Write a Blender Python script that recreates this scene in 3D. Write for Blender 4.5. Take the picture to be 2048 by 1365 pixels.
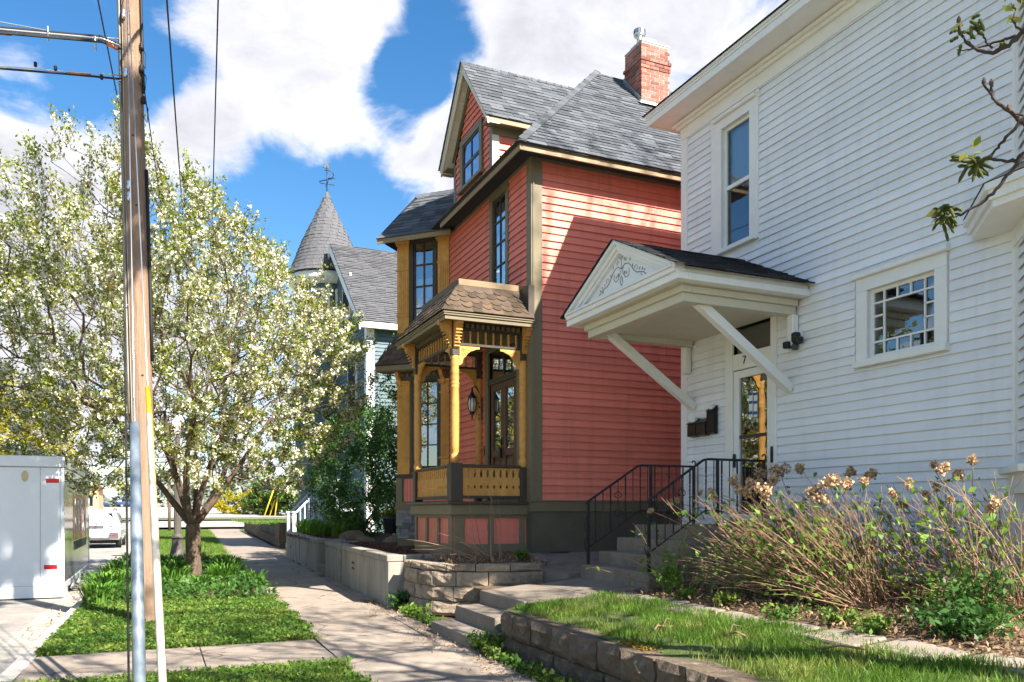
import bpy, bmesh, math, random
import numpy as np
from mathutils import Vector, Matrix
random.seed(7); RNG = np.random.default_rng(11)
for o in list(bpy.data.objects): bpy.data.objects.remove(o)
S = bpy.context.scene
COL = S.collection
R_ = math.radians
# ------------------------------------------------------------ camera
cam = bpy.data.objects.new('camera', bpy.data.cameras.new('camera')); COL.objects.link(cam)
cam.location = (0, 0, 1.45); cam.rotation_euler = (R_(90), 0, R_(-23.811))
cam.data.sensor_width = 36; cam.data.lens = 28.44; cam.data.shift_y = 0.1653
cam.data.clip_start = 0.05; cam.data.clip_end = 3000
S.camera = cam
# ------------------------------------------------------------ sun
SUN_DIR = Vector((-.52, 1.27, -1.2)).normalized()
sl = bpy.data.lights.new('sun', 'SUN'); sl.energy = 4.4; sl.angle = R_(0.53); sl.color = (1, .94, .84)
so = bpy.data.objects.new('sun', sl); COL.objects.link(so); so.location = (10, -20, 30)
so.rotation_euler = SUN_DIR.to_track_quat('-Z', 'Y').to_euler()
# ------------------------------------------------------------ sky
W = bpy.data.worlds.new('World'); S.world = W; W.use_nodes = True
nt = W.node_tree; N = nt.nodes; L = nt.links; N.clear()
out = N.new('ShaderNodeOutputWorld'); bg = N.new('ShaderNodeBackground'); L.new(bg.outputs[0], out.inputs[0])
sky = N.new('ShaderNodeTexSky'); sky.sky_type = 'NISHITA'; sky.sun_disc = False
sky.sun_elevation = R_(41); sky.sun_rotation = R_(157.7); sky.air_density = 1.1; sky.dust_density = .6; sky.ozone_density = 2.2
bg.inputs[1].default_value = 0.108
tc = N.new('ShaderNodeTexCoord'); nrm = N.new('ShaderNodeVectorMath'); nrm.operation = 'NORMALIZE'; L.new(tc.outputs['Generated'], nrm.inputs[0])
DIRO = nrm.outputs[0]
def wmath(op, a, b=None, c=None):
    n = N.new('ShaderNodeMath'); n.operation = op
    for i, x in enumerate((a, b, c)):
        if x is None: continue
        if isinstance(x, (int, float)): n.inputs[i].default_value = x
        else: L.new(x, n.inputs[i])
    return n.outputs[0]
sep = N.new('ShaderNodeSeparateXYZ'); L.new(DIRO, sep.inputs[0])
zz = wmath('MAXIMUM', sep.outputs[2], 0.0)
den = wmath('ADD', zz, 0.22)
cx = wmath('DIVIDE', sep.outputs[0], den); cy = wmath('DIVIDE', sep.outputs[1], den)
cmb = N.new('ShaderNodeCombineXYZ'); L.new(cx, cmb.inputs[0]); L.new(cy, cmb.inputs[1])
def noise(scale, detail, rough, dist=0):
    n = N.new('ShaderNodeTexNoise'); n.inputs['Scale'].default_value = scale; n.inputs['Detail'].default_value = detail
    n.inputs['Roughness'].default_value = rough; n.inputs['Distortion'].default_value = dist
    L.new(cmb.outputs[0], n.inputs['Vector']); return n.outputs['Fac']
n1 = noise(3.1, 12, .6, .5); n2 = noise(11, 8, .62, .4)
dens = wmath('ADD', wmath('MULTIPLY', wmath('SUBTRACT', n1, .53), 4.8), wmath('MULTIPLY', wmath('SUBTRACT', n2, .5), 1.3))
# broad cloud masses and clearings of that day's sky: direction (azimuth from the street axis, elevation), radius, strength
TH = R_(23.811); sT, cT = math.sin(TH), math.cos(TH)
def skydir(u, v):
    x = (u-1024)/1618; return Vector((sT+x*cT, cT-x*sT, (1021-v)/1618)).normalized()
LOBES = [(640, 130, 15, .75), (480, 90, 8, .4), (420, 250, 6, .2), (620, 260, 8, .45), (1050, 120, 13, .9), (1330, 60, 14, .7), (860, 300, 7, .5),
         (110, 250, 6.5, .75), (40, 420, 8, 1.0), (10, 640, 12, 1.1), (300, 345, 4, .5), (1700, 300, 16, .4), (700, 700, 14, .35), (250, 850, 14, .4),
         (120, 70, 8, -.9), (340, 60, 4, -.5), (610, 420, 6.5, -1.0), (720, 395, 4, -.75), (915, 20, 4.2, -1.3), (865, 105, 4.2, -1.4), (815, 190, 3.6, -1.2), (765, 260, 3.4, -.9), (395, 160, 2.5, -.5), (500, 390, 5, -.5), (700, 480, 5, -.9), (230, 170, 4, -.6), (800, 430, 4, -.6)]
for (u, v, rad, amp) in LOBES:
    dv = N.new('ShaderNodeVectorMath'); dv.operation = 'DOT_PRODUCT'; L.new(DIRO, dv.inputs[0]); dv.inputs[1].default_value = skydir(u, v)
    mr = N.new('ShaderNodeMapRange'); mr.interpolation_type = 'SMOOTHSTEP'
    mr.inputs['From Min'].default_value = math.cos(R_(rad)); mr.inputs['From Max'].default_value = math.cos(R_(rad*.25))
    mr.inputs['To Min'].default_value = 0; mr.inputs['To Max'].default_value = amp
    L.new(dv.outputs['Value'], mr.inputs['Value'])
    dens = wmath('ADD', dens, mr.outputs[0])
cm = N.new('ShaderNodeMapRange'); cm.interpolation_type = 'SMOOTHSTEP'
cm.inputs['From Min'].default_value = -.3; cm.inputs['From Max'].default_value = .9; L.new(dens, cm.inputs['Value'])
n3 = noise(5.5, 10, .62, .6)
shade = N.new('ShaderNodeMapRange'); L.new(wmath('ADD', wmath('MULTIPLY', dens, .35), wmath('MULTIPLY', n3, 2.2)), shade.inputs['Value'])
shade.inputs['From Min'].default_value = .75; shade.inputs['From Max'].default_value = 2.0
shade.inputs['To Min'].default_value = 3.35; shade.inputs['To Max'].default_value = 2.05
ccol = N.new('ShaderNodeVectorMath'); ccol.operation = 'SCALE'; ccol.inputs[0].default_value = (.985, .985, 1.07); L.new(shade.outputs[0], ccol.inputs['Scale'])
hsv = N.new('ShaderNodeHueSaturation'); hsv.inputs['Saturation'].default_value = 1.33; hsv.inputs['Value'].default_value = .56; tint = N.new('ShaderNodeVectorMath'); tint.operation = 'MULTIPLY'; tint.inputs[1].default_value = (1.0, 1.0, 1.0); L.new(sky.outputs[0], tint.inputs[0]); L.new(tint.outputs[0], hsv.inputs['Color'])
mixc = N.new('ShaderNodeMix'); mixc.data_type = 'RGBA'; L.new(cm.outputs[0], mixc.inputs['Factor'])
L.new(hsv.outputs[0], mixc.inputs['A']); L.new(ccol.outputs[0], mixc.inputs['B'])
L.new(mixc.outputs['Result'], bg.inputs[0])
# ------------------------------------------------------------ exposure
S.view_settings.view_transform = 'Standard'; S.view_settings.look = 'None'; S.view_settings.gamma = 1; S.view_settings.exposure = 1.85
S.view_settings.use_curve_mapping = False
S.cycles.max_bounces = 4; S.cycles.diffuse_bounces = 3; S.cycles.glossy_bounces = 2; S.cycles.use_adaptive_sampling = True; S.cycles.adaptive_threshold = .02; S.cycles.transparent_max_bounces = 8
S.cycles.sample_clamp_indirect = 8

# ============================================================ helpers
def mat(name, col, rough=.7, var=.12, nscale=8, bump=0., bscale=None, spec=.3, rnd=0., metal=0., col2=None, mix_scale=2., mixlo=.45, mixhi=.65, stretch=None, crack=0., grime=0., trans=0., coat=0., ior=None):
    m = bpy.data.materials.new(name); m.use_nodes = True; t = m.node_tree; n = t.nodes; l = t.links
    b = n['Principled BSDF']; b.inputs['Roughness'].default_value = rough; b.inputs['Specular IOR Level'].default_value = spec; b.inputs['Metallic'].default_value = metal
    if coat: b.inputs['Coat Weight'].default_value = coat
    if ior: b.inputs['IOR'].default_value = ior
    tcn = n.new('ShaderNodeTexCoord'); vec = tcn.outputs['Object']
    if stretch:
        mp = n.new('ShaderNodeMapping'); mp.inputs['Scale'].default_value = stretch; l.new(vec, mp.inputs[0]); vec = mp.outputs[0]
    def nz(sc, det=5, ro=.6):
        x = n.new('ShaderNodeTexNoise'); x.inputs['Scale'].default_value = sc; x.inputs['Detail'].default_value = det; x.inputs['Roughness'].default_value = ro
        l.new(vec, x.inputs['Vector']); return x.outputs['Fac']
    def ma(op, a, bb):
        x = n.new('ShaderNodeMath'); x.operation = op
        for i, q in enumerate((a, bb)):
            if isinstance(q, (int, float)): x.inputs[i].default_value = q
            else: l.new(q, x.inputs[i])
        return x.outputs[0]
    base = n.new('ShaderNodeRGB'); base.outputs[0].default_value = (*col, 1); cur = base.outputs[0]
    if col2:
        mr = n.new('ShaderNodeMapRange'); mr.inputs['From Min'].default_value = mixlo; mr.inputs['From Max'].default_value = mixhi; l.new(nz(mix_scale, 8, .65), mr.inputs['Value'])
        mx = n.new('ShaderNodeMix'); mx.data_type = 'RGBA'; mx.inputs['B'].default_value = (*col2, 1); l.new(cur, mx.inputs['A']); l.new(mr.outputs[0], mx.inputs['Factor']); cur = mx.outputs['Result']
    v = ma('ADD', ma('MULTIPLY', ma('SUBTRACT', nz(nscale), .5), 2*var*2), 1.0)
    if grime:
        mg = n.new('ShaderNodeMapping'); mg.inputs['Scale'].default_value = (2.2, 2.2, .22); l.new(tcn.outputs['Object'], mg.inputs[0])
        gx = n.new('ShaderNodeTexNoise'); gx.inputs['Scale'].default_value = 2.6; gx.inputs['Detail'].default_value = 7; gx.inputs['Roughness'].default_value = .7; l.new(mg.outputs[0], gx.inputs['Vector'])
        gr = n.new('ShaderNodeMapRange'); gr.inputs['From Min'].default_value = .48; gr.inputs['From Max'].default_value = .72; gr.inputs['To Min'].default_value = 1; gr.inputs['To Max'].default_value = 1-grime; l.new(gx.outputs['Fac'], gr.inputs['Value']); v = ma('MULTIPLY', v, gr.outputs[0])
    if crack:
        wv_ = n.new('ShaderNodeTexNoise'); wv_.inputs['Scale'].default_value = 3; wv_.inputs['Detail'].default_value = 6; l.new(vec, wv_.inputs['Vector'])
        ad_ = n.new('ShaderNodeVectorMath'); ad_.operation = 'MULTIPLY_ADD'; l.new(wv_.outputs['Color'], ad_.inputs[0]); ad_.inputs[1].default_value = (.5, .5, .5); l.new(vec, ad_.inputs[2])
        vo = n.new('ShaderNodeTexVoronoi'); vo.feature = 'DISTANCE_TO_EDGE'; vo.inputs['Scale'].default_value = crack; l.new(ad_.outputs[0], vo.inputs['Vector'])
        cr_ = n.new('ShaderNodeMapRange'); cr_.inputs['From Min'].default_value = .002; cr_.inputs['From Max'].default_value = .012; cr_.inputs['To Min'].default_value = .42; cr_.inputs['To Max'].default_value = 1; l.new(vo.outputs['Distance'], cr_.inputs['Value'])
        v = ma('MULTIPLY', v, cr_.outputs[0])
    if rnd:
        g = n.new('ShaderNodeNewGeometry'); oi = n.new('ShaderNodeObjectInfo')
        f = ma('FRACT', ma('ADD', g.outputs['Random Per Island'], oi.outputs['Random']), 0)
        v = ma('MULTIPLY', v, ma('ADD', ma('MULTIPLY', ma('SUBTRACT', f, .5), 2*rnd), 1.0))
    sc = n.new('ShaderNodeVectorMath'); sc.operation = 'SCALE'; l.new(cur, sc.inputs[0]); l.new(v, sc.inputs['Scale'])
    l.new(sc.outputs[0], b.inputs['Base Color'])
    if bump:
        bn = n.new('ShaderNodeBump'); bn.inputs['Strength'].default_value = bump; bn.inputs['Distance'].default_value = .02
        l.new(nz(bscale or nscale*4, 6, .65), bn.inputs['Height']); l.new(bn.outputs[0], b.inputs['Normal'])
    if trans:
        tr = n.new('ShaderNodeBsdfTranslucent'); l.new(sc.outputs[0], tr.inputs[0]); ms = n.new('ShaderNodeMixShader'); ms.inputs[0].default_value = trans
        l.new(b.outputs[0], ms.inputs[1]); l.new(tr.outputs[0], ms.inputs[2]); l.new(ms.outputs[0], n['Material Output'].inputs[0])
    return m
def glassmat(name, tint=(.75, .8, .82), refl=.22):
    m = bpy.data.materials.new(name); m.use_nodes = True; t = m.node_tree; n = t.nodes; l = t.links; n.remove(n['Principled BSDF'])
    tr = n.new('ShaderNodeBsdfTransparent'); tr.inputs[0].default_value = (*tint, 1); gl = n.new('ShaderNodeBsdfGlossy'); gl.inputs['Roughness'].default_value = .015
    gl.inputs['Color'].default_value = (.9, .95, 1, 1)
    tcn = n.new('ShaderNodeTexCoord'); nz = n.new('ShaderNodeTexNoise'); nz.inputs['Scale'].default_value = 2.5; l.new(tcn.outputs['Object'], nz.inputs['Vector'])
    bp = n.new('ShaderNodeBump'); bp.inputs['Strength'].default_value = .05; bp.inputs['Distance'].default_value = .02; l.new(nz.outputs['Fac'], bp.inputs['Height']); l.new(bp.outputs[0], gl.inputs['Normal'])
    fr = n.new('ShaderNodeFresnel'); fr.inputs['IOR'].default_value = 1.9
    ad = n.new('ShaderNodeMath'); ad.operation = 'ADD'; ad.use_clamp = True; ad.inputs[1].default_value = refl; l.new(fr.outputs[0], ad.inputs[0])
    ms = n.new('ShaderNodeMixShader'); l.new(ad.outputs[0], ms.inputs[0]); l.new(tr.outputs[0], ms.inputs[1]); l.new(gl.outputs[0], ms.inputs[2]); l.new(ms.outputs[0], n['Material Output'].inputs[0])
    return m

def thing(name, label, cat, loc=(0, 0, 0), group=None):
    o = bpy.data.objects.new(name, None); COL.objects.link(o); o.location = loc; o.empty_display_size = .2
    tag(o, label, cat, group); return o
def tag(o, label=None, cat=None, group=None, kind=None):
    if label: o['label'] = label
    if cat: o['category'] = cat
    if group: o['group'] = group
    if kind: o['kind'] = kind
    return o
def par(o, p):
    o.parent = p
    if p.type == 'EMPTY': o.matrix_parent_inverse = Matrix.Translation(p.location).inverted()
    return o
def mk(name, me, m=None, parent=None, loc=None):
    o = bpy.data.objects.new(name, me); COL.objects.link(o)
    if m is not None and not me.materials: me.materials.append(m)
    if loc: o.location = loc
    if parent: par(o, parent)
    return o
def raw(name, verts, faces, m=None, parent=None, smooth=False):
    me = bpy.data.meshes.new(name); me.from_pydata([tuple(v) for v in verts], [], faces); me.update()
    if smooth:
        for p in me.polygons: p.use_smooth = True
    return mk(name, me, m, parent)
BOXF = [(0, 3, 2, 1), (4, 5, 6, 7), (0, 1, 5, 4), (1, 2, 6, 5), (2, 3, 7, 6), (3, 0, 4, 7)]
def hexa(name, v8, m, parent=None): return raw(name, v8, BOXF, m, parent)
def boxv(a, b):
    x0, y0, z0 = a; x1, y1, z1 = b
    return [(x0, y0, z0), (x1, y0, z0), (x1, y1, z0), (x0, y1, z0), (x0, y0, z1), (x1, y0, z1), (x1, y1, z1), (x0, y1, z1)]
def bevel_me(me, off, seg=1):
    bm = bmesh.new(); bm.from_mesh(me); bmesh.ops.recalc_face_normals(bm, faces=bm.faces)
    bmesh.ops.bevel(bm, geom=list(bm.edges), offset=off, segments=seg, affect='EDGES', profile=.6); bm.to_mesh(me); bm.free(); me.update()
def box(name, a, b, m, parent=None, bev=0):
    a, b = tuple(map(min, a, b)), tuple(map(max, a, b))
    o = hexa(name, boxv(a, b), m, parent)
    if bev: bevel_me(o.data, bev)
    return o
class Fr:
    """wall frame: s along the wall, n outward, z up"""
    def __init__(s, o, a, n): s.o = Vector(o); s.a = Vector(a).normalized(); s.n = Vector(n).normalized()
    def p(s, t, n, z): return s.o + s.a*t + s.n*n + Vector((0, 0, z))
def fbox(fr, name, s0, s1, n0, n1, z0, z1, m, parent=None, bev=0):
    v = [fr.p(s0, n0, z0), fr.p(s1, n0, z0), fr.p(s1, n1, z0), fr.p(s0, n1, z0), fr.p(s0, n0, z1), fr.p(s1, n0, z1), fr.p(s1, n1, z1), fr.p(s0, n1, z1)]
    o = hexa(name, v, m, parent)
    fixn(o.data)
    if bev: bevel_me(o.data, bev)
    return o
def fixn(me):
    bm = bmesh.new(); bm.from_mesh(me); bmesh.ops.recalc_face_normals(bm, faces=bm.faces); bm.to_mesh(me); bm.free(); me.update()
def extr(name, pts, off, m, parent=None, bev=0):
    """prism: 3D polygon pts extruded by vector off"""
    n = len(pts); off = Vector(off); v = [Vector(p) for p in pts] + [Vector(p)+off for p in pts]
    f = [tuple(range(n))[::-1], tuple(range(n, 2*n))] + [(i, (i+1) % n, n+(i+1) % n, n+i) for i in range(n)]
    o = raw(name, v, f, m, parent); fixn(o.data)
    if bev: bevel_me(o.data, bev)
    return o
def tube_geo(pts, rad, sides=6, V=None, F=None):
    V = [] if V is None else V; F = [] if F is None else F
    pts = [Vector(p) for p in pts]; n = len(pts); base = len(V)
    for i, p in enumerate(pts):
        d = (pts[min(i+1, n-1)]-pts[max(i-1, 0)]).normalized()
        up = Vector((0, 0, 1)) if abs(d.z) < .9 else Vector((1, 0, 0))
        a = d.cross(up).normalized(); b = d.cross(a); r = rad[i] if hasattr(rad, '__len__') else rad
        for k in range(sides):
            t = 2*math.pi*k/sides; V.append(p+a*(r*math.cos(t))+b*(r*math.sin(t)))
    for i in range(n-1):
        for k in range(sides):
            F.append((base+i*sides+k, base+i*sides+(k+1) % sides, base+(i+1)*sides+(k+1) % sides, base+(i+1)*sides+k))
    F.append(tuple(base+k for k in range(sides))[::-1]); F.append(tuple(base+(n-1)*sides+k for k in range(sides)))
    return V, F
def tube(name, pts, rad, m, parent=None, sides=8, smooth=True):
    V, F = tube_geo(pts, rad, sides); o = raw(name, V, F, m, parent, smooth); return o
def lathe_geo(prof, c=(0, 0, 0), seg=12):
    V = []; F = []; n = len(prof)
    for r, z in prof:
        for k in range(seg):
            t = 2*math.pi*k/seg; V.append((c[0]+r*math.cos(t), c[1]+r*math.sin(t), c[2]+z))
    for i in range(n-1):
        for k in range(seg): F.append((i*seg+k, i*seg+(k+1) % seg, (i+1)*seg+(k+1) % seg, (i+1)*seg+k))
    F.append(tuple(range(seg))[::-1]); F.append(tuple((n-1)*seg+k for k in range(seg)))
    return V, F
def lathe(name, prof, c, m, parent=None, seg=12, smooth=True):
    V, F = lathe_geo(prof, c, seg); return raw(name, V, F, m, parent, smooth)
def npmesh(name, V, F, m, parent=None, smooth=False, nv=4):
    me = bpy.data.meshes.new(name); V = np.asarray(V, dtype=np.float32).reshape(-1, 3); F = np.asarray(F, dtype=np.int32).reshape(-1, nv)
    me.vertices.add(len(V)); me.vertices.foreach_set('co', V.ravel()); me.loops.add(F.size); me.loops.foreach_set('vertex_index', F.ravel())
    me.polygons.add(len(F)); me.polygons.foreach_set('loop_start', np.arange(0, F.size, nv, dtype=np.int32))
    if smooth: me.polygons.foreach_set('use_smooth', np.ones(len(F), dtype=bool))
    me.update(calc_edges=True); me.validate()
    return mk(name, me, m, parent)
def unit(v): return v/np.maximum(np.linalg.norm(v, axis=1, keepdims=True), 1e-9)
def leaves(name, C, size, m, parent=None, up=.35, asp=.55, dirs=None, jit=.5, bend=.0):
    """rhombic leaves at centres C; each its own folded face pair"""
    C = np.asarray(C, dtype=np.float64); n = len(C)
    d = RNG.normal(size=(n, 3)) if dirs is None else np.asarray(dirs)+RNG.normal(size=(n, 3))*jit
    d = unit(d); nn = RNG.normal(size=(n, 3)); nn[:, 2] += up*3; s = unit(np.cross(d, nn)); nn = np.cross(s, d)
    L_ = (size*RNG.uniform(.6, 1.35, n))[:, None]; w = L_*asp*.5
    b = C; t = C+d*L_-nn*L_*bend; l_ = C+d*L_*.5+s*w+nn*L_*.08; r_ = C+d*L_*.5-s*w+nn*L_*.08
    V = np.stack([b, l_, t, r_], 1).reshape(-1, 3)
    F = np.arange(4*n).reshape(n, 4)
    return npmesh(name, V, F, m, parent)
def blades(name, P, h, w, m, parent=None, lean=.4, hvar=.5):
    P = np.asarray(P, dtype=np.float64); n = len(P); a = RNG.uniform(0, 2*np.pi, n)
    H = (h*RNG.uniform(1-hvar, 1+hvar, n)); ld = RNG.uniform(0, 2*np.pi, n); lm = H*RNG.uniform(0, lean, n)*1.2
    sx = np.stack([np.cos(a), np.sin(a), np.zeros(n)], 1)*(w*RNG.uniform(.6, 1.3, n))[:, None]*.5
    le = np.stack([np.cos(ld)*lm, np.sin(ld)*lm, np.zeros(n)], 1); z = np.zeros((n, 3)); z[:, 2] = H
    m1 = P+z*.55+le*.35; t = P+z+le
    V = np.stack([P-sx, P+sx, m1+sx*.8, m1-sx*.8, t+sx*.12, t-sx*.12], 1).reshape(-1, 3)
    i = np.arange(n)[:, None]*6
    F = np.concatenate([i+np.array([[0, 1, 2, 3]]), i+np.array([[3, 2, 4, 5]])], 0)
    return npmesh(name, V, F, m, parent)
# ============================================================ materials
M = {}
M['red'] = mat('salmon_paint', (.76, .215, .15), .55, .06, 5, .08, 60, stretch=(.3, .3, 3), rnd=.09, grime=.18)
M['white'] = mat('white_paint', (.83, .835, .85), .5, .04, 4, .05, 50, stretch=(.4, .4, 3), rnd=.05, col2=(.68, .665, .63), mix_scale=1.5, mixlo=.6, mixhi=.95, grime=.09)
M['trimw'] = mat('white_trim_paint', (.83, .82, .79), .45, .04, 6, .04, 40)
M['cream'] = mat('cream_trim_paint', (.62, .58, .47), .5, .06, 6, .04, 40)
M['olive'] = mat('olive_brown_paint', (.185, .15, .09), .5, .08, 6, .06, 40, rnd=.05)
M['fasc'] = mat('tan_fascia_paint', (.27, .19, .105), .5, .08, 6, .05, 40)
M['dbrown'] = mat('dark_brown_paint', (.06, .046, .036), .45, .1, 8, .05, 40)
M['yellow'] = mat('ochre_yellow_paint', (.60, .295, .07), .55, .14, 9, .12, 45, rnd=.08, col2=(.36, .18, .035), mix_scale=7, mixlo=.52, mixhi=.85, grime=.2)
M['door'] = mat('stained_wood_door', (.10, .042, .026), .4, .2, 6, .05, 30, stretch=(6, 6, .6))
M['found'] = mat('olive_painted_foundation', (.115, .10, .068), .8, .14, 3, .5, 14)
M['shing'] = mat('grey_asphalt_shingle', (.092, .099, .11), .9, .12, 30, .5, 160, rnd=.34)
M['shingd'] = mat('dark_asphalt_shingle', (.035, .037, .042), .9, .2, 30, .5, 160, rnd=.4)
M['fish'] = mat('weathered_wood_shingle', (.092, .062, .039), .85, .2, 9, .5, 60, rnd=.32, col2=(.075, .055, .042), mix_scale=5)
M['flash'] = mat('metal_flashing', (.55, .56, .58), .35, .1, 5, metal=.8)
M['steel'] = mat('galvanised_steel', (.62, .62, .62), .3, .1, 9, metal=.9)
M['brick'] = mat('chimney_brick', (.34, .115, .08), .85, .18, 12, .5, 60, rnd=.4, col2=(.20, .135, .115), mix_scale=6, mixlo=.48, mixhi=.6)
M['mortar'] = mat('mortar', (.60, .54, .47), .9, .1, 20, .3, 60)
M['conc'] = mat('concrete', (.30, .247, .20), .9, .14, 6, .35, 90, rnd=.1, col2=(.20, .16, .125), mix_scale=1.6, mixlo=.42, mixhi=.8, crack=.55)
M['concw'] = mat('planter_concrete', (.34, .305, .255), .88, .12, 5, .35, 60, stretch=(1, 1, .35), rnd=.05, col2=(.19, .17, .14), mix_scale=2.5, mixlo=.42, mixhi=.75, crack=.5, grime=.3)
M['step'] = mat('step_concrete', (.235, .195, .155), .9, .16, 6, .5, 80, col2=(.14, .115, .09), mix_scale=2, mixlo=.45, mixhi=.8)
M['asph'] = mat('street_asphalt', (.34, .31, .275), .92, .14, 14, .5, 220, col2=(.22, .20, .185), mix_scale=.8)
M['apron'] = mat('concrete_gutter', (.38, .345, .30), .9, .12, 8, .3, 100, col2=(.28, .26, .23), mix_scale=1.1)
M['block'] = mat('split_face_block', (.36, .28, .20), .95, .2, 16, 1., 40, rnd=.14, col2=(.22, .17, .125), mix_scale=6)
M['blockd'] = mat('old_weathered_block', (.135, .10, .068), .95, .28, 14, 1., 36, rnd=.2, col2=(.30, .26, .20), mix_scale=5, mixlo=.56, mixhi=.75)
M['soil'] = mat('soil_and_leaf_litter', (.13, .085, .05), .95, .35, 26, 1., 70, col2=(.24, .17, .11), mix_scale=14)
M['mulch'] = mat('red_brown_mulch', (.13, .055, .03), .95, .4, 40, 1., 90, rnd=.3)
M['grassg'] = mat('lawn_ground', (.085, .115, .03), .95, .3, 18, .8, 120, col2=(.20, .15, .08), mix_scale=2.2, mixlo=.55, mixhi=.8)
M['grass'] = mat('grass_blade', (.105, .205, .02), .55, .12, 1.2, rnd=.5, trans=.42, col2=(.34, .33, .09), mix_scale=1.6, mixlo=.5, mixhi=.72)
M['clover'] = mat('clover_leaf', (.078, .165, .024), .6, .1, 1.5, rnd=.5, trans=.38, col2=(.25, .30, .05), mix_scale=1.7, mixlo=.45, mixhi=.7)
M['litter'] = mat('dry_leaf', (.33, .21, .12), .8, .2, 8, rnd=.5, trans=.2)
M['lily'] = mat('strap_leaf', (.10, .24, .03), .5, .1, 2, rnd=.35, trans=.4, col2=(.19, .33, .05), mix_scale=1.3)
M['darkleaf'] = mat('dark_shrub_leaf', (.045, .115, .022), .5, .1, 2, rnd=.45, trans=.35, col2=(.09, .19, .03), mix_scale=1.)
M['leaf'] = mat('spring_leaf', (.19, .24, .03), .5, .1, 2, rnd=.5, trans=.45, col2=(.30, .275, .05), mix_scale=.8)
M['bloom'] = mat('white_blossom', (.86, .83, .71), .6, .03, 3, rnd=.1, trans=.35)
M['gold'] = mat('yellow_green_leaf', (.46, .38, .02), .6, .1, 1, rnd=.4, trans=.4, col2=(.26, .28, .03), mix_scale=.35)
M['conif'] = mat('evergreen_leaf', (.07, .13, .025), .6, .1, 1, rnd=.5, trans=.2)
M['bark'] = mat('grey_brown_bark', (.16, .11, .075), .95, .3, 14, 1., 50, stretch=(3, 3, .7), col2=(.09, .065, .05), mix_scale=6)
M['twig'] = mat('dark_twig_bark', (.07, .05, .045), .85, .25, 20, .6, 60)
M['scroll'] = mat('grey_scroll_paint', (.16, .16, .17), .6, .1, 9)
M['stem'] = mat('dry_brown_stem', (.31, .19, .115), .8, .2, 5, rnd=.4)
M['head'] = mat('dried_flower_head', (.60, .41, .245), .85, .1, 6, rnd=.5, trans=.25)
M['pole'] = mat('weathered_pole_wood', (.30, .20, .135), .9, .26, 9, .8, 34, stretch=(6, 6, .3), col2=(.20, .115, .07), mix_scale=4, mixlo=.52, mixhi=.75)
M['cond'] = mat('weathered_conduit', (.36, .32, .265), .75, .2, 5, stretch=(4, 4, .4), col2=(.15, .135, .115), mix_scale=4)
M['black'] = mat('black_rubber', (.018, .018, .02), .6, .1, 8)
M['iron'] = mat('black_wrought_iron', (.012, .012, .013), .45, .2, 20, .3, 80, spec=.5)
M['guard'] = mat('galvanised_guard', (.22, .265, .31), .5, .22, 4, .1, 30, metal=.35, stretch=(3, 3, .5), col2=(.16, .19, .23), mix_scale=3, mixlo=.5, mixhi=.8)
M['pvc'] = mat('sun_bleached_plastic', (.50, .47, .39), .5, .1, 3, stretch=(3, 3, .4))
M['yelp'] = mat('yellow_plastic', (.72, .48, .02), .45, .06, 3)
M['orange'] = mat('orange_red_print', (.52, .13, .055), .25, .06, 3, spec=.5)
M['cont'] = mat('container_white_paint', (.62, .65, .68), .28, .05, 2, .02, 12, spec=.5)
M['contside'] = mat('container_glossy_panel', (.36, .37, .37), .1, .06, 1.5, .1, 3.5, spec=.7, metal=.55, stretch=(1, 2.5, .25))
M['redref'] = mat('red_reflector', (.36, .008, .012), .3, .15, 30)
M['tan'] = mat('tan_plastic', (.52, .40, .22), .5, .1, 5)
M['car'] = mat('white_car_paint', (.78, .78, .78), .22, .02, 2, spec=.5, coat=.8)
M['carblue'] = mat('blue_car_paint', (.02, .05, .12), .2, .03, 2, spec=.5, coat=.8)
M['carglass'] = mat('dark_car_glass', (.01, .013, .017), .04, .05, 2, spec=.9)
M['cargrey'] = mat('grey_car_plastic', (.09, .09, .095), .6, .1, 8)
M['tyre'] = mat('tyre_rubber', (.022, .021, .02), .85, .2, 20)
M['lampred'] = mat('red_lamp_lens', (.55, .03, .015), .15, .1, 20, spec=.6)
M['lampclear'] = mat('clear_lamp_lens', (.75, .70, .66), .15, .1, 20, spec=.6)
M['lamppost'] = mat('dark_bronze_metal', (.10, .085, .075), .5, .15, 9, .1, 40)
M['teal'] = mat('teal_siding_paint', (.085, .135, .15), .6, .08, 4, rnd=.1)
M['tealroof'] = mat('slate_grey_shingle', (.105, .105, .112), .9, .16, 12, .8, 40)
M['curtain'] = mat('white_curtain', (.82, .82, .82), .8, .14, 9, stretch=(6, 6, .3))
M['blind'] = mat('pale_blue_blind', (.46, .60, .74), .7, .03, 3)
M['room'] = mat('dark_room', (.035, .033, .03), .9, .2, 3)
M['screen'] = mat('dark_insect_screen', (.05, .052, .06), .8, .12, 3)
M['paper'] = mat('paper_notice', (.75, .77, .80), .6, .03, 3)
M['blue'] = mat('blue_print', (.03, .10, .30), .6, .05, 3)
M['mailbox'] = mat('dark_bronze_mailbox', (.035, .025, .02), .35, .15, 9)
M['mailbk'] = mat('black_mailbox', (.012, .012, .013), .4, .1, 9)
M['brass'] = mat('dark_metal_hardware', (.05, .045, .04), .35, .1, 9, metal=.7)
M['stone'] = mat('stacked_ledge_stone', (.22, .21, .20), .9, .25, 10, .8, 40, rnd=.4)
M['rock'] = mat('garden_rock', (.22, .155, .10), .9, .25, 6, .8, 25)
M['amber'] = mat('amber_lit_interior', (.50, .25, .03), .6, .15, 4)
M['brownint'] = mat('brown_interior', (.13, .05, .02), .8, .3, 6)
M['moss'] = mat('orange_moss', (.30, .20, .02), .95, .3, 30, 1., 90)
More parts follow.
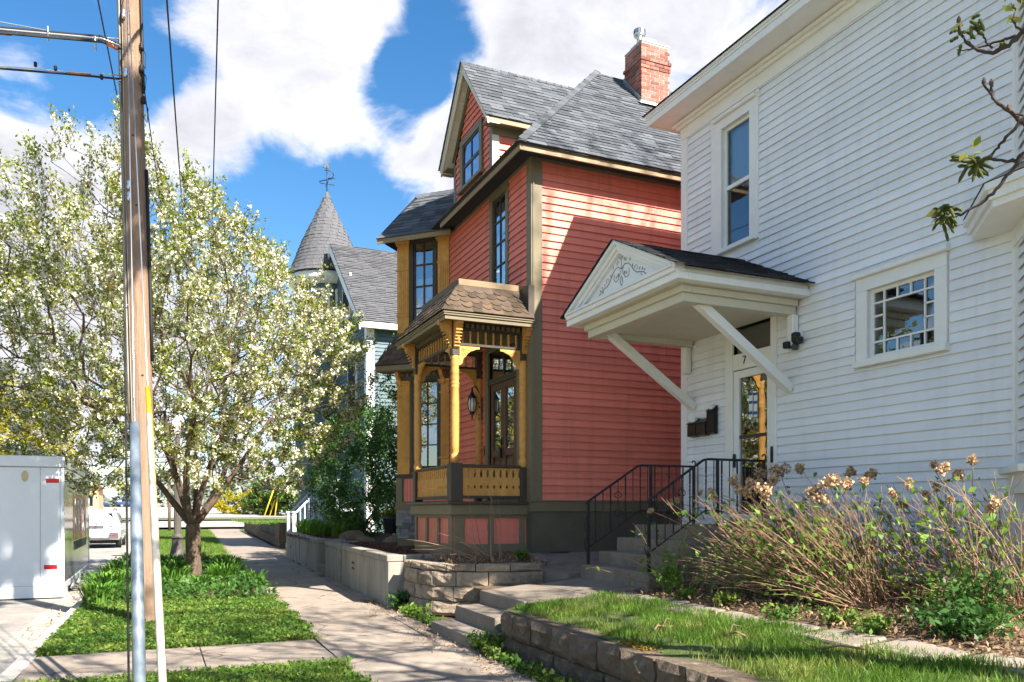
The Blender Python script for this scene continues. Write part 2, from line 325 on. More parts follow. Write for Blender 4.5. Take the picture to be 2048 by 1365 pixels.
M['kerb'] = mat('pale_kerb_concrete', (.44, .40, .35), .9, .1, 8, .2, 80)
M['tulip'] = mat('coral_petal', (.75, .20, .10), .6, .1, 9, trans=.3)
M['yflower'] = mat('yellow_petal', (.80, .45, .03), .6, .1, 9, rnd=.3, trans=.3)
M['pot'] = mat('dark_plant_pot', (.035, .037, .045), .5, .1, 8)
M['tanwall'] = mat('tan_stucco', (.52, .33, .19), .9, .1, 2)
M['crackle'] = mat('dirty_white_paint', (.50, .52, .55), .6, .08, 9)
M['latt'] = mat('teal_lattice', (.05, .12, .14), .6, .1, 8)
M['lattg'] = mat('grey_violet_lattice', (.18, .16, .20), .7, .1, 8)
GLS = glassmat('dark_window_glass', (.5, .52, .52), .10); GLW = glassmat('clear_window_glass', (.9, .92, .94), .05); GL = glassmat('window_glass', refl=.3); GLB = glassmat('bright_window_glass', (.75, .77, .8), .34); GLD = glassmat('door_glass', (.35, .36, .36), .16)

# ============================================================ wall building
def cut_rects(s0, s1, z0, z1, ops):
    """free sub-rectangles of [s0,s1]x[z0,z1] after removing openings"""
    cuts = sorted({s0, s1, *[min(max(o[0], s0), s1) for o in ops], *[min(max(o[1], s0), s1) for o in ops]})
    res = []
    for a, b in zip(cuts, cuts[1:]):
        if b-a < 1e-4: continue
        segs = [(z0, z1)]
        for o in ops:
            if o[0] < b-1e-4 and o[1] > a+1e-4:
                ns = []
                for (p, q) in segs:
                    if o[2] >= q or o[3] <= p: ns.append((p, q)); continue
                    if o[2] > p: ns.append((p, o[2]))
                    if o[3] < q: ns.append((o[3], q))
                segs = ns
        for sg in segs:
            if res and abs(res[-1][1]-a) < 1e-5 and res[-1][2:] == sg: res[-1] = (res[-1][0], b, *sg)
            else: res.append((a, b, *sg))
    return res
def sheath(fr, name, s0, s1, z0, z1, ops, m, parent):
    V = []; F = []
    for (a, b, p, q) in cut_rects(s0, s1, z0, z1, ops):
        k = len(V); V += [fr.p(a, 0, p), fr.p(b, 0, p), fr.p(b, 0, q), fr.p(a, 0, q)]; F.append((k, k+1, k+2, k+3))
    return raw(name, V, F, m, parent)
def siding(fr, s0, s1, z0, z1, e, ops, m, parent, lim=None, thick=.028, name='clapboard', joint=(2.2, 4.2)):
    """lap siding: one object per board"""
    z = z0
    while z < z1-.01:
        zt = min(z+e, z1)
        a0, b0, a1, b1 = s0, s1, s0, s1
        if lim:
            a0, b0 = lim(z); a1, b1 = lim(zt)
        if b0-a0 < .03: z += e; continue
        for (a, b, p, q) in cut_rects(a0, b0, z, zt, ops):
            if q-p < .012 or b-a < .02: continue
            xs = [a]
            while b-xs[-1] > joint[1]*1.2: xs.append(xs[-1]+random.uniform(*joint))
            xs.append(b)
            for i, (u, w) in enumerate(zip(xs, xs[1:])):
                g = .0012
                ul, wl = u+(g if i else 0), w-(g if i < len(xs)-2 else 0)
                ut = a1+(ul-a0) if lim and abs(u-a0) < 1e-6 else ul; wt = b1+(wl-b0) if lim and abs(w-b0) < 1e-6 else wl
                if wt < ut: wt = ut = (wt+ut)/2
                f0, f1 = (p-z)/e, (q-z)/e; j = random.uniform(-.0025, .0025); p = p+random.uniform(-.003, .003)
                nb = thick*(1-f0)+.003*f0+j; nt_ = thick*(1-f1)+.003*f1+j
                lp_, cv = max(nb-.009, .001), min(p+.03, q-.004)
                v = [fr.p(ul, lp_, p), fr.p(wl, lp_, p), fr.p(wl, nb, p), fr.p(ul, nb, p), fr.p(ut, 0, q), fr.p(wt, 0, q), fr.p(wt, nt_, q), fr.p(ut, nt_, q), fr.p(ul, lp_, cv), fr.p(wl, lp_, cv), fr.p(ul, 0, cv), fr.p(wl, 0, cv)]
                raw(name, v, [(3, 2, 6, 7), (0, 1, 2, 3), (0, 8, 9, 1), (8, 10, 11, 9), (2, 1, 9, 11, 5, 6), (0, 3, 7, 4, 10, 8)], m, parent)
        z += e
def window(fr, parent, s0, s1, z0, z1, trim, tm, sm, grid, split=None, depth=.07, glass=None, back=None, sill=.06, head=.0, label=None, gridbars=None, name='window', mw=.022, proud=.035):
    """opening s0..s1 x z0..z1; casing tm, sash sm; grid=(nx,nz) panes; returns the window part"""
    glass = glass or GL
    w = fbox(fr, name, s0-trim, s1+trim, .0, proud, z1, z1+trim, tm, parent, .004)     # head casing carries the sub-parts
    if label: w['label'] = label
    fbox(fr, 'casing', s0-trim, s0, 0, proud, z0, z1-.001, tm, w, .003); fbox(fr, 'casing', s1, s1+trim, 0, proud, z0, z1-.001, tm, w, .003)
    fbox(fr, 'sill', s0-trim-.02, s1+trim+.02, 0, proud+.045, z0-sill, z0-.001, tm, w, .006)
    if head: fbox(fr, 'head_moulding', s0-trim-.03, s1+trim+.03, 0, proud+.05, z1+trim+.001, z1+trim+head, tm, w, .008)
    d0, d1 = -depth, -depth+.035; sw = .035
    fbox(fr, 'sash', s0, s1, d0, d1, z0, z0+sw*1.3, sm, w); fbox(fr, 'sash', s0, s1, d0, d1, z1-sw, z1, sm, w)
    fbox(fr, 'sash', s0, s0+sw, d0, d1+.001, z0, z1, sm, w); fbox(fr, 'sash', s1-sw, s1, d0, d1+.001, z0, z1, sm, w)
    # reveal
    for (a, b, p, q) in ((s0-.012, s0, z0, z1), (s1, s1+.012, z0, z1)): fbox(fr, 'jamb', a, b, d0-.02, .0, p, q, tm, w)
    fbox(fr, 'jamb', s0, s1, d0-.02, 0, z1, z1+.012, tm, w); fbox(fr, 'jamb', s0, s1, d0-.02, 0, z0-.012, z0, tm, w)
    gs0, gs1, gz0, gz1 = s0+sw, s1-sw, z0+sw*1.3, z1-sw
    xs = [gs0+(gs1-gs0)*i/grid[0] for i in range(grid[0]+1)]; zs = [gz0+(gz1-gz0)*i/grid[1] for i in range(grid[1]+1)]
    if gridbars: xs, zs = [gs0+(gs1-gs0)*t for t in gridbars[0]], [gz0+(gz1-gz0)*t for t in gridbars[1]]
    for x in xs[1:-1]: fbox(fr, 'muntin', x-mw/2, x+mw/2, d0+.004, d1-.004, gz0, gz1, sm, w)
    for z in zs[1:-1]:
        t = mw if split is None or abs(z-(gz0+(gz1-gz0)*split)) > .02 else .05
        fbox(fr, 'muntin', gs0, gs1, d0+.006, d1-.001, z-t/2, z+t/2, sm, w)
    if split is not None and grid[1] == 1:
        z = gz0+(gz1-gz0)*split; fbox(fr, 'meeting_rail', gs0, gs1, d0+.002, d1+.008, z-.025, z+.025, sm, w); zs = [gz0, z, gz1]
    for i in range(len(xs)-1):
        for k in range(len(zs)-1):
            j = [random.uniform(-.002, .002) for _ in range(4)]
            raw('pane', [fr.p(xs[i], d0+.014+j[0], zs[k]), fr.p(xs[i+1], d0+.014+j[1], zs[k]), fr.p(xs[i+1], d0+.014+j[2], zs[k+1]), fr.p(xs[i], d0+.014+j[3], zs[k+1])], [(0, 1, 2, 3)] if fr.a.cross(Vector((0, 0, 1))).dot(fr.n) > 0 else [(3, 2, 1, 0)], glass, w)
    # dark room behind
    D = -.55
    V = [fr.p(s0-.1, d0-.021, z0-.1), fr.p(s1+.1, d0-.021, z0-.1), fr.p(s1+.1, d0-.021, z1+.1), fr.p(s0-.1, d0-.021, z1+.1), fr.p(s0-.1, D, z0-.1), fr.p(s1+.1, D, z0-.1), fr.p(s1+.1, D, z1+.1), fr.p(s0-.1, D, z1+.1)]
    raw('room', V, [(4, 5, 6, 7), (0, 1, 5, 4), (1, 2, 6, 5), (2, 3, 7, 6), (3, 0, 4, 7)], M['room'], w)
    if back:
        for (nm, m, a, b, p, q, dd) in back:
            k = 14; A, B = s0+(s1-s0)*a, s0+(s1-s0)*b; V = []; F = []
            for i in range(k+1):
                x = A+(B-A)*i/k; o = .012*math.sin(i*2.3) if nm == 'curtain' else 0
                V += [fr.p(x, -dd+o, z0+(z1-z0)*p), fr.p(x, -dd+o, z0+(z1-z0)*q)]
            F = [(2*i, 2*i+2, 2*i+3, 2*i+1) for i in range(k)]
            raw(nm, V, F, m, w)
    return w
def shingles(name, parent, P0, ax, up, length, slope, e, wr, m, lim=None, maxobj=300, thick=.012, first=0, stuffname='shingle_rest'):
    """asphalt tabs: P0 eave corner, ax along eave, up = slope direction; lim(t)->(s0,s1) at slope distance t"""
    ax = Vector(ax).normalized(); up = Vector(up).normalized(); nn = ax.cross(up).normalized()
    if nn.z < 0: nn = -nn
    P0 = Vector(P0); t = 0; cnt = first; SV = []; SF = []
    while t < slope-.02:
        a, b = lim(t) if lim else (0, length); a2, b2 = lim(min(t+e*1.15, slope)) if lim else (0, length)
        x = a; prev = a-random.uniform(0, wr[0])
        while x < b-.01:
            w = random.uniform(*wr); x1 = min(prev+w, b)
            if b-x1 < .05: x1 = b
            if x1 <= x+.02: prev = x1; x = max(x, x1) if x1 > x else x; prev += .001; continue
            t1 = min(t+e*1.15, slope); th = thick*random.uniform(.6, 1.5); j = random.uniform(-.004, .004)
            def cl(s, tt):
                if tt == t: return s
                return min(max(s, a2), b2)
            v = []
            for (s, tt, h0) in ((x+.002, t+j, th), (x1-.002, t+j, th), (cl(x1-.002, t1), t1, .001), (cl(x+.002, t1), t1, .001)): v.append(P0+ax*s+up*tt+nn*h0)
            for (s, tt) in ((x+.002, t+j), (x1-.002, t+j)): v.append(P0+ax*s+up*tt-nn*.004)
            f = [(0, 1, 2, 3), (0, 4, 5, 1), (0, 3, 4), (1, 5, 2)]
            if cnt < maxobj: raw(name, v, f, m, parent); cnt += 1
            else:
                k = len(SV); SV += v; SF += [tuple(q+k for q in g) for g in f]
            prev = x1; x = x1
        t += e
    if SV: tag(raw(stuffname, SV, SF, m, parent), kind='stuff')
    return cnt
def fishscale(parent, P0, ax, up, rows, e, w, m, lim, name='wood_shingle'):
    ax = Vector(ax).normalized(); up = Vector(up).normalized(); nn = ax.cross(up).normalized()
    if nn.z < 0: nn = -nn
    P0 = Vector(P0)
    for r in range(rows):
        t = r*e; a, b = lim(t); a2, b2 = lim(t+e*1.3); x = a-(w/2 if r % 2 else 0)
        while x < b-.02:
            ww = w*random.uniform(.9, 1.1); l, rr = max(x, a), min(x+ww, b)
            if rr-l > .03:
                L_, pts = rr-l, []
                full = r > 0
                for k in range(9):
                    q = k/8; dz = (-.5*e*math.sin(math.pi*q)**.7 if full else 0)
                    pts.append((l+L_*q, t+dz+(e*.25 if full else 0)))
                pts += [(min(rr, max(b2, l+.01)), t+e*1.35), (max(l, min(a2, rr-.01)), t+e*1.35)]
                th = .014*random.uniform(.7, 1.4)
                base = [P0+ax*s+up*q+nn*(.002+th*max(0, 1-(q-t)/(e*1.4))) for s, q in pts]; low = [p-nn*.012 for p in base]
                n = len(base); f = [tuple(range(n))] + [(i, n+i, n+i+1, i+1) for i in range(8)] + [(0, n-1, 2*n-1, n), (8, n+8, n+9, 9)]
                raw(name, base+low, f, m, parent)
            x += ww
# ============================================================ ground, street, pavement
def XR(y): return 2.41+.05*y
XLP = [(-30, 1.2), (3, 1.45), (7.7, 1.64), (9.35, 1.67), (12, 1.76), (22.8, 1.95), (40, 2.7), (67, 3.76), (90, 4.8)]
def XL(y):
    for (a, b), (c, d) in zip(XLP, XLP[1:]):
        if y <= c: return b+(d-b)*(y-a)/(c-a)
    return XLP[-1][1]
def XC(y): return -1.30+.02*y
def strip(name, f0, f1, y0, y1, z, m, step=2., parent=None, zf=None):
    n = max(1, int((y1-y0)/step)); V = []; F = []
    for i in range(n+1):
        y = y0+(y1-y0)*i/n; zz_ = z if zf is None else zf(y)
        V += [(f0(y), y, zz_), (f1(y), y, zz_)]
    F = [(2*i, 2*i+1, 2*i+3, 2*i+2) for i in range(n)]
    return raw(name, V, F, m, parent)
far = lambda y: -.1+max(0, y-60)*.028 if y < 95 else .88+(min(y, 170)-95)*.02
o = strip('ground', lambda y: -400, lambda y: 500, -300, 1200, -.35, M['grassg'], 25, zf=lambda y: -.35+(max(0, y-60)*.028 if y < 95 else .98+(min(y, 170)-95)*.02)); tag(o, kind='structure')
o = strip('street', lambda y: -13.0, lambda y: XC(y)-.5, -30, 68, -.1, M['asph'], 4, zf=lambda y: far(y)); tag(o, kind='structure')
o = strip('street_gutter', lambda y: XC(y)-.52, lambda y: XC(y)-.12, -30, 66, -.094, M['apron'], 3, zf=lambda y: far(y)+.006); tag(o, kind='structure')
o = strip('cross_street', lambda y: -60, lambda y: 90, 68, 80, 0, M['asph'], 3, zf=lambda y: far(y)+.006); tag(o, kind='structure')
o = strip('far_kerb', lambda y: -60, lambda y: 90, 80, 80.6, 0, M['kerb'], 1, zf=lambda y: far(y)+.16); tag(o, kind='structure')
o = strip('far_verge', lambda y: -60, lambda y: 90, 80.6, 84, 0, M['grassg'], 2, zf=lambda y: far(y)+.15); tag(o, kind='structure')
o = strip('far_parking_lot', lambda y: -60, lambda y: 120, 84, 140, 0, M['apron'], 6, zf=lambda y: far(y)+.17); tag(o, kind='structure')
# kerb
kb = strip('kerb', lambda y: XC(y)-.12, lambda y: XC(y)+.03, -30, 66, -.005, M['kerb'], 1.5, zf=lambda y: far(y)+.095); tag(kb, kind='structure')
V = []; F = []
for i in range(33):
    y = -30+3*i; V += [(XC(y)-.12, y, far(y)+.095), (XC(y)-.125, y, far(y)-.02)]
raw('kerb_face', V, [(2*i, 2*i+1, 2*i+3, 2*i+2) for i in range(32)], M['kerb'], kb)
def wob(y, a=.05, s=0): return a*math.sin(y*2.1+s)+a*.6*math.sin(y*5.3+1.3*s+1)
vg = strip('verge', lambda y: XC(y)+.03, lambda y: XL(y)+.1, 9.25, 67, -.022, M['grassg'], .5); tag(vg, kind='structure')
vg2 = strip('verge', lambda y: XC(y)+.03, lambda y: XL(y)+.1, -30, 7.87, -.022, M['grassg'], .5); tag(vg2, kind='structure')
# carriage walk across the verge
cw = strip('carriage_walk', lambda y: XC(y)-.0, lambda y: XL(y)+.05, 7.85, 9.27, -.03, M['soil'], 1.42); tag(cw, kind='structure')
for (a, b) in ((-1.1, .43), (.44, 1.64)):
    extr('slab', [(a, 7.89, -.012), (b, 7.89, -.012), (b, 9.24, -.012), (a, 9.24, -.012)], (0, 0, .008+random.uniform(-.004, .004)), M['conc'], cw, .004)
# sidewalk: slabs on a bed
sw = strip('sidewalk', lambda y: XL(y)-.02, lambda y: XR(y)+.3, -30, 67, -.03, M['soil'], 2); tag(sw, kind='structure')
tag(strip('wall_foot_soil', lambda y: XR(y)+.2, lambda y: XR(y)+1.2, -30, 34, -.02, M['soil'], 2), kind='structure')
y = -9.3
while y < 66:
    ln = 1.36 if y < 24 else 1.6
    z = random.uniform(-.004, .006); a, b = y+.006, y+ln-.006; t = random.uniform(-.004, .004)
    hexa('slab', [(XL(a), a, -.06), (XR(a)-.006, a, -.06), (XR(b)-.006, b, -.06), (XL(b), b, -.06), (XL(a), a, z), (XR(a)-.006, a, z+t), (XR(b)-.006, b, z+t), (XL(b), b, z)], M['conc'], sw)
    for k in range(2):
        c, d = a+(b-a)*k/2, a+(b-a)*(k+1)/2-.008
        if 12.2 < c < 26 and random.random() < .25: continue
        zz_ = random.uniform(-.012, .004)
        hexa('edge_slab', [(XR(c)+.008, c, -.06), (XR(c)+.25, c, -.06), (XR(d)+.25, d, -.06), (XR(d)+.008, d, -.06), (XR(c)+.008, c, zz_), (XR(c)+.25, c, zz_+random.uniform(-.01, .006)), (XR(d)+.25, d, zz_+random.uniform(-.01, .006)), (XR(d)+.008, d, zz_)], M['conc'], sw)
    y += ln
# ---------------------------------------------------------------- white house yard
def yz(x, y):
    x = min(max(x, 3.3), 7.2); b = .40+(x-3.3)*.055 if x < 4.85 else .485+(x-4.85)*.095
    return b + .012*math.sin(x*5+y*3)+.01*math.sin(y*7-x*2)
V = []; F = []; nx, ny = 20, 64
for i in range(nx+1):
    for j in range(ny+1):
        x, y = 3.3+3.9*i/nx, -5+14.86*j/ny; V.append((x, y, yz(x, y)))
F = [(i*(ny+1)+j, (i+1)*(ny+1)+j, (i+1)*(ny+1)+j+1, i*(ny+1)+j+1) for i in range(nx) for j in range(ny)]
F2 = [f for f in F if (sum(V[k][0] for k in f)/4) < 4.9 and (sum(V[k][1] for k in f)/4) < (8.0 if (sum(V[k][0] for k in f)/4) > 3.7 else 7.75)]; F3 = [f for f in F if (sum(V[k][0] for k in f)/4) >= 4.9]
tag(raw('front_lawn', V, F2, M['grassg']), kind='structure'); tag(raw('planting_bed', V, F3, M['soil']), kind='structure')
# neighbour yard (red house) and alley
tag(extr('red_house_yard', [(5.2, 9.86, .58), (18, 9.86, .60), (18, 11.5, .80), (4.2, 11.5, .80), (4.3, 10.9, .68), (4.95, 10.25, .60)], (0, 0, -.4), M['step']), kind='structure')
tag(raw('side_yard_ground', [(3.55, 11.3, .69), (6, 11.3, .80), (6, 28, .80), (4.4, 28, .69), (4.0, 20, .69)], [(0, 1, 2, 3, 4)], M['mulch']), kind='structure')
tag(raw('alley_ground', [(3.9, 8.0, .40), (5.4, 8.0, .5), (18, 9.3, .5), (18, 10.9, .52), (5.2, 10.9, .52), (3.9, 10.2, .42)], [(0, 1, 2, 3, 4, 5)], M['soil']), kind='structure')
# walk from the street steps to the stoop
fw = raw('front_walk', [(3.76, 8.05, .425), (5.3, 7.9, .53), (5.3, 9.7, .535), (3.76, 9.5, .425)], [(0, 1, 2, 3)], M['soil']); tag(fw, kind='structure')
for (xa, xb, za, zb) in ((3.78, 4.52, .44, .487), (4.53, 5.28, .488, .548)):
    hexa('slab', [(xa, 8.12, za-.08), (xb, 8.05, zb-.08), (xb, 9.62, zb-.08), (xa, 9.48, za-.08), (xa, 8.12, za), (xb, 8.05, zb), (xb, 9.62, zb), (xa, 9.48, za)], M['step'], fw)
# flat edging stones along the bed
for i in range(11):
    y = 7.7-i*.62; x = 4.78+random.uniform(-.05, .05)+(.1 if i > 6 else 0); q = random.uniform(-.1, .1)
    pts = [(x-.2, y-.29), (x+.18+random.uniform(-.04, .04), y-.27), (x+.2, y+.25), (x-.17+random.uniform(-.04, .04), y+.28)]
    o = extr('edging_stone', [(a, b, yz(a, b)-.03) for a, b in pts], (0, 0, .045), M['conc'], None, .012)
    tag(o, ('flat edging paver nearest the stoop', 'second flat edging paver from the stoop', 'third flat edging paver from the stoop', 'fourth flat edging paver from the stoop', 'fifth flat edging paver from the stoop', 'sixth flat edging paver from the stoop', 'seventh flat edging paver from the stoop', 'eighth flat edging paver from the stoop', 'ninth flat edging paver from the stoop', 'tenth flat edging paver from the stoop', 'flat edging paver farthest from the stoop')[i]+', beside the planting bed', 'paver', 'edging pavers along the bed')
# ---------------------------------------------------------------- blocks
def block(parent, c, ang, ln, dp, ht, m, name='block', rough=.012, taper=.0):
    """rock-faced block: c = centre of its outer bottom edge, ang = heading of the wall, outward = left of heading rotated -90"""
    bm = bmesh.new(); bmesh.ops.create_cube(bm, size=1)
    bmesh.ops.subdivide_edges(bm, edges=[e for e in bm.edges], cuts=3, use_grid_fill=True)
    for v in bm.verts:
        x, y_, z = v.co.x*ln, (v.co.y+.5)*dp, (v.co.z+.5)*ht
        if v.co.y < -.49:
            e = min(.5-abs(v.co.x), .5-abs(v.co.z)) < .01
            y_ += (-rough*random.uniform(.2, 1.8) if not e else rough*random.uniform(.4, 1.2))
            x += random.uniform(-.003, .003); z += random.uniform(-.003, .003) if not e else 0
        if v.co.z > .49: z += random.uniform(-.003, .003)
        if abs(v.co.x) > .49: x *= 1-taper*(v.co.y+.5)
        v.co = (x, y_, z)
    bmesh.ops.rotate(bm, verts=bm.verts, cent=(0, 0, 0), matrix=Matrix.Rotation(ang, 3, 'Z'))
    bmesh.ops.translate(bm, verts=bm.verts, vec=c)
    me = bpy.data.meshes.new(name); bm.to_mesh(me); bm.free()
    return mk(name, me, m, parent)
def polyline_blocks(parent, path, courses, m, ln=(.30, .42), dp=.26, rough=.012, name='block', batter=0.):
    segs = []; tot = 0
    for a, b in zip(path, path[1:]):
        a, b = Vector(a), Vector(b); segs.append((tot, a, b, (b-a).length)); tot += (b-a).length
    def at(t):
        for (s, a, b, l) in segs:
            if t <= s+l+1e-6: return a+(b-a)*((t-s)/l), math.atan2((b-a).y, (b-a).x)
        return segs[-1][2], math.atan2((segs[-1][2]-segs[-1][1]).y, (segs[-1][2]-segs[-1][1]).x)
    for (z, ht, off) in courses:
        t = -off
        while t < tot-.03:
            w = random.uniform(*ln); a, b = max(t, 0), min(t+w, tot)
            if b-a > .06:
                p0, g0 = at(a+.002); p1, g1 = at(b-.002); c = (p0+p1)/2; g = math.atan2((p1-p0).y, (p1-p0).x)
                n = Vector((math.sin(g), -math.cos(g)))   # outward = right of heading
                c2 = Vector((c.x, c.y))-n*batter*z
                jj = random.uniform(-.012, .012); block(parent, (c2.x+n.x*jj, c2.y+n.y*jj, z), g, (p1-p0).length-.014, dp, ht-.010, m, name, rough, .12 if abs(g0-g1) > .1 else 0)
            t += w
# low weathered retaining wall of the white house lawn (outward side faces the street: heading -Y)
rw = thing('retaining_wall', 'low weathered dark block wall curving along the sidewalk below the lawn', 'wall', (3.3, 3, 0))
pth = [(3.95, 8.02), (3.6, 7.98), (3.4, 7.86), (3.26, 7.62), (3.21, 7.3), (3.19, 5.5), (3.15, 2), (3.1, -6)]
polyline_blocks(rw, pth, [(-.06, .24, .1), (.18, .24, .27)], M['blockd'], (.30, .5), .30, .024)
q = np.stack([3.36+RNG.normal(size=420)*.045, 5.25+RNG.normal(size=420)*.11, np.full(420, .418)], 1); tag(leaves('moss', q, .022, M['moss'], rw, up=1.5, asp=.9), kind='stuff')
# rounded planter of split-face blocks next to the steps
bp = thing('block_planter', 'rounded tan split-face block planter wall between the steps and the concrete planter', 'planter', (3.9, 10.6, 0))
pth = [(3.42, 11.75), (3.40, 11.1), (3.48, 10.72), (3.66, 10.46), (3.95, 10.30), (4.25, 10.12), (4.6, 10.04), (4.95, 10.1)]
polyline_blocks(bp, pth, [(.0, .205, .1), (.205, .205, .25), (.41, .205, .05)], M['block'], (.36, .48), .26, .015)
polyline_blocks(bp, pth, [(.617, .105, .2)], M['block'], (.40, .52), .27, .012, 'cap_block')
raw('planter_soil', [(3.55, 11.8, .67), (3.55, 11.1, .67), (3.75, 10.6, .67), (4.2, 10.35, .68), (4.9, 10.3, .66), (5.3, 11.42, .82), (4.2, 11.62, .80), (4.1, 11.9, .74)], [(0, 1, 2, 3, 4, 5, 6, 7)], M['soil'], bp)
# street steps
st = thing('street_steps', 'three worn concrete steps from the sidewalk up to the front walk', 'steps', (3.4, 8.7, 0))
for (x, y0, y1, z0, z1) in ((3.02, 7.98, 9.28, -.05, .125), (3.36, 8.1, 9.36, .0, .29), (3.72, 8.14, 9.46, .1, .45)):
    o = hexa('step', [(x, y0, z0), (x+.5, y0, z0), (x+.5, y1, z0), (x, y1, z0), (x+.012, y0+.005, z1-.01), (x+.5, y0, z1), (x+.5, y1, z1), (x+.012, y1, z1)], M['step'], st); bevel_me(o.data, .018, 2)
# concrete planters in front of the red house
def planter(name, label, y0, y1, vent):
    p = thing(name, label, 'planter', (3.6, (y0+y1)/2, 0)); xa = lambda y: 3.24+.038*(y-12)
    def quad(nm, pts, z0, z1, m, bev): return extr(nm, [(a, b, z0) for a, b in pts], (0, 0, z1-z0), m, p, bev)
    yy = y0
    while yy < y1-.1:
        b = min(yy+2.05, y1)
        if y1-b < .5: b = y1
        quad('wall_panel', [(xa(yy), yy+.002), (xa(yy)+.2, yy+.002), (xa(b)+.2, b-.002), (xa(b), b-.002)], -.05, .66, M['concw'], .004)
        quad('cap', [(xa(yy)-.02, yy+.002), (xa(yy)+.24, yy+.002), (xa(b)+.24, b-.002), (xa(b)-.02, b-.002)], .663, .765, M['concw'], .012)
        yy = b
    for (yy, s) in ((y0, 1), (y1, -1)):
        quad('end_wall', [(xa(yy)+.201, yy+.001*s), (4.15, yy+.001*s), (4.15, yy+s*.2), (xa(yy)+.201, yy+s*.2)], -.05, .66, M['concw'], .004)
        quad('cap', [(xa(yy)+.241, yy-.02*s), (4.17, yy-.02*s), (4.17, yy+s*.24), (xa(yy)+.241, yy+s*.24)], .663, .765, M['concw'], .012)
    if vent:
        for i in range(2):
            for k in range(2):
                y_ = y0+2.75+i*.13; box('vent_hole', (xa(y_)-.004, y_, .36+k*.1), (xa(y_)+.02, y_+.085, .40+k*.1), M['black'], p)
    raw('mulch', [(xa(y0)+.2, y0+.2, .70), (4.2, y0+.2, .74), (4.4, y1-.2, .74), (xa(y1)+.2, y1-.2, .70)], [(0, 1, 2, 3)], M['mulch'], p)
    n = 1500; q = np.stack([RNG.uniform(3.5, 4.3, n), RNG.uniform(y0+.2, y1-.2, n), RNG.uniform(.71, .745, n)], 1)
    tag(leaves('mulch_chips', q, .055, M['mulch'], p, up=.5, asp=.35), kind='stuff')
    return p
planter('concrete_planter', 'long grey concrete planter with four small vent holes in its wall', 12.0, 18.2, True)
planter('concrete_planter', 'farther grey concrete planter in front of the dark shrub', 19.3, 26.2, False)
st2 = thing('side_steps', 'two low concrete steps between the two grey planters', 'steps', (3.7, 18.7, 0))
box('step', (3.5, 18.22, -.05), (4.0, 19.28, .2), M['step'], st2, .012); box('step', (3.8, 18.22, .0), (4.4, 19.28, .42), M['step'], st2, .012); box('step', (4.15, 18.22, .1), (5.4, 19.28, .66), M['step'], st2, .012)
# far stone wall with lawn
fw2 = thing('far_retaining_wall', 'far dark stone wall holding a sunny lawn beyond the white stair', 'wall', (5, 42, 0))
def fx(y): return XR(y)+.42
y = 33.5
while y < 60:
    w = random.uniform(.6, 1.1)
    for (z, ht) in ((-.05, .42), (.37, .36)):
        block(fw2, (fx(y+w/2), y+w/2, z), -math.pi/2+.05, w-.01, .3, ht-.006, M['blockd'], 'block', .03)
    y += w
block(fw2, (fx(33)-.05, 33.1, -.05), -math.pi/2, .8, .7, 1.0, M['blockd'], 'corner_block', .03)
tag(raw('far_lawn', [(fx(33), 33.2, .68), (30, 33.2, .9), (30, 60.5, .9), (fx(60), 60.5, .68)], [(0, 1, 2, 3)], M['grassg']), kind='structure')
# ============================================================ white house
wh = thing('white_house', 'white clapboard house with a gabled door canopy, seen along its shaded wall', 'house', (10, 6, .5))
FW = Fr((7.1, 0, 0), (0, 1, 0), (-1, 0, 0))
Y0, Y1 = 3.6, 9.86
w_ops = [(8.38, 8.95, 5.0, 6.65), (5.65, 6.48, 3.09, 3.84), (7.93, 8.82, 1.24, 3.96)]
sid_ops = [(8.21, 9.13, 4.9, 6.86), (5.49, 6.66, 2.99, 4.06), (7.88, 8.86, 1.2, 4.06), (4.82, 9.86, 4.2, 4.2)]
sheath(FW, 'wall', Y0, Y1, .4, 7.12, w_ops, M['white'], wh)
siding(FW, 4.86, Y1-.13, .62, 6.87, .1022, sid_ops, M['white'], wh, thick=.021)
fbox(FW, 'corner_board', Y1-.13, Y1+.022, 0, .026, .5, 6.87, M['trimw'], wh, .004)
fbox(FW, 'frieze_board', Y0, Y1+.024, 0, .03, 6.872, 7.12, M['trimw'], wh, .004)
for (a, b, c, d) in ((.03, .075, 7.03, 7.10), (.075, .12, 7.07, 7.115)): fbox(FW, 'bed_moulding', Y0, Y1+b, a, b, c, d, M['trimw'], wh, .008)
# end walls and back
raw('wall', [(7.1, Y1, .4), (15, Y1, .4), (15, Y1, 7.12), (7.1, Y1, 7.12), (7.1, Y0, .4), (15, Y0, .4), (15, Y0, 7.12), (7.1, Y0, 7.12)], [(0, 1, 2, 3), (4, 5, 6, 7), (1, 5, 6, 2)], M['white'], wh)
FWE = Fr((7.1, Y1, 0), (1, 0, 0), (0, 1, 0)); fbox(FWE, 'corner_board', 0, .13, .001, .026, .5, 6.87, M['trimw'], wh)
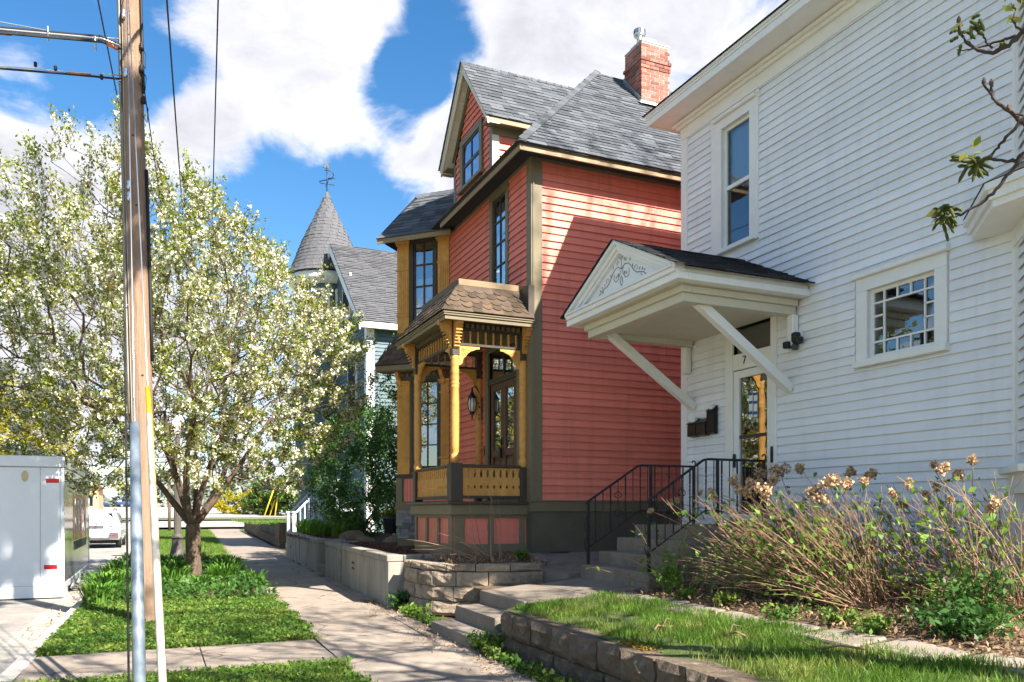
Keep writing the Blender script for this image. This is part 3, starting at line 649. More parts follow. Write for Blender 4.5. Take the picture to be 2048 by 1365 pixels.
# eaves: soffit, fascia, crown, hip roof
e0, e1, ex = Y0-.4, 10.16, 6.62
raw('soffit', [(ex+.03, e0, 7.125), (15.4, e0, 7.125), (15.4, e1-.03, 7.125), (ex+.03, e1-.03, 7.125)], [(0, 1, 2, 3)], M['trimw'], wh)
for (nm, off, z0, z1) in (('fascia', .03, 7.11, 7.2), ('crown_moulding', .015, 7.2, 7.235), ('crown_moulding', .0, 7.235, 7.27)):
    box(nm, (ex+off, e0, z0), (ex+off+.03, e1, z1), M['trimw'], wh, .005); box(nm, (ex+off+.031, e1-.03-off, z0), (15.4, e1-off, z1), M['trimw'], wh, .005)
ry = (e0+e1)/2; rz = 7.272+(e1-ry)*.62; rx = ex-.03+(e1-ry)
raw('roof', [(ex-.03, e0-.03, 7.272), (15.5, e0-.03, 7.272), (15.5, e1+.03, 7.272), (ex-.03, e1+.03, 7.272), (rx, ry, rz), (12, ry, rz)], [(0, 3, 4), (3, 2, 5, 4), (0, 4, 5, 1), (1, 5, 2), (0, 1, 2, 3)], M['shingd'], wh)
# two-storey angled bay at the near end
FB = Fr((7.1, 4.82, 0), (-.688, -.725, 0), (-.725, .688, 0)); BL = .55
sheath(FB, 'bay_wall', 0, BL, .4, 7.1, [], M['white'], wh)
pA = FB.p(BL, 0, 0); FB2 = Fr((pA.x, pA.y, 0), (0, -1, 0), (-1, 0, 0)); raw('bay_wall', [(pA.x, pA.y-.4, .4), (7.1, pA.y-.4, .4), (7.1, pA.y-.4, 7.1), (pA.x, pA.y-.4, 7.1)], [(0, 1, 2, 3)], M['white'], wh); sheath(FB2, 'bay_wall', 0, .4, .4, 7.1, [], M['white'], wh)
siding(FB, .11, BL-.08, 1.95, 3.84, .1022, [], M['white'], wh); siding(FB, .11, BL-.08, 4.45, 6.87, .1022, [], M['white'], wh)
siding(FB2, .08, .33, 1.95, 3.84, .1022, [], M['white'], wh)
fbox(FB, 'corner_board', 0, .11, 0, .026, .5, 7.1, M['trimw'], wh); fbox(FB, 'corner_board', BL-.08, BL+.02, 0, .026, .5, 7.1, M['trimw'], wh)
fbox(FW, 'corner_board', 4.822, 4.86, 0, .024, .5, 6.87, M['trimw'], wh)
def bayband(nm, n0, n1, z0, z1, m, a=-.0):
    v = []
    for z in (z0, z1):
        for n in (n0, n1):
            v += [FB.p(-n*.35-a, n, z), FB.p(BL+n*.35, n, z), FB2.p(.35, n, z)]
    f = [(0, 1, 4, 3), (1, 2, 5, 4), (6, 7, 10, 9), (7, 8, 11, 10), (3, 4, 10, 9), (4, 5, 11, 10), (0, 1, 7, 6), (0, 3, 9, 6)]
    o = raw(nm, v, f, m, wh); fixn(o.data)
bayband('bay_water_table', .002, .06, 1.60, 1.78, M['trimw'], .05); bayband('bay_water_table', .002, .13, 1.78, 1.84, M['trimw'], .08)
bayband('bay_cornice', .002, .33, 3.98, 4.04, M['trimw'], .10); bayband('bay_cornice', .30, .36, 4.04, 4.12, M['trimw'], .12); bayband('bay_cornice', .32, .39, 4.12, 4.18, M['trimw'], .13)
bayband('bay_frieze', .002, .04, 3.82, 3.98, M['trimw'])
v = [FB.p(-.25, .40, 4.185), FB.p(BL+.14, .40, 4.185), FB2.p(.35, .40, 4.185), FB.p(.0, .0, 4.42), FB.p(BL, .0, 4.42), FB2.p(.35, 0, 4.42)]
raw('bay_pent_roof', v, [(0, 1, 4, 3), (1, 2, 5, 4)], M['shingd'], wh)
# windows
up = window(FW, wh, 8.38, 8.95, 5.0, 6.65, .12, M['trimw'], M['trimw'], (1, 1), .5, back=[('blind', M['blind'], 0, 1, .5, 1, .13), ('insect_screen', M['screen'], .05, .95, 0, .5, .098)], head=.05, glass=GLW, label='tall sash window with a pale blue blind above the canopy')
fbox(FW, 'side_panel', 8.21, 8.26, 0, .03, 4.95, 6.86, M['trimw'], up); fbox(FW, 'side_panel', 9.072, 9.17, 0, .03, 4.95, 6.86, M['trimw'], up)
window(FW, wh, 5.65, 6.48, 3.09, 3.84, .14, M['trimw'], M['trimw'], (4, 4), None, head=.06, sill=.08, gridbars=([0, .17, .83, 1], [0, .2, .83, 1]), glass=GLS, label='small square window with a border of little panes', mw=.018,
       back=[('curtain', M['curtain'], 0, .1, 0, 1, .13)])
wsm = [c for c in wh.children if c.get('label', '').startswith('small square')][0]
gz0, gz1 = 3.09+.0455, 3.84-.035; gs0, gs1 = 5.685, 6.445
for t in (.39, .61):
    x = gs0+(gs1-gs0)*t
    fbox(FW, 'muntin', x-.009, x+.009, -.066, -.039, gz0, gz0+(gz1-gz0)*.2, M['trimw'], wsm); fbox(FW, 'muntin', x-.009, x+.009, -.066, -.039, gz0+(gz1-gz0)*.83, gz1, M['trimw'], wsm)
for t in (.41, .62):
    z = gz0+(gz1-gz0)*t
    fbox(FW, 'muntin', gs0, gs0+(gs1-gs0)*.17, -.066, -.039, z-.009, z+.009, M['trimw'], wsm); fbox(FW, 'muntin', gs0+(gs1-gs0)*.83, gs1, -.066, -.039, z-.009, z+.009, M['trimw'], wsm)
# front door
d = fbox(FW, 'door', 8.61, 8.71, -.05, .01, 1.27, 3.3, M['trimw'], wh, .004); d['label'] = 'white storm door with a tall glass pane'
fbox(FW, 'stile', 7.99, 8.07, -.05, .01, 1.27, 3.3, M['trimw'], d, .004); fbox(FW, 'rail', 8.071, 8.609, -.05, .008, 3.2, 3.3, M['trimw'], d, .004); fbox(FW, 'rail', 8.071, 8.609, -.05, .008, 1.27, 1.42, M['trimw'], d, .004)
fbox(FW, 'mid_rail', 8.071, 8.609, -.045, .004, 2.40, 2.44, M['dbrown'], d)
for (a, b) in ((1.42, 2.40), (2.44, 3.2)): raw('pane', [FW.p(8.609, -.02, a), FW.p(8.071, -.02, a), FW.p(8.071, -.02, b), FW.p(8.609, -.02, b)], [(0, 1, 2, 3)], GLD, d)
fbox(FW, 'inner_door', 8.02, 8.62, -.3, -.28, 1.27, 3.3, M['brownint'], d)
fbox(FW, 'handle', 8.665, 8.69, .011, .05, 2.02, 2.2, M['iron'], d, .006)
fbox(FW, 'door_casing', 8.715, 8.86, 0, .034, 1.22, 4.06, M['trimw'], wh, .004); fbox(FW, 'door_casing', 7.88, 7.985, 0, .034, 1.22, 4.06, M['trimw'], wh, .004)
fbox(FW, 'door_header', 7.986, 8.714, -.04, .028, 3.31, 3.52, M['trimw'], wh, .004); fbox(FW, 'door_header', 7.986, 8.714, -.04, .03, 3.955, 4.06, M['trimw'], wh, .004)
fbox(FW, 'hinge', 7.93, 7.965, .035, .05, 2.05, 2.25, M['brass'], d)
tr = fbox(FW, 'transom', 7.986, 8.714, -.1, -.06, 3.521, 3.954, M['room'], wh)
raw('pane', [FW.p(8.71, -.03, 3.522), FW.p(7.99, -.03, 3.522), FW.p(7.99, -.03, 3.952), FW.p(8.71, -.03, 3.952)], [(0, 1, 2, 3)], GLD, tr)
fbox(FW, 'threshold', 7.93, 8.8, -.1, .06, 1.22, 1.262, M['dbrown'], wh)
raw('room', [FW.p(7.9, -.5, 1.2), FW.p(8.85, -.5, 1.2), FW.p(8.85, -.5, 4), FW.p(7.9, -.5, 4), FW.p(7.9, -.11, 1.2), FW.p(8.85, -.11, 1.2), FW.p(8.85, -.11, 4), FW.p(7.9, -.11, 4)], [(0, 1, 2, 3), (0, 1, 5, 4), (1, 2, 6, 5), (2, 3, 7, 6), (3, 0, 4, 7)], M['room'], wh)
def text(name, s, size, m, parent, origin, ax, up, ext=.003):
    cu = bpy.data.curves.new(name, 'FONT'); cu.body = s; cu.size = size; cu.extrude = ext; cu.align_x = 'CENTER'; cu.align_y = 'CENTER'
    t = bpy.data.objects.new('tmp', cu); me = bpy.data.meshes.new_from_object(t); bpy.data.objects.remove(t)
    ax = Vector(ax).normalized(); up = Vector(up).normalized(); n = ax.cross(up)
    me.transform(Matrix((( *[ax[0], up[0], n[0]], origin[0]), (*[ax[1], up[1], n[1]], origin[1]), (*[ax[2], up[2], n[2]], origin[2]), (0, 0, 0, 1))))
    me.materials.clear(); me.materials.append(m); me.name = name
    return mk(name, me, m, parent)
text('house_number', '7', .15, M['iron'], wh, FW.p(8.47, .033, 3.42), (0, -1, 0), (0, 0, 1))
# canopy over the door
cn = thing('door_canopy', 'white gabled canopy with painted scrollwork over the front door', 'canopy', (6.2, 8.62, 3.8)); cn.parent = None
XF, YA, YL, YR_, ZA, ZE = 5.2, 8.62, 9.92, 7.32, 4.78, 4.14
tymp = extr('tympanum', [(XF+.09, YL-.3, 4.19), (XF+.09, YR_+.3, 4.19), (XF+.09, YA, 4.62)], (.02, 0, 0), M['trimw'], cn)
def rake(nm, sgn, x0, x1, d0, d1, m):
    ye = YA+sgn*1.292; sl = (ZA-ZE)/1.3
    f = lambda y, dd: ZE+(1.3-abs(y-YA))*sl-dd
    pts = [(x0, ye, f(ye, d0)), (x0, YA, f(YA, d0)), (x0, YA, f(YA, d1)), (x0, ye, f(ye, d1))]
    extr(nm, pts, (x1-x0, 0, 0), m, cn, .004)
for sg in (1, -1):
    rake('rake_moulding', sg, XF-.036, XF+.10, -.004, .05, M['trimw']); rake('rake_moulding', sg, XF+.005, XF+.103, .051, .11, M['trimw']); rake('rake_moulding', sg, XF+.035, XF+.106, .111, .15, M['trimw'])
for (off, z0, z1) in ((.0, 3.98, 4.06), (-.03, 4.061, 4.115), (-.05, 4.116, 4.145)):
    box('cornice', (XF+off, YR_-off, z0), (XF+.14, YL+off, z1), M['trimw'], cn, .006)
    box('cornice', (XF+.141, YR_-off, z0), (7.08, YR_+.14, z1), M['trimw'], cn, .006); box('cornice', (XF+.141, YL-.14, z0), (7.08, YL+off, z1), M['trimw'], cn, .006)
for (i, z0, z1) in ((.24, 3.80, 3.90), (.20, 3.9, 3.975)):
    box('architrave', (XF+i-.02, YR_+i-.03, z0), (XF+i+.12, YL-i+.03, z1), M['cream'], cn, .006)
    box('architrave', (XF+i+.121, YR_+i-.03, z0), (7.06, YR_+i+.11, z1), M['cream'], cn, .006); box('architrave', (XF+i+.121, YL-i-.11, z0), (7.06, YL-i+.03, z1), M['cream'], cn, .006)
box('soffit', (XF+.32, YR_+.32, 3.87), (7.07, YL-.32, 3.89), M['cream'], cn); box('ceiling', (XF+.1, YR_+.12, 3.976), (7.07, YL-.12, 3.979), M['cream'], cn)
for sg, yb in ((-1, 7.65), (1, 9.58)):
    a = Vector((5.55, yb, 3.95)); b = Vector((7.08, yb, 2.93)); dd = (b-a).normalized(); q = Vector((-dd.z, 0, dd.x))*.055
    extr('brace', [a-q-Vector((0, .05, 0)), b-q-Vector((0, .05, 0)), b+q-Vector((0, .05, 0)), a+q-Vector((0, .05, 0))], (0, .1, 0), M['trimw'], cn, .005)
    box('wall_corbel', (6.98, yb-.05-.1*sg*-1, 3.42), (7.078, yb+.05-.1*sg*-1, 3.80), M['trimw'], cn, .012)
    sl = (ZA-ZE)/1.3
    raw('roof_deck', [(XF-.06, YA+sg*1.36, ZE-.022), (7.09, YA+sg*1.36, ZE-.022), (7.09, YA, ZA+.01), (XF-.06, YA, ZA+.01)], [(0, 1, 2, 3)], M['shingd'], cn)
shingles('shingle', cn, (XF-.07, YR_-.08, ZE-.03), (1, 0, 0), (0, 1.36, .67), 1.95, 1.52, .125, (.2, .32), M['shingd'], maxobj=300)
shingles('shingle', cn, (7.09, YL+.08, ZE-.03), (-1, 0, 0), (0, -1.36, .67), 1.95, 1.52, .125, (.3, .5), M['shingd'], maxobj=300)
# painted scrollwork: thin strokes on the tympanum
def stroke(pts, r=.006):
    tube('painted_scroll', [(XF+.085, YA-p[0], 4.2+p[1]) for p in pts], r*.75, M['scroll'], cn, 4)
def arc(cx, cz, r, a0, a1, n=9, sx=1): return [(cx+sx*r*math.cos(R_(a0+(a1-a0)*i/n)), cz+r*math.sin(R_(a0+(a1-a0)*i/n))) for i in range(n+1)]
for sx in (1, -1):
    stroke([(sx*x, z) for x, z in ((0, .24), (.08, .285), (.16, .27), (.22, .22), (.27, .16), (.34, .11), (.42, .095), (.52, .06))])
    stroke([(sx*x, z) for x, z in arc(.12, .17, .06, 150, 400, 10)], .005); stroke([(sx*x, z) for x, z in arc(.33, .17, .03, -60, 200, 8)], .004)
    stroke([(sx*x, z) for x, z in ((.04, .16), (.02, .22), (.05, .25))], .004)
    for (x, z, a) in ((.40, .125, 50), (.46, .105, 60), (.50, .085, 30), (.52, .05, -20), (.44, .07, -60), (.25, .20, 75), (.19, .29, 70), (.10, .31, 80), (.12, .15, 80), (.09, .16, 110), (.06, .33, 60), (.03, .36, 85)):
        c, s_ = math.cos(R_(a)), math.sin(R_(a)); stroke([(sx*x, z), (sx*(x+.02*c), z+.02*s_), (sx*(x+.035*c), z+.035*s_)], .006)
stroke([(0, .24), (0, .40)], .004); stroke([(0, .03), (.03, .08), (.018, .13), (0, .15), (-.018, .13), (-.03, .08), (0, .03)], .005)
# wall lamp, mailboxes, notice
wl = thing('wall_light', 'small black twin floodlight on the white wall right of the canopy brace', 'lamp', (7.05, 7.5, 3.45))
fbox(FW, 'back_plate', 7.43, 7.56, .02, .035, 3.36, 3.60, M['trimw'], wl); fbox(FW, 'housing', 7.455, 7.535, .036, .12, 3.46, 3.58, M['iron'], wl, .01)
for (s_, z_) in ((7.42, 3.47), (7.58, 3.44)): fbox(FW, 'lamp_head', s_-.045, s_+.045, .06, .17, z_-.04, z_+.04, M['iron'], wl, .012)
fbox(FW, 'sensor', 7.47, 7.53, .05, .12, 3.37, 3.45, M['cargrey'], wl, .012); lathe('bulb', [(.005, 0), (.02, .01), (.02, .03), (.01, .05)], tuple(FW.p(7.58, .12, 3.35)), M['lampclear'], wl, 10)
def mailbox(label, s0, s1, z0, z1, dp, m, env):
    b = thing('mailbox', label, 'mailbox', tuple(FW.p((s0+s1)/2, .02, z0)), 'mailboxes beside the white door')
    pts = [FW.p(s0, .022, z0), FW.p(s0, .022+dp, z0+.015), FW.p(s0, .022+dp, z1-.07), FW.p(s0, .022, z1)]
    extr('body', pts, FW.a*(s1-s0), m, b, .006)
    extr('lid', [FW.p(s0-.006, .022, z1+.004), FW.p(s0-.006, .03+dp, z1-.066), FW.p(s0-.006, .03+dp, z1-.055), FW.p(s0-.006, .022, z1+.016)], FW.a*(s1-s0+.012), m, b)
    if env: fbox(FW, 'envelope', s0+.03, s1-.04, .05, .06+dp*.4, z1-.05, z1+.03, M['paper'], b)
mailbox('brown metal mailbox with a raised lid, left of the pair', 9.42, 9.60, 2.49, 2.74, .10, M['mailbox'], True)
mailbox('brown metal mailbox in the middle, beside the taller black one', 9.20, 9.39, 2.49, 2.73, .10, M['mailbox'], False)
mailbox('taller black mailbox nearest the white door', 9.03, 9.17, 2.50, 2.88, .09, M['mailbk'], True)
nt_ = thing('door_notice', 'blue and white paper notices taped inside the storm door glass', 'notice', tuple(FW.p(8.33, 0, 2.7)))
for i, s_ in enumerate((8.27, 8.36)):
    fbox(FW, 'sheet', s_, s_+.075, -.012, -.010, 2.66, 2.98, M['paper'], nt_)
    for (a, b) in ((2.94, 2.975), (2.83, 2.865), (2.69, 2.73)): fbox(FW, 'printed_band', s_+.003, s_+.072, -.010, -.008, a+i*.01, b+i*.01, M['blue'], nt_)
# stoop
sp = thing('stoop', 'grey concrete stoop with four steps below the white house door', 'stoop', (6.2, 8.75, .5))
for i, (x, z) in enumerate(((5.22, .726), (5.50, .90), (5.78, 1.08), (6.07, 1.255))):
    o = box('step' if i < 3 else 'landing', (x, 7.93+.002*i, .3), (7.075-.002*i, 9.56-.002*i, z), M['step'], sp, .014)
mt = box('door_mat', (6.35, 8.0, 1.2555), (6.95, 8.75, 1.27), M['litter']); tag(mt, 'reddish brown door mat on the concrete landing', 'mat')
def railing(label, y):
    g = thing('stair_railing', label, 'railing', (6.2, y, .7), 'wrought iron railings of the stoop')
    A, B, C_ = Vector((5.29, y, 1.57)), Vector((6.10, y, 2.07)), Vector((7.02, y, 2.07))
    tube('handrail', [A-Vector((.03, 0, .03)), A, B-Vector((.03, 0, .012)), B+Vector((.03, 0, 0)), C_], .016, M['iron'], g, 6)
    sc = [C_+Vector((.0, 0, 0))]+[Vector((7.0+.03*math.cos(R_(a)), y, 2.115+.035*math.sin(R_(a)))) for a in range(-80, 200, 35)]
    tube('scroll_end', sc, .010, M['iron'], g, 6)
    tube('bottom_rail', [A-Vector((0, 0, .62)), B-Vector((0, 0, .62)), C_-Vector((0, 0, .68))], .010, M['iron'], g, 6)
    for (x, z0) in ((5.29, .726), (6.28, 1.255), (7.0, 1.255)):
        zt = 1.57 if x < 5.5 else 2.07; box('post', (x-.016, y-.016, z0), (x+.016, y+.016, zt), M['iron'], g)
    k = 0; x = 5.40
    while x < 6.98:
        zt = 1.57+.5*(x-5.29)/.81 if x < 6.1 else 2.07; zb = zt-.62 if x < 6.1 else 1.40
        if k % 2: tube('baluster', [(x, y, zb), (x, y, zt)], .0085, M['iron'], g, 4, False)
        else:
            V, F = [], []
            n = 16
            for i in range(n+1):
                t = i/n; tw = (t-.25)*22 if .25 < t < .75 else (0 if t <= .25 else 11)
                for q in range(4):
                    a = tw+q*math.pi/2+math.pi/4; V.append((x+.011*math.cos(a), y+.011*math.sin(a), zb+(zt-zb)*t))
            F = [(i*4+q, i*4+(q+1) % 4, i*4+4+(q+1) % 4, i*4+4+q) for i in range(n) for q in range(4)]
            raw('twisted_baluster', V, F, M['iron'], g)
        if k == 3:
            for sgn in (1, -1):
                for (zc, fl) in ((zb+.36, 1), (zb+.24, -1)):
                    tube('scroll', [(x+sgn*(.02+.035*math.sin(t*.55)), y, zc+fl*(.02+t*.014)) for t in range(0, 8)], .006, M['iron'], g, 4)
        x += .118; k += 1
    for sgn in (-1, 1): tube('scroll', [(5.29-.02-.035*math.sin(t*.5), y, 1.13+sgn*(.03+t*.03)) for t in range(8)], .007, M['iron'], g, 4)
railing('far black iron railing of the stoop, against the red wall', 9.47)
railing('near black iron railing of the stoop, rising behind the dried flowers', 8.02)
# ============================================================ red house
rh = thing('red_house', 'salmon red clapboard house with olive trim, ochre bay and grey shingle roof', 'house', (9, 14, .8))
RX, RY = 5.37, 11.40
FF = Fr((RX, 0, 0), (0, 1, 0), (-1, 0, 0))           # street front, s = y
FS = Fr((0, RY, 0), (1, 0, 0), (0, -1, 0))           # side, s = x
EX = .1165
# side wall
sheath(FS, 'wall', RX, 14, .7, 7.25, [], M['red'], rh)
siding(FS, RX+.165, 9.6, 1.61, 6.97, EX, [], M['red'], rh, joint=(1.2, 2.8), thick=.024)
fbox(FS, 'foundation', RX-.0, 14, -.2, .012, .4, 1.43, M['found'], rh)
fbox(FS, 'water_table', RX-.03, 14, 0, .035, 1.43, 1.585, M['olive'], rh, .004); fbox(FS, 'drip_cap', RX-.05, 14, 0, .055, 1.586, 1.61, M['olive'], rh, .004)
fbox(FS, 'frieze_board', RX-.03, 14, 0, .03, 6.9, 7.2, M['olive'], rh, .003); fbox(FS, 'frieze_moulding', RX-.04, 14, .03, .045, 7.05, 7.09, M['olive'], rh, .004)
fbox(FS, 'corner_board', RX-.028, RX+.165, 0, .03, 1.611, 6.899, M['olive'], rh, .003); fbox(FS, 'corner_bead', RX+.0, RX+.02, .03, .045, 1.611, 6.899, M['olive'], rh)
# front wall
A_ = 15.2
f_ops = [(12.38, 12.97, 5.2, 6.80), (11.86, 13.17, 1.6, 4.32)]
f_sid = [(12.26, 13.09, 5.08, 6.99), (11.74, 13.29, 1.5, 4.45)]
sheath(FF, 'wall', RY, A_, .7, 7.25, f_ops, M['red'], rh)
siding(FF, RY+.15, A_, 1.61, 6.97, EX, f_sid, M['red'], rh)
fbox(FF, 'foundation', RY, A_, -.2, .012, .4, 1.43, M['found'], rh); fbox(FF, 'water_table', RY+.0, A_, 0, .035, 1.43, 1.585, M['olive'], rh); fbox(FF, 'drip_cap', RY, A_, 0, .055, 1.586, 1.61, M['olive'], rh)
fbox(FF, 'frieze_board', RY+.0, A_, 0, .03, 6.9, 7.2, M['olive'], rh, .003)
fbox(FF, 'corner_board', RY+.0, RY+.15, 0, .028, 1.611, 6.899, M['olive'], rh, .003)
window(FF, rh, 12.38, 12.97, 5.2, 6.80, .11, M['olive'], M['dbrown'], (2, 4), depth=.03, label='tall narrow eight-pane window above the porch roof', back=[('curtain', M['curtain'], 0, 1, 0, .95, .075)], glass=GLB)
# rest of the shell
raw('wall', [(14, RY, .4), (14, 16.6, .4), (14, 16.6, 7.05), (14, RY, 7.05), (RX, 16.6, .4), (RX, 16.6, 7.05)], [(0, 1, 2, 3), (1, 4, 5, 2)], M['red'], rh)
# eaves (soffit, fascia) of the hip roof
ex, ey0, ey1 = 4.99, 11.02, 17.0
zr = 6.95; KR = 1.045; SLR = math.hypot(1, KR)
sof = lambda x, y: zr-.085+min(x-ex, y-ey0)*KR
raw('soffit', [(x, y, sof(x, y)) for x, y in ((ex+.02, ey0+.02), (14, ey0+.02), (14, RY+.03), (RX+.03, RY+.03), (RX+.03, 15.3), (ex+.02, 14.9))], [(0, 1, 2, 3), (0, 3, 4, 5)], M['fasc'], rh)  # tan in place of the olive trim colour, brightening the deeply shaded underside
box('fascia', (ex, ey0, zr-.10), (14, ey0+.025, zr-.005), M['fasc'], rh, .003); box('fascia', (ex, ey0+.026, zr-.10), (ex+.025, 14.72, zr-.005), M['fasc'], rh, .003)
box('drip_edge', (ex-.03, ey0-.03, zr-.012), (14, ey0-.001, zr+.012), M['dbrown'], rh); box('drip_edge', (ex-.03, ey0, zr-.012), (ex-.001, 14.72, zr+.012), M['dbrown'], rh)
P_ = lambda t: (ex-.04+t, ey0-.04+t, zr+.01+t*KR)
raw('roof_deck', [(ex-.04, ey0-.04, zr), (14.5, ey0-.04, zr), (14.5, 14.01, zr+3.03*KR), (ex-.04+3.03, 14.01, zr+3.03*KR), (14.5, ey1+.04, zr), (ex-.04, ey1+.04, zr)], [(0, 1, 2, 3), (3, 2, 4, 5), (0, 3, 5), (0, 5, 4, 1)], M['shingd'], rh)
r2 = math.sqrt(.5); SL = 3.03*SLR; q2 = 1/SLR
n0 = shingles('roof_shingle', rh, (ex-.05, ey0-.05, zr+.006), (1, 0, 0), (0, 1, KR), 0, SL, .125, (.16, .34), M['shing'], lim=lambda t: (t*q2, 3.9), maxobj=260)
shingles('roof_shingle', rh, (ex-.05+3.9, ey0-.05, zr+.006), (1, 0, 0), (0, 1, KR), 3.2, SL, .125, (.2, .34), M['shing'], maxobj=0, stuffname='far_roof_shingles')
shingles('hip_end_shingle', rh, (ex-.05, ey1+.05, zr+.006), (0, -1, 0), (1, 0, KR), 0, SL, .14, (.2, .36), M['shing'], lim=lambda t: (t*q2, 6.07-t*q2), maxobj=0, stuffname='hip_end_shingles')
# hip ridge caps
for i in range(24):
    t = i*.132; a, b = Vector(P_(t)), Vector(P_(min(t+.19, 3.03))); o_ = Vector((0, 0, .03+.006*(i % 2)))
    s1, s2 = Vector((.11, -.02, .03)), Vector((-.02, .11, .03)); q = Vector((0, 0, .012))
    raw('hip_cap_shingle', [a+s1*1.0-Vector((0, 0, .03))+q*2, a+o_+q*2, a+s2-Vector((0, 0, .03))+q*2, b+s1-Vector((0, 0, .03))+q, b+o_+q, b+s2-Vector((0, 0, .03))+q, a+s1*1-Vector((0, 0, .05)), a+s2-Vector((0, 0, .05))], [(0, 1, 4, 3), (1, 2, 5, 4), (0, 6, 1), (1, 7, 2)], M['shing'], rh)
# ---- dormer
dm = extr('dormer', [(5.4, 13.05, 7.4), (5.4, 15.0, 7.4), (5.4, 15.0, 8.12), (5.4, 14.03, 9.42), (5.4, 13.05, 8.12)], (.02, 0, 0), M['red'], rh)
FD = Fr((5.4, 0, 0), (0, 1, 0), (-1, 0, 0)); sl = 1.35
dlim = lambda z: (13.15, 14.91) if z < 8.2 else (13.15+(z-8.2)/sl*1.0, 14.91-(z-8.2)/sl)
dops = [(13.47, 14.60, 7.35, 8.50)]
siding(FD, 13.15, 14.91, 7.42, 9.35, EX, dops, M['red'], dm, lim=dlim)
fbox(FD, 'corner_board', 13.04, 13.15, .001, .03, 7.35, 8.25, M['olive'], dm); fbox(FD, 'corner_board', 14.91, 15.01, .001, .03, 7.35, 8.2, M['olive'], dm)
FDr = Fr((0, 13.05, 0), (1, 0, 0), (0, -1, 0))
raw('cheek', [FDr.p(5.4, 0, 7.4), FDr.p(6.7, 0, 7.4), FDr.p(6.7, 0, 8.2), FDr.p(5.4, 0, 8.2)], [(0, 1, 2, 3)], M['red'], dm); raw('cheek', [(5.4, 15.0, 7.4), (6.7, 15.0, 7.4), (6.7, 15.0, 8.2), (5.4, 15.0, 8.2)], [(0, 1, 2, 3)], M['red'], dm)
siding(FDr, 5.5, 6.5, 7.42, 8.0, EX, [], M['red'], dm); fbox(FDr, 'corner_board', 5.372, 5.5, .001, .03, 7.35, 8.0, M['cream'], dm); fbox(FDr, 'frieze_board', 5.37, 6.5, .001, .035, 8.0, 8.2, M['olive'], dm)
wd = window(FD, dm, 13.6, 14.47, 7.56, 8.38, .11, M['olive'], M['dbrown'], (2, 1), .5, label='four-pane sash window of the dormer', sill=.05) if False else None
# dormer window built as direct sub-parts of the dormer
for (a, b, c, d_) in ((13.48, 13.6, 7.5, 8.5), (14.47, 14.60, 7.5, 8.5), (13.601, 14.469, 8.38, 8.5)): fbox(FD, 'window_casing', a, b, .021, .055, c, d_, M['olive'], dm, .003)
fbox(FD, 'window_sill', 13.42, 14.66, .021, .10, 7.5, 7.56, M['olive'], dm, .004)
for (a, b, c, d_) in ((13.6, 13.64, 7.56, 8.38), (14.43, 14.47, 7.56, 8.38), (13.641, 14.429, 8.34, 8.38), (13.641, 14.429, 7.56, 7.61), (13.641, 14.429, 7.93, 7.99), (14.02, 14.045, 7.61, 7.93), (14.02, 14.045, 7.99, 8.34)): fbox(FD, 'window_sash', a, b, .012, .034, c, d_, M['dbrown'], dm)
for (a, b) in ((13.64, 14.02), (14.045, 14.43)):
    for (c, d_) in ((7.61, 7.93), (7.99, 8.34)): raw('window_pane', [FD.p(b, .02, c), FD.p(a, .02, c), FD.p(a, .02, d_), FD.p(b, .02, d_)], [(0, 1, 2, 3)], GLB, dm)
# dormer roof: rakes, soffit boards, shingles
xr, yc, za, zt, hw = 5.19, 14.03, 9.71, 8.2, 1.24
ps = (za-zt)/hw
for sg in (-1, 1):
    e_ = lambda y, d0: za-abs(y-yc)*ps-d0
    yo = yc+sg*hw
    extr('rake_board', [(xr, yo, e_(yo, .02)), (xr, yc, e_(yc, .02)), (xr, yc, e_(yc, .2)), (xr, yo, e_(yo, .14))], (.03, 0, 0), M['cream'], dm, .003)
    extr('rake_trim', [(xr-.02, yo, e_(yo, .0)), (xr-.02, yc, e_(yc, 0)), (xr-.02, yc, e_(yc, .06)), (xr-.02, yo, e_(yo, .05))], (.02, 0, 0), M['cream'], dm)
    for k in range(11):
        a, b = yo+(yc-yo)*k/11, yo+(yc-yo)*(k+.96)/11
        extr('soffit_panel', [(xr+.031, a, e_(a, .10)), (xr+.031, b, e_(b, .10)), (xr+.031, b, e_(b, .115)), (xr+.031, a, e_(a, .115))], (.20, 0, 0), M['cream'], dm)
    extr('gable_trim', [(5.36, yc+sg*1.06, e_(yc+sg*1.06, .12)), (5.36, yc, e_(yc, .12)), (5.36, yc, e_(yc, .3)), (5.36, yc+sg*.94, e_(yc+sg*.94, .13))], (.05, 0, 0), M['olive'], dm)
    raw('roof_deck', [(xr-.03, yo, e_(yo, -.01)), (xr-.03, yc, e_(yc, -.01)), (ex+za-zr+.1, yc, e_(yc, -.01)), (ex+zt-zr+.1, yo, e_(yo, -.01))], [(0, 1, 2, 3)], M['shingd'], dm)
    LS = math.hypot(hw, za-zt)
    if sg < 0: shingles('roof_shingle', dm, (xr-.04, yo-.02, zt-.01), (1, 0, 0), (0, hw, za-zt), 0, LS+.02, .125, (.16, .34), M['shing'], lim=lambda t: (0, 1.25+t*.95), maxobj=220)
    else: shingles('roof_shingle', dm, (ex+3.1, yo+.02, zt-.01), (-1, 0, 0), (0, -hw, za-zt), 0, LS+.02, .16, (.3, .5), M['shing'], lim=lambda t: (1.6-t*.9, 2.95), maxobj=0)
    box('eave_fascia', (xr+.03, min(yo, yo-sg*.03), zt-.1), (6.6, max(yo, yo-sg*.03), zt-.01), M['fasc'], dm)
    box('eave_soffit', (xr+.04, min(yo-sg*.03, yc+sg*.95), zt-.06), (6.6, max(yo-sg*.03, yc+sg*.95), zt-.05), M['olive'], dm)
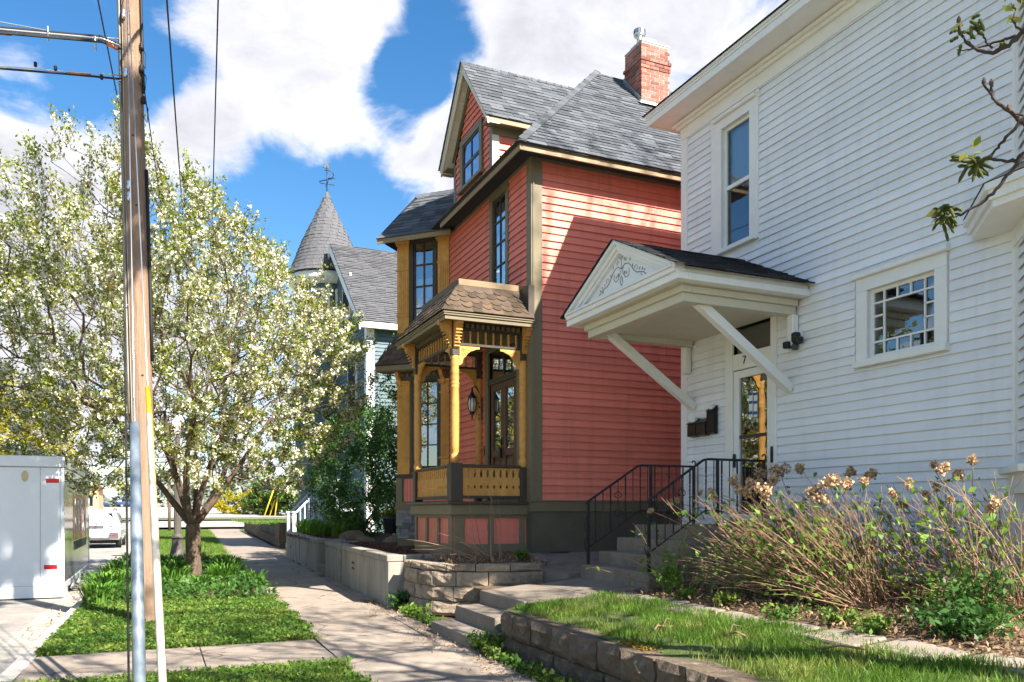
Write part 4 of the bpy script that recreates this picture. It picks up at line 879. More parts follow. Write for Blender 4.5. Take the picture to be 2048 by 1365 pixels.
for i in range(16):
    x = xr-.04+i*.16; raw('ridge_cap_shingle', [(x, yc-.10, za-.095), (x, yc, za+.035), (x, yc+.10, za-.095), (x+.2, yc-.10, za-.11), (x+.2, yc, za+.02), (x+.2, yc+.1, za-.11)], [(0, 1, 4, 3), (1, 2, 5, 4)], M['shing'], dm)
raw('step_flashing', [(6.05, 13.03, 8.02), (6.35, 13.0, 8.35), (6.42, 12.93, 8.42), (6.1, 12.93, 8.09)], [(0, 1, 2, 3)], M['flash'], dm)
# ---- chimney
ch = box('chimney', (8.53, 13.17, 8.6), (9.15, 13.77, 10.44), M['mortar'], rh); ch['label'] = 'red brick chimney with a corbelled band and steel flue caps'
bh, bl, jt = .0575, .196, .011
def bricks(fr, s0, s1, z0, z1):
    z = z0; k = 0
    while z < z1-.02:
        zb = z-10.06; c = .028 if 0 <= zb < .065 else (.014 if -.14 < zb < 0 else 0)
        x = s0-c-(bl/2 if k % 2 else 0)
        while x < s1+c-.01:
            a, b = max(x, s0-c), min(x+bl, s1+c)
            if b-a > .025: fbox(fr, 'brick', a, b, .0, .004+c+random.uniform(0, .003), z, z+bh, M['brick'], ch)
            x += bl+jt
        z += bh+jt; k += 1
bricks(Fr((0, 13.17, 0), (1, 0, 0), (0, -1, 0)), 8.53-.012, 9.15+.012, 9.12, 10.44)
bricks(Fr((8.53, 0, 0), (0, 1, 0), (-1, 0, 0)), 13.17, 13.77, 9.2, 10.44)
box('crown', (8.52, 13.16, 10.445), (9.16, 13.78, 10.47), M['kerb'], ch)
box('flue_tray', (8.56, 13.18, 10.47), (8.86, 13.62, 10.53), M['steel'], ch, .004)
for k in range(9): box('flue_tray_slot', (8.575+k*.03, 13.176, 10.485), (8.59+k*.03, 13.18, 10.52), M['cargrey'], ch)
lathe('flue_pipe', [(.055, 0), (.055, .16), (.06, .16), (.06, .17)], (8.66, 13.45, 10.53), M['steel'], ch, 16)
fc = lathe('flue_cap', [(.05, 0), (.105, .01), (.115, .03), (.115, .13), (.09, .15), (.0, .155)], (8.66, 13.45, 10.69), M['steel'], ch, 20)
for k in range(10):
    a = k*.628; fbox(Fr((8.66, 13.45, 10.69), (math.cos(a), math.sin(a), 0), (-math.sin(a), math.cos(a), 0)), 'flue_cap_slot', .112, .118, -.016, .016, .045, .12, M['cargrey'], ch)
box('flue_box', (8.86, 13.4, 10.47), (8.99, 13.6, 10.60), M['steel'], ch, .004)
raw('flashing', [(8.50, 13.15, 9.0), (9.18, 13.15, 9.0), (9.18, 13.15, 9.30), (8.50, 13.15, 9.30)], [(0, 1, 2, 3)], M['flash'], ch); raw('flashing', [(8.50, 13.15, 9.2), (8.50, 13.8, 9.85), (8.50, 13.8, 10.02), (8.50, 13.15, 9.36)], [(0, 1, 2, 3)], M['flash'], ch)
raw('flashing', [(8.42, 13.02, 9.17), (9.2, 13.02, 9.17), (9.2, 13.149, 9.27), (8.42, 13.149, 9.27)], [(0, 1, 2, 3)], M['flash'], ch)
# ---- prow bay on the street side
FP = Fr((RX, A_, 0), (-r2, r2, 0), (-r2, -r2, 0)); PLN = 1.19
pw = sheath(FP, 'bay', 0, PLN, .7, 7.2, [(.36, .82, 5.05, 6.87), (.28, .78, 2.30, 4.06)], M['olive'], rh); pw['label'] = 'angled two-storey bay with ochre pilasters and brown windows'
B_ = FP.p(PLN, 0, 0); raw('bay_back_wall', [(B_.x, B_.y, .7), (RX+.4, B_.y+1.24, .7), (RX+.4, B_.y+1.24, 7.05), (B_.x, B_.y, 7.05)], [(0, 1, 2, 3)], M['olive'], pw)
def pilaster(s0, s1, z0, z1, fl0, fl1):
    fbox(FP, 'pilaster', s0, s1, .001, .03, z0, z1, M['yellow'], pw, .003)
    n = 5
    for k in range(n+1):
        s = s0+.025+(s1-s0-.05)*k/n
        if k < n: fbox(FP, 'pilaster_reed', s+.004, s+(s1-s0-.05)/n-.004, .03, .042, fl0, fl1, M['yellow'], pw, .002)
    fbox(FP, 'pilaster_cap', s0-.03, s1+.03, .001, .07, z1, z1+.05, M['yellow'], pw, .01); fbox(FP, 'pilaster_cap', s0-.015, s1+.015, .001, .05, z1-.04, z1-.001, M['yellow'], pw, .006)
    fbox(FP, 'pilaster_band', s0-.012, s1+.012, .03, .05, fl1+.03, fl1+.07, M['yellow'], pw, .005); fbox(FP, 'pilaster_band', s0-.012, s1+.012, .03, .05, fl0-.07, fl0-.03, M['yellow'], pw, .005)
pilaster(.02, .27, 5.05, 6.86, 5.45, 6.35); pilaster(.92, 1.185, 5.05, 6.86, 5.45, 6.28)
pilaster(.02, .22, 2.22, 4.02, 2.55, 3.75); pilaster(.90, 1.185, 2.18, 4.02, 2.5, 3.72)
window(FP, rh, .36, .82, 5.05, 6.87, .075, M['dbrown'], M['dbrown'], (2, 4), depth=.035, label='upper bay window with brown muntins and white curtains', back=[('curtain', M['curtain'], .05, .95, 0, .6, .08)], mw=.03)
window(FP, rh, .28, .78, 2.30, 4.06, .08, M['dbrown'], M['dbrown'], (2, 4), label='lower bay window behind the porch post', mw=.024, back=[('curtain', M['curtain'], 0, .2, 0, 1, .2)])
fbox(FP, 'bay_frieze', -.02, PLN+.01, .001, .03, 6.915, 7.045, M['olive'], pw)
fbox(FP, 'bay_belt', .0, PLN+.02, .001, .045, 2.10, 2.175, M['dbrown'], pw); fbox(FP, 'bay_belt', .0, PLN+.03, .001, .04, 1.46, 1.62, M['olive'], pw); fbox(FP, 'bay_corner', PLN-.12, PLN+.02, .001, .03, 1.62, 2.1, M['olive'], pw)
for k in range(14): fbox(FP, 'beadboard', .03+k*.072, .03+k*.072+.066, .002, .012, 1.63, 2.09, M['red'], pw)
FPf = FP
for i in range(9):
    s = -.02
    while s < PLN:
        w = random.uniform(.12, .34); fbox(FP, 'ledge_stone', s, min(s+w, PLN+.02)-.004, -.05, .03+random.uniform(-.015, .02), .88+i*.064, .88+i*.064+.06, M['stone'], pw); s += w
# skirt roof of the bay, fish-scale
E0, E1 = FP.p(-.5, .34, 4.36), FP.p(PLN+.34, .34, 4.36)
axp = (E1-E0).normalized(); upv = (FP.p(0, .04, 4.95)-FP.p(0, .34, 4.36)).normalized()
raw('skirt_deck', [E0, E1, FP.p(PLN+.04, .04, 4.95), FP.p(-.5, .04, 4.95)], [(0, 1, 2, 3)], M['fish'], pw)
fishscale(pw, E0, axp, upv, 5, .135, .155, M['fish'], lambda t: (0, (E1-E0).length-t*.46))
raw('skirt_end', [E1, FP.p(PLN+.04, .04, 4.95), FP.p(PLN+.04, -.6, 4.95), FP.p(PLN+.34, -.6, 4.36)], [(0, 1, 2, 3)], M['fish'], pw)
fbox(FP, 'skirt_fascia', -.5, PLN+.33, .28, .325, 4.25, 4.355, M['olive'], pw, .004); fbox(FP, 'skirt_soffit', -.5, PLN+.3, .001, .3, 4.235, 4.249, M['olive'], pw)
fbox(FP, 'skirt_frieze', -.0, PLN+.01, .001, .03, 4.07, 4.23, M['found'], pw)
for k in range(9): fbox(FP, 'dentil', .06+k*.12, .11+k*.12, .03, .07, 4.15, 4.22, M['olive'], pw, .004)
for s in (.10, 1.08): extr('bay_bracket', [FP.p(s, .03, 4.24), FP.p(s, .2, 4.24), FP.p(s, .17, 4.14), FP.p(s, .09, 4.08), FP.p(s, .07, 3.98), FP.p(s, .03, 3.95)], FP.a*.08, M['yellow'], pw, .005)
# bay roof
G0, G1 = FP.p(-.18, .38, 6.90), FP.p(PLN+.28, .38, 6.90)
axg = (G1-G0).normalized(); upg = (FP.p(0, -.75, 8.12)-FP.p(0, .38, 6.90)).normalized(); LG = (FP.p(0, -.75, 8.12)-FP.p(0, .38, 6.90)).length
raw('bay_roof_deck', [G0, G1, FP.p(PLN-.02, -.75, 8.12), FP.p(-1.2, -.75, 8.12)], [(0, 1, 2, 3)], M['shingd'], pw); raw('bay_roof_deck', [G1, FP.p(PLN+.28, -1.8, 6.90), FP.p(PLN-.02, -1.8, 8.1), FP.p(PLN-.02, -.75, 8.12)], [(0, 1, 2, 3)], M['shingd'], pw)
shingles('bay_roof_shingle', pw, G0-FP.n*0, axg, upg, 0, LG, .125, (.16, .34), M['shing'], lim=lambda t: (-t*.55, (G1-G0).length-t*.25), maxobj=200)
for i in range(8): raw('bay_ridge_cap', [FP.p(PLN-.06-i*.16, -.66, 8.05), FP.p(PLN-.06-i*.16, -.75, 8.16), FP.p(PLN-.25-i*.16, -.75, 8.15), FP.p(PLN-.25-i*.16, -.66, 8.04)], [(0, 1, 2, 3)], M['shing'], pw)
fbox(FP, 'bay_fascia', -.17, PLN+.27, .34, .365, 6.80, 6.895, M['fasc'], pw); raw('bay_soffit', [FP.p(-.2, .345, 6.82), FP.p(PLN+.25, .345, 6.82), FP.p(PLN+.25, .0, 7.12), FP.p(-.2, .0, 7.12)], [(0, 1, 2, 3)], M['cream'], pw)
# ============================================================ porch
po = thing('front_porch', 'small ochre and olive porch with turned posts and a fish-scale shingle roof', 'porch', (4.7, 12.5, .8))
X0, X1, YA_, YB_ = 4.17, 5.33, 11.60, 13.50
DK = 1.585
base = box('deck', (X0-.16, YA_-.16, 1.54), (RX+.0, YB_+.16, DK), M['dbrown'], po, .005)
for (a, b, c, d_) in ((X0-.10, YA_-.10, RX, YA_-.07), (X0-.10, YA_-.069, X0-.07, YB_+.10)): box('skirt_band', (a, b, 1.38), (c, d_, 1.539), M['olive'], po, .004)
box('base_core', (X0-.02, YA_-.02, .5), (RX, YB_, 1.379), M['red'], po)
FA = Fr((0, YA_-.02, 0), (1, 0, 0), (0, -1, 0)); FBp = Fr((X0-.02, 0, 0), (0, 1, 0), (-1, 0, 0))
for (fr, l, stiles, bot) in ((FA, (X0-.02, RX), (X0-.02, 4.70, RX-.14), .79), (FBp, (YA_, YB_+.02), (YA_+.0, YA_+.62, YA_+1.22, YB_-.08), .79)):
    fbox(fr, 'base_rail', l[0], l[1], .001, .03, bot-.1, .93, M['olive'], po, .003); fbox(fr, 'base_rail', l[0], l[1], .001, .03, 1.33, 1.379, M['olive'], po, .003)
    for i, s in enumerate(stiles): fbox(fr, 'base_stile', s-(.0), s+(.16 if i == 0 else .09), .001, .031, .931, 1.329, M['olive'], po, .003)
# pedestals, rails, sawn balusters
for (x, y, h_) in ((X0, YA_, 2.165), (X0, YB_, 2.12), (X1-.02, YA_, 2.12), (X1-.02, YB_, 2.12)):
    w = .095 if (x, y) == (X0, YA_) else .07
    box('pedestal', (x-w, y-w, DK), (min(x+w, RX-.01), y+w, h_), M['dbrown'], po, .006)
NB = [(.0, .0), (.052, .0), (.052, .10), (.030, .135), (.052, .17), (.052, .27), (.034, .30), (.030, .345), (.040, .385), (.034, .395), (.052, .40), (.052, .43)]
def balustrade(fr, s0, s1, zb):
    n = int((s1-s0)/.0975); w = (s1-s0)/n
    k = w/.104
    for i in range(n):
        c = s0+w*(i+.5); pts = [(c+x*k*.995, z) for x, z in NB if x > 0]+[(c-x*k*.995, z) for x, z in reversed(NB) if x > 0]
        extr('sawn_baluster', [fr.p(x, 0, zb+z) for x, z in pts], fr.n*.022, M['yellow'], po)
    fbox(fr, 'top_rail', s0, s1, -.05, .06, zb+.431, zb+.475, M['dbrown'], po, .006); fbox(fr, 'bottom_rail', s0, s1, -.03, .045, zb-.045, zb-.001, M['dbrown'], po, .004)
balustrade(Fr((0, YA_-.005, 0), (1, 0, 0), (0, -1, 0)), X0+.097, X1-.092, 1.675)
balustrade(Fr((X0-.005, 0, 0), (0, 1, 0), (-1, 0, 0)), YA_+.097, YB_-.072, 1.675)
# turned posts
PROF = [(.055, 0), (.062, .03), (.072, .06), (.074, .10), (.06, .135), (.05, .15), (.058, .17), (.062, .25), (.066, .60), (.064, .95), (.06, 1.13), (.066, 1.15), (.066, 1.17), (.058, 1.18), (.066, 1.20), (.066, 1.22), (.058, 1.235), (.062, 1.26), (.066, 1.30), (.06, 1.36), (.066, 1.375), (.06, 1.39), (.066, 1.41), (.058, 1.43), (.062, 1.47), (.067, 1.52), (.058, 1.58), (.062, 1.63)]
for (x, y, h_) in ((X0, YA_, 2.166), (X0, YB_, 2.121), (X1-.02, YA_, 2.121), (X1-.02, YB_, 2.121)):
    o = lathe('turned_post', [(r, z*(3.80-h_)/1.63) for r, z in PROF], (x, y, h_), M['yellow'], po, 16)
    box('post_block', (x-.06, y-.06, 3.801), (x+.06, y+.06, 4.28), M['dbrown'], po, .004)
# spindle frieze
SPR = [(.012, 0), (.02, .01), (.02, .03), (.012, .045), (.022, .075), (.012, .105), (.012, .115), (.022, .14), (.012, .165), (.02, .18), (.012, .195)]
sv, sf = lathe_geo(SPR, (0, 0, 0), 8); spme = bpy.data.meshes.new('spindle'); spme.from_pydata(sv, [], sf); spme.materials.append(M['yellow'])
for p in spme.polygons: p.use_smooth = True
def frieze(fr, s0, s1, back=False):
    fbox(fr, 'lower_beam', s0, s1, -.03, .03, 3.96, 4.0, M['dbrown'], po, .003); fbox(fr, 'upper_beam', s0, s1, -.03, .03, 4.195, 4.235, M['dbrown'], po, .003)
    n = round((s1-s0)/.125)
    for i in range(n):
        s = s0+(s1-s0)*(i+.5)/n; mk('spindle', spme, None, po, tuple(fr.p(s, 0, 4.0)))
    if back: return
    n = round((s1-s0)/.085)
    for i in range(n): fbox(fr, 'dentil', s0+(s1-s0)*(i+.22)/n, s0+(s1-s0)*(i+.78)/n, .0, .05, 4.236, 4.30, M['olive'], po)
    fbox(fr, 'frieze_board', s0-.06, s1+.06, -.05, .0, 4.236, 4.33, M['dbrown'], po)
F1 = Fr((0, YA_, 0), (1, 0, 0), (0, -1, 0)); F2 = Fr((X0, 0, 0), (0, 1, 0), (-1, 0, 0)); F3 = Fr((0, YB_, 0), (1, 0, 0), (0, 1, 0))
frieze(F1, X0+.06, X1-.08); frieze(F2, YA_+.06, YB_-.06); frieze(F3, X0+.06, X1-.08, True)
def arch_br(fr, s, sg):
    pts = [(0, 0), (.34, 0), (.335, -.035), (.28, -.04), (.24, -.06), (.19, -.075), (.14, -.12), (.11, -.16), (.07, -.19), (.06, -.26), (.03, -.29), (0, -.30)]
    extr('arch_bracket', [fr.p(s+sg*x, -.02, 3.958+z) for x, z in pts], fr.n*.04, M['yellow'], po)
    for k in range(4): a = R_(20+k*18); tube('carved_rib', [fr.p(s+sg*(.03+.03*math.cos(a)), .022, 3.93-.03*math.sin(a)), fr.p(s+sg*(.03+.15*math.cos(a)), .022, 3.94-.15*math.sin(a))], .006, M['yellow'], po, 4)
for fr, a, b in ((F1, X0+.06, X1-.08), (F2, YA_+.06, YB_-.06), (F3, X0+.06, X1-.08)): arch_br(fr, a, 1); arch_br(fr, b, -1)
def eave_br(fr, s):
    pts = [(.06, 4.33), (.27, 4.33), (.275, 4.25), (.22, 4.23), (.21, 4.18), (.14, 4.13), (.10, 4.07), (.09, 3.99), (.10, 3.93), (.06, 3.90)]
    extr('eave_bracket', [fr.p(s-.045, n, z) for n, z in pts], fr.a*.09, M['yellow'], po, .006)
    for k in range(6): fbox(fr, 'bracket_carving', s-.05, s+.05, .215-.022*k, .228-.02*k, 4.2-.045*k, 4.215-.045*k, M['yellow'], po)
for fr, s in ((F1, X0), (F1, X1-.02), (F2, YA_), (F2, YB_)): eave_br(fr, s)
# porch roof
XE, YE, YF, ZE_ = 3.87, 11.26, 13.87, 4.39
box('ceiling', (X0-.05, YA_-.05, 4.331), (RX, YB_+.05, 4.345), M['dbrown'], po); box('soffit', (XE+.05, YE+.05, 4.33), (RX, YF-.05, 4.3305), M['olive'], po)
for (o_, z0, z1) in ((.03, 4.27, 4.33), (.012, 4.331, 4.36), (.0, 4.361, 4.388)):
    box('eave_moulding', (XE+o_, YE+o_, z0), (RX, YE+o_+.04, z1), M['olive'], po, .006); box('eave_moulding', (XE+o_, YE+o_+.041, z0), (XE+o_+.04, YF-o_, z1), M['olive'], po, .006); box('eave_moulding', (XE+o_+.041, YF-o_-.04, z0), (RX, YF-o_, z1), M['olive'], po, .006)
IN, ZT = .40, 4.93
raw('roof_deck', [(XE, YE, ZE_), (RX, YE, ZE_), (RX-.1, YE+IN, ZT), (XE+IN, YE+IN, ZT), (XE, YF, ZE_), (XE+IN, YF-IN, ZT), (RX, YF, ZE_), (RX, YF-IN, ZT)], [(0, 1, 2, 3), (0, 3, 5, 4), (4, 5, 7, 6), (3, 2, 7, 5)], M['fish'], po)
LU = math.hypot(IN, ZT-ZE_); tt = IN/LU
fishscale(po, (XE-.01, YE-.01, ZE_+.004), (1, 0, 0), (0, IN, ZT-ZE_), 5, .118, .165, M['fish'], lambda t: (t*tt, RX-XE-.0-t*.12))
fishscale(po, (XE-.01, YF, ZE_+.004), (0, -1, 0), (IN, 0, ZT-ZE_), 5, .118, .165, M['fish'], lambda t: (t*tt, YF-YE-t*tt))
box('roof_cap', (XE+IN-.03, YE+IN-.04, ZT-.05), (RX-.01, YE+IN+.02, ZT+.06), M['fasc'], po, .004); box('roof_cap', (XE+IN-.04, YE+IN+.021, ZT-.05), (XE+IN+.02, YF-IN, ZT+.06), M['dbrown'], po, .004); box('roof_top', (XE+IN, YE+IN, ZT+.02), (RX, YF-IN, ZT+.05), M['dbrown'], po)
box('roof_end_trim', (RX-.1, YE+.05, ZE_+.02), (RX, YE+IN, ZT), M['dbrown'], po)
# double door of the red house
dr = fbox(FF, 'double_door', 11.97, 13.06, -.06, -.02, 1.6, 3.62, M['door'], rh); dr['label'] = 'dark brown double door with tall glass lights'
for (a, b, c, d_) in ((11.78, 11.90, 1.6, 4.28), (13.13, 13.26, 1.6, 4.28), (11.901, 13.129, 4.19, 4.32)): fbox(FF, 'casing', a, b, 0, .045, c, d_, M['olive'], dr, .004)
fbox(FF, 'transom_bar', 11.901, 13.129, -.05, .03, 3.62, 3.72, M['dbrown'], dr)
for i in range(2):
    s0 = 11.98+i*.54; s1 = s0+.53
    for (a, b, c, d_) in ((s0, s0+.10, 1.6, 3.615), (s1-.10, s1, 1.6, 3.615), (s0+.1, s1-.1, 3.50, 3.615), (s0+.1, s1-.1, 2.36, 2.48), (s0+.1, s1-.1, 1.6, 1.75)): fbox(FF, 'door_rail', a, b, -.019, .012, c, d_, M['door'], dr, .004)
    fbox(FF, 'door_panel', s0+.13, s1-.13, -.019, .004, 1.8, 2.31, M['door'], dr, .012)
    raw('door_pane', [FF.p(s1-.1, -.01, 2.48), FF.p(s0+.1, -.01, 2.48), FF.p(s0+.1, -.01, 3.5), FF.p(s1-.1, -.01, 3.5)], [(0, 1, 2, 3)], GL, dr)
    raw('transom_pane', [FF.p(s1, -.01, 3.72), FF.p(s0, -.01, 3.72), FF.p(s0, -.01, 4.19), FF.p(s1, -.01, 4.19)], [(0, 1, 2, 3)], GL, dr)
fbox(FF, 'transom_muntin', 12.50, 12.53, -.02, .01, 3.72, 4.19, M['dbrown'], dr)
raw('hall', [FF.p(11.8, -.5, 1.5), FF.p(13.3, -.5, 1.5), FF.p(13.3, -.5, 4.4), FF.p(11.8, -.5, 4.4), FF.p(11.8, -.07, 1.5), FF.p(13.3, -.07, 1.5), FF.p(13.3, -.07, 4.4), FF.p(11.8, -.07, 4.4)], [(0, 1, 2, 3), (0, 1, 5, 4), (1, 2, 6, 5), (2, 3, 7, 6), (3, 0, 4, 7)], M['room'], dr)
fbox(FF, 'lever_handle', 12.55, 12.58, .013, .06, 2.33, 2.50, M['brass'], dr); fbox(FF, 'keypad_lock', 12.545, 12.585, .013, .035, 2.55, 2.66, M['iron'], dr)
fbox(FF, 'doorbell', 13.31, 13.35, .01, .03, 2.42, 2.6, M['iron'], dr)
# porch lantern
ln = thing('porch_lantern', 'black ornate carriage lantern on the red wall inside the porch', 'lantern', (5.2, 13.45, 3.2))
c = (5.16, 13.45)
lathe('glass', [(.04, 3.20), (.065, 3.26), (.075, 3.36), (.06, 3.44)], (*c, 0), M['lampclear'], ln, 8); lathe('cap', [(.07, 3.44), (.075, 3.46), (.04, 3.52), (.02, 3.56), (.012, 3.62), (.004, 3.64)], (*c, 0), M['iron'], ln, 10)
lathe('base', [(.004, 3.06), (.02, 3.10), (.015, 3.13), (.045, 3.17), (.05, 3.20)], (*c, 0), M['iron'], ln, 10)
for k in range(8):
    a = k*math.pi/4; tube('cage_bar', [(c[0]+.046*math.cos(a), c[1]+.046*math.sin(a), 3.2), (c[0]+.07*math.cos(a), c[1]+.07*math.sin(a), 3.26), (c[0]+.08*math.cos(a), c[1]+.08*math.sin(a), 3.36), (c[0]+.066*math.cos(a), c[1]+.066*math.sin(a), 3.44)], .006, M['iron'], ln, 4)
tube('arm', [(c[0], c[1], 3.62), (c[0]+.06, c[1]+.0, 3.66), (5.33, c[1], 3.5), (5.34, c[1], 3.25)], .012, M['iron'], ln, 6); fbox(FF, 'wall_plate', 13.42, 13.48, .02, .04, 3.05, 3.45, M['iron'], ln, .008)
for k in range(5): lathe('scroll_knob', [(.0, -.02), (.02, 0), (0, .02)], (5.28+.01*(k % 2), c[1]+.03*(k % 3-1), 3.08+.07*k), M['iron'], ln, 6)
# ============================================================ utility pole, guys, wires
up_ = thing('utility_pole', 'weathered wooden utility pole on the verge with conduits up its side', 'pole', (-.09, 11.6, 0))
PB, PT = Vector((-.09, 11.6, -.1)), Vector((-.36, 11.72, 10.5))
def pp(z): return PB+(PT-PB)*((z+.1)/10.6)
n = 60; V = []; F = []; sd = 20
for i in range(n+1):
    z = -.1+10.6*i/n; c = pp(z); r = .148-.026*i/n
    for k in range(sd):
        a = 2*math.pi*k/sd; rr = r*(1+.02*math.sin(7*a+i*.06)+.014*math.sin(3*a+i*.3)+random.uniform(-.006, .006)); V.append((c.x+rr*math.cos(a), c.y+rr*math.sin(a), z))
F = [(i*sd+k, i*sd+(k+1) % sd, (i+1)*sd+(k+1) % sd, (i+1)*sd+k) for i in range(n) for k in range(sd)]
raw('shaft', V, F, M['pole'], up_, True)
RT = Vector((.915, -.404, 0)); FWD = Vector((-.404, -.915, 0))     # to the viewer's right / towards the viewer
def onpole(a, z, ex_=.0): c = pp(z); r = .148-.026*(z/10.6)+ex_; return c+RT*(r*math.sin(a))+FWD*(r*math.cos(a))
for (a, r, m, z0) in ((-1.5, .010, 'black', .0), (-1.25, .015, 'cond', 2.6), (-1.02, .011, 'cond', 2.6), (-.8, .012, 'cond', 2.7), (-.45, .006, 'cond', 2.2)):
    tube('conduit', [onpole(a+.02*math.sin(z), z, r) for z in [z0+i*.6 for i in range(int((10.2-z0)/.6)+1)]], r, M[m], up_, 6)
for z in (4.1, 5.6, 7.0, 8.4): 
    for a in (-1.2, -.68): tube('conduit_strap', [onpole(a-.2, z, .004), onpole(a-.1, z, .04), onpole(a+.1, z, .04), onpole(a+.2, z, .004)], .008, M['steel'], up_, 4)
for (a, z) in ((-.15, 7.85), (-.1, 7.1), (-.05, 5.65), (-.05, 5.5)):
    p = onpole(a, z, .02); lathe('clamp', [(.02, -.06), (.032, -.03), (.022, 0), (.032, .03), (.015, .06)], tuple(p), M['steel'], up_, 8)
for (z, a) in ((7.5, 1.3), (6.8, 1.35), (7.2, 1.2)):
    p = onpole(a, z, .03); lathe('insulator', [(.01, -.06), (.03, -.04), (.03, -.01), (.018, 0), (.03, .02), (.01, .05)], tuple(p), M['black'], up_, 8)
    tube('drop_loop', [onpole(a, z, .03), onpole(a+.3, z-.1, .06), onpole(a+.2, z-.28, .05), onpole(a-.1, z-.2, .01)], .006, M['black'], up_, 5)
tube('cable_riser', [onpole(1.5, z, .02) for z in (10.2, 9, 8, 7.2, 6.9)], .02, M['black'], up_, 6); tube('cable_riser', [onpole(1.62, z, .02) for z in (5.9, 5.4, 4.6, 3.9, 3.4)], .022, M['black'], up_, 6)
for (z, a, d) in ((8.2, .3, .02), (6.3, .35, .02), (5.4, .5, .018), (1.0, -.2, .016), (.55, .1, .016), (3.2, .6, .02), (7.6, .2, .018)):
    lathe('knot', [(.0, -d), (d, -.003), (d*.5, .008), (0, .01)], tuple(onpole(a, z, -.004)), M['twig'], up_, 8)
# guys towards the viewer with their guards
def guy(label, A, top, g0, g1, r, m, m2=None, cable=.006, cat='guy wire', wm='steel'):
    g = thing('guy_wire', label, cat, A, 'guy wires of the utility pole'); A, T = Vector(A), Vector(top)
    tube('wire', [A, T], cable, M[wm], g, 5)
    if m: tube('guard', [A+(T-A)*g0, A+(T-A)*(g0+.6*(g1-g0)), A+(T-A)*g1], [r, r, r*.85], M[m], g, 12)
    if m2: tube('yellow_sleeve', [A+(T-A)*(g1-.004), A+(T-A)*(g1+.028)], r*.8, M[m2], g, 10); tube('yellow_edge', [A+(T-A)*g0+RT*(r*.82)+FWD*.006, A+(T-A)*g1+RT*(r*.82)+FWD*.006], r*.22, M[m2], g, 6)
    lathe('anchor_eye', [(.02, -.05), (.03, 0), (.02, .12)], tuple(A), M['steel'], g, 8)
guy('guy wire inside a wide grey metal guard leaning to the pole', (-.08, 5.4, 0), (-.35, 11.65, 9.0), .0, .235, .040, 'guard')
guy('guy wire in a pale plastic pipe with a yellow edge, right of the grey guard', (.06, 5.3, 0), (-.33, 11.62, 8.4), .0, .262, .026, 'pvc', 'yelp')
guy('black cable strung just left of the grey guard', (-.14, 5.35, 0), (-.42, 11.7, 9.2), .0, .0, .02, None, cable=.008, wm='black')
def wire(label, pts, r, m='black', parts=()):
    n = 26; P = []
    A, B = Vector(pts[0]), Vector(pts[1]); sag = pts[2]
    for i in range(n+1): t = i/n; P.append(A+(B-A)*t-Vector((0, 0, sag*4*t*(1-t))))
    o = tube('overhead_wire', P, r, M[m], None, 5); tag(o, label, 'wire', 'overhead wires'); return o
wire('thin overhead wire passing behind the pole from the upper left', ((-1.7, -4, 9.6), (3.0, 90, 9.6), .5), .012)
wire('overhead wire just right of the pole top', ((-.7, -4, 8.5), (4.3, 90, 8.6), .3), .013); wire('faint thin wire between the pole and its right-hand neighbour', ((-.15, 11.6, 7.1), (4.2, 90, 7.4), .4), .008)
wire('lone overhead wire above the blossom tree, nearly vertical in view', ((.0, -4, 9.9), (4.9, 90, 10.0), .4), .014)
cb = thing('cable_bundle', 'thick bundle of black cables crossing the street to the pole', 'cable', (-.4, 11.7, 7.4), 'cable bundles')
for k in range(6):
    o_ = Vector((0, random.uniform(-.03, .03), random.uniform(-.05, .05))); c = pp(7.4)
    tube('cable', [c+Vector((-.08, -.05, .04))+o_*.6, c+Vector((-.35, -.03, .10))+o_, c+Vector((-1.2, 0, .0))+o_, c+Vector((-4, .05, -.35))+o_, c+Vector((-13, .2, -.2))+o_], random.uniform(.010, .018), M['black' if k else 'steel'], cb, 6)
c = pp(7.4); tube('messenger_wire', [c+Vector((-.12, -.05, .16)), c+Vector((-.6, 0, .1)), c+Vector((-13, .2, -.1))], .008, M['steel'], cb, 5)
tube('orange_marker', [c+Vector((-1.35, .03, -.03)), c+Vector((-1.9, .05, -.08))], .022, M['orange'], cb, 6); tube('orange_marker', [c+Vector((-.16, -.05, .02)), c+Vector((-.28, -.05, .055))], .024, M['orange'], cb, 6)
for x in (-.42, -.95): tube('cable_tie', [c+Vector((x, -.06, .12)), c+Vector((x, .0, -.04))], .012, M['steel'], cb, 5)
cb2 = thing('cable_bundle', 'thinner cable with an orange marker below the thick bundle', 'cable', (-.4, 11.7, 7.0), 'cable bundles')
c = pp(6.98)
tube('cable', [c+Vector((-.13, -.06, .05)), c+Vector((-.6, 0, .03)), c+Vector((-1.6, .03, -.08)), c+Vector((-5, .1, -.3)), c+Vector((-13, .2, -.2))], .013, M['black'], cb2, 6); tube('cable', [c+Vector((-.13, -.06, .10)), c+Vector((-.6, 0, .06)), c+Vector((-1.6, .03, -.05)), c+Vector((-5, .1, -.27))], .007, M['steel'], cb2, 6)
tube('orange_marker', [c+Vector((-.48, 0, .05)), c+Vector((-.75, .01, .02))], .02, M['orange'], cb2, 6)
for x in (-.36, -.88, -1.1): lathe('lashing_clip', [(.005, -.03), (.02, -.02), (.02, .03), (.005, .04)], tuple(c+Vector((x, 0, .05))), M['black'], cb2, 6)
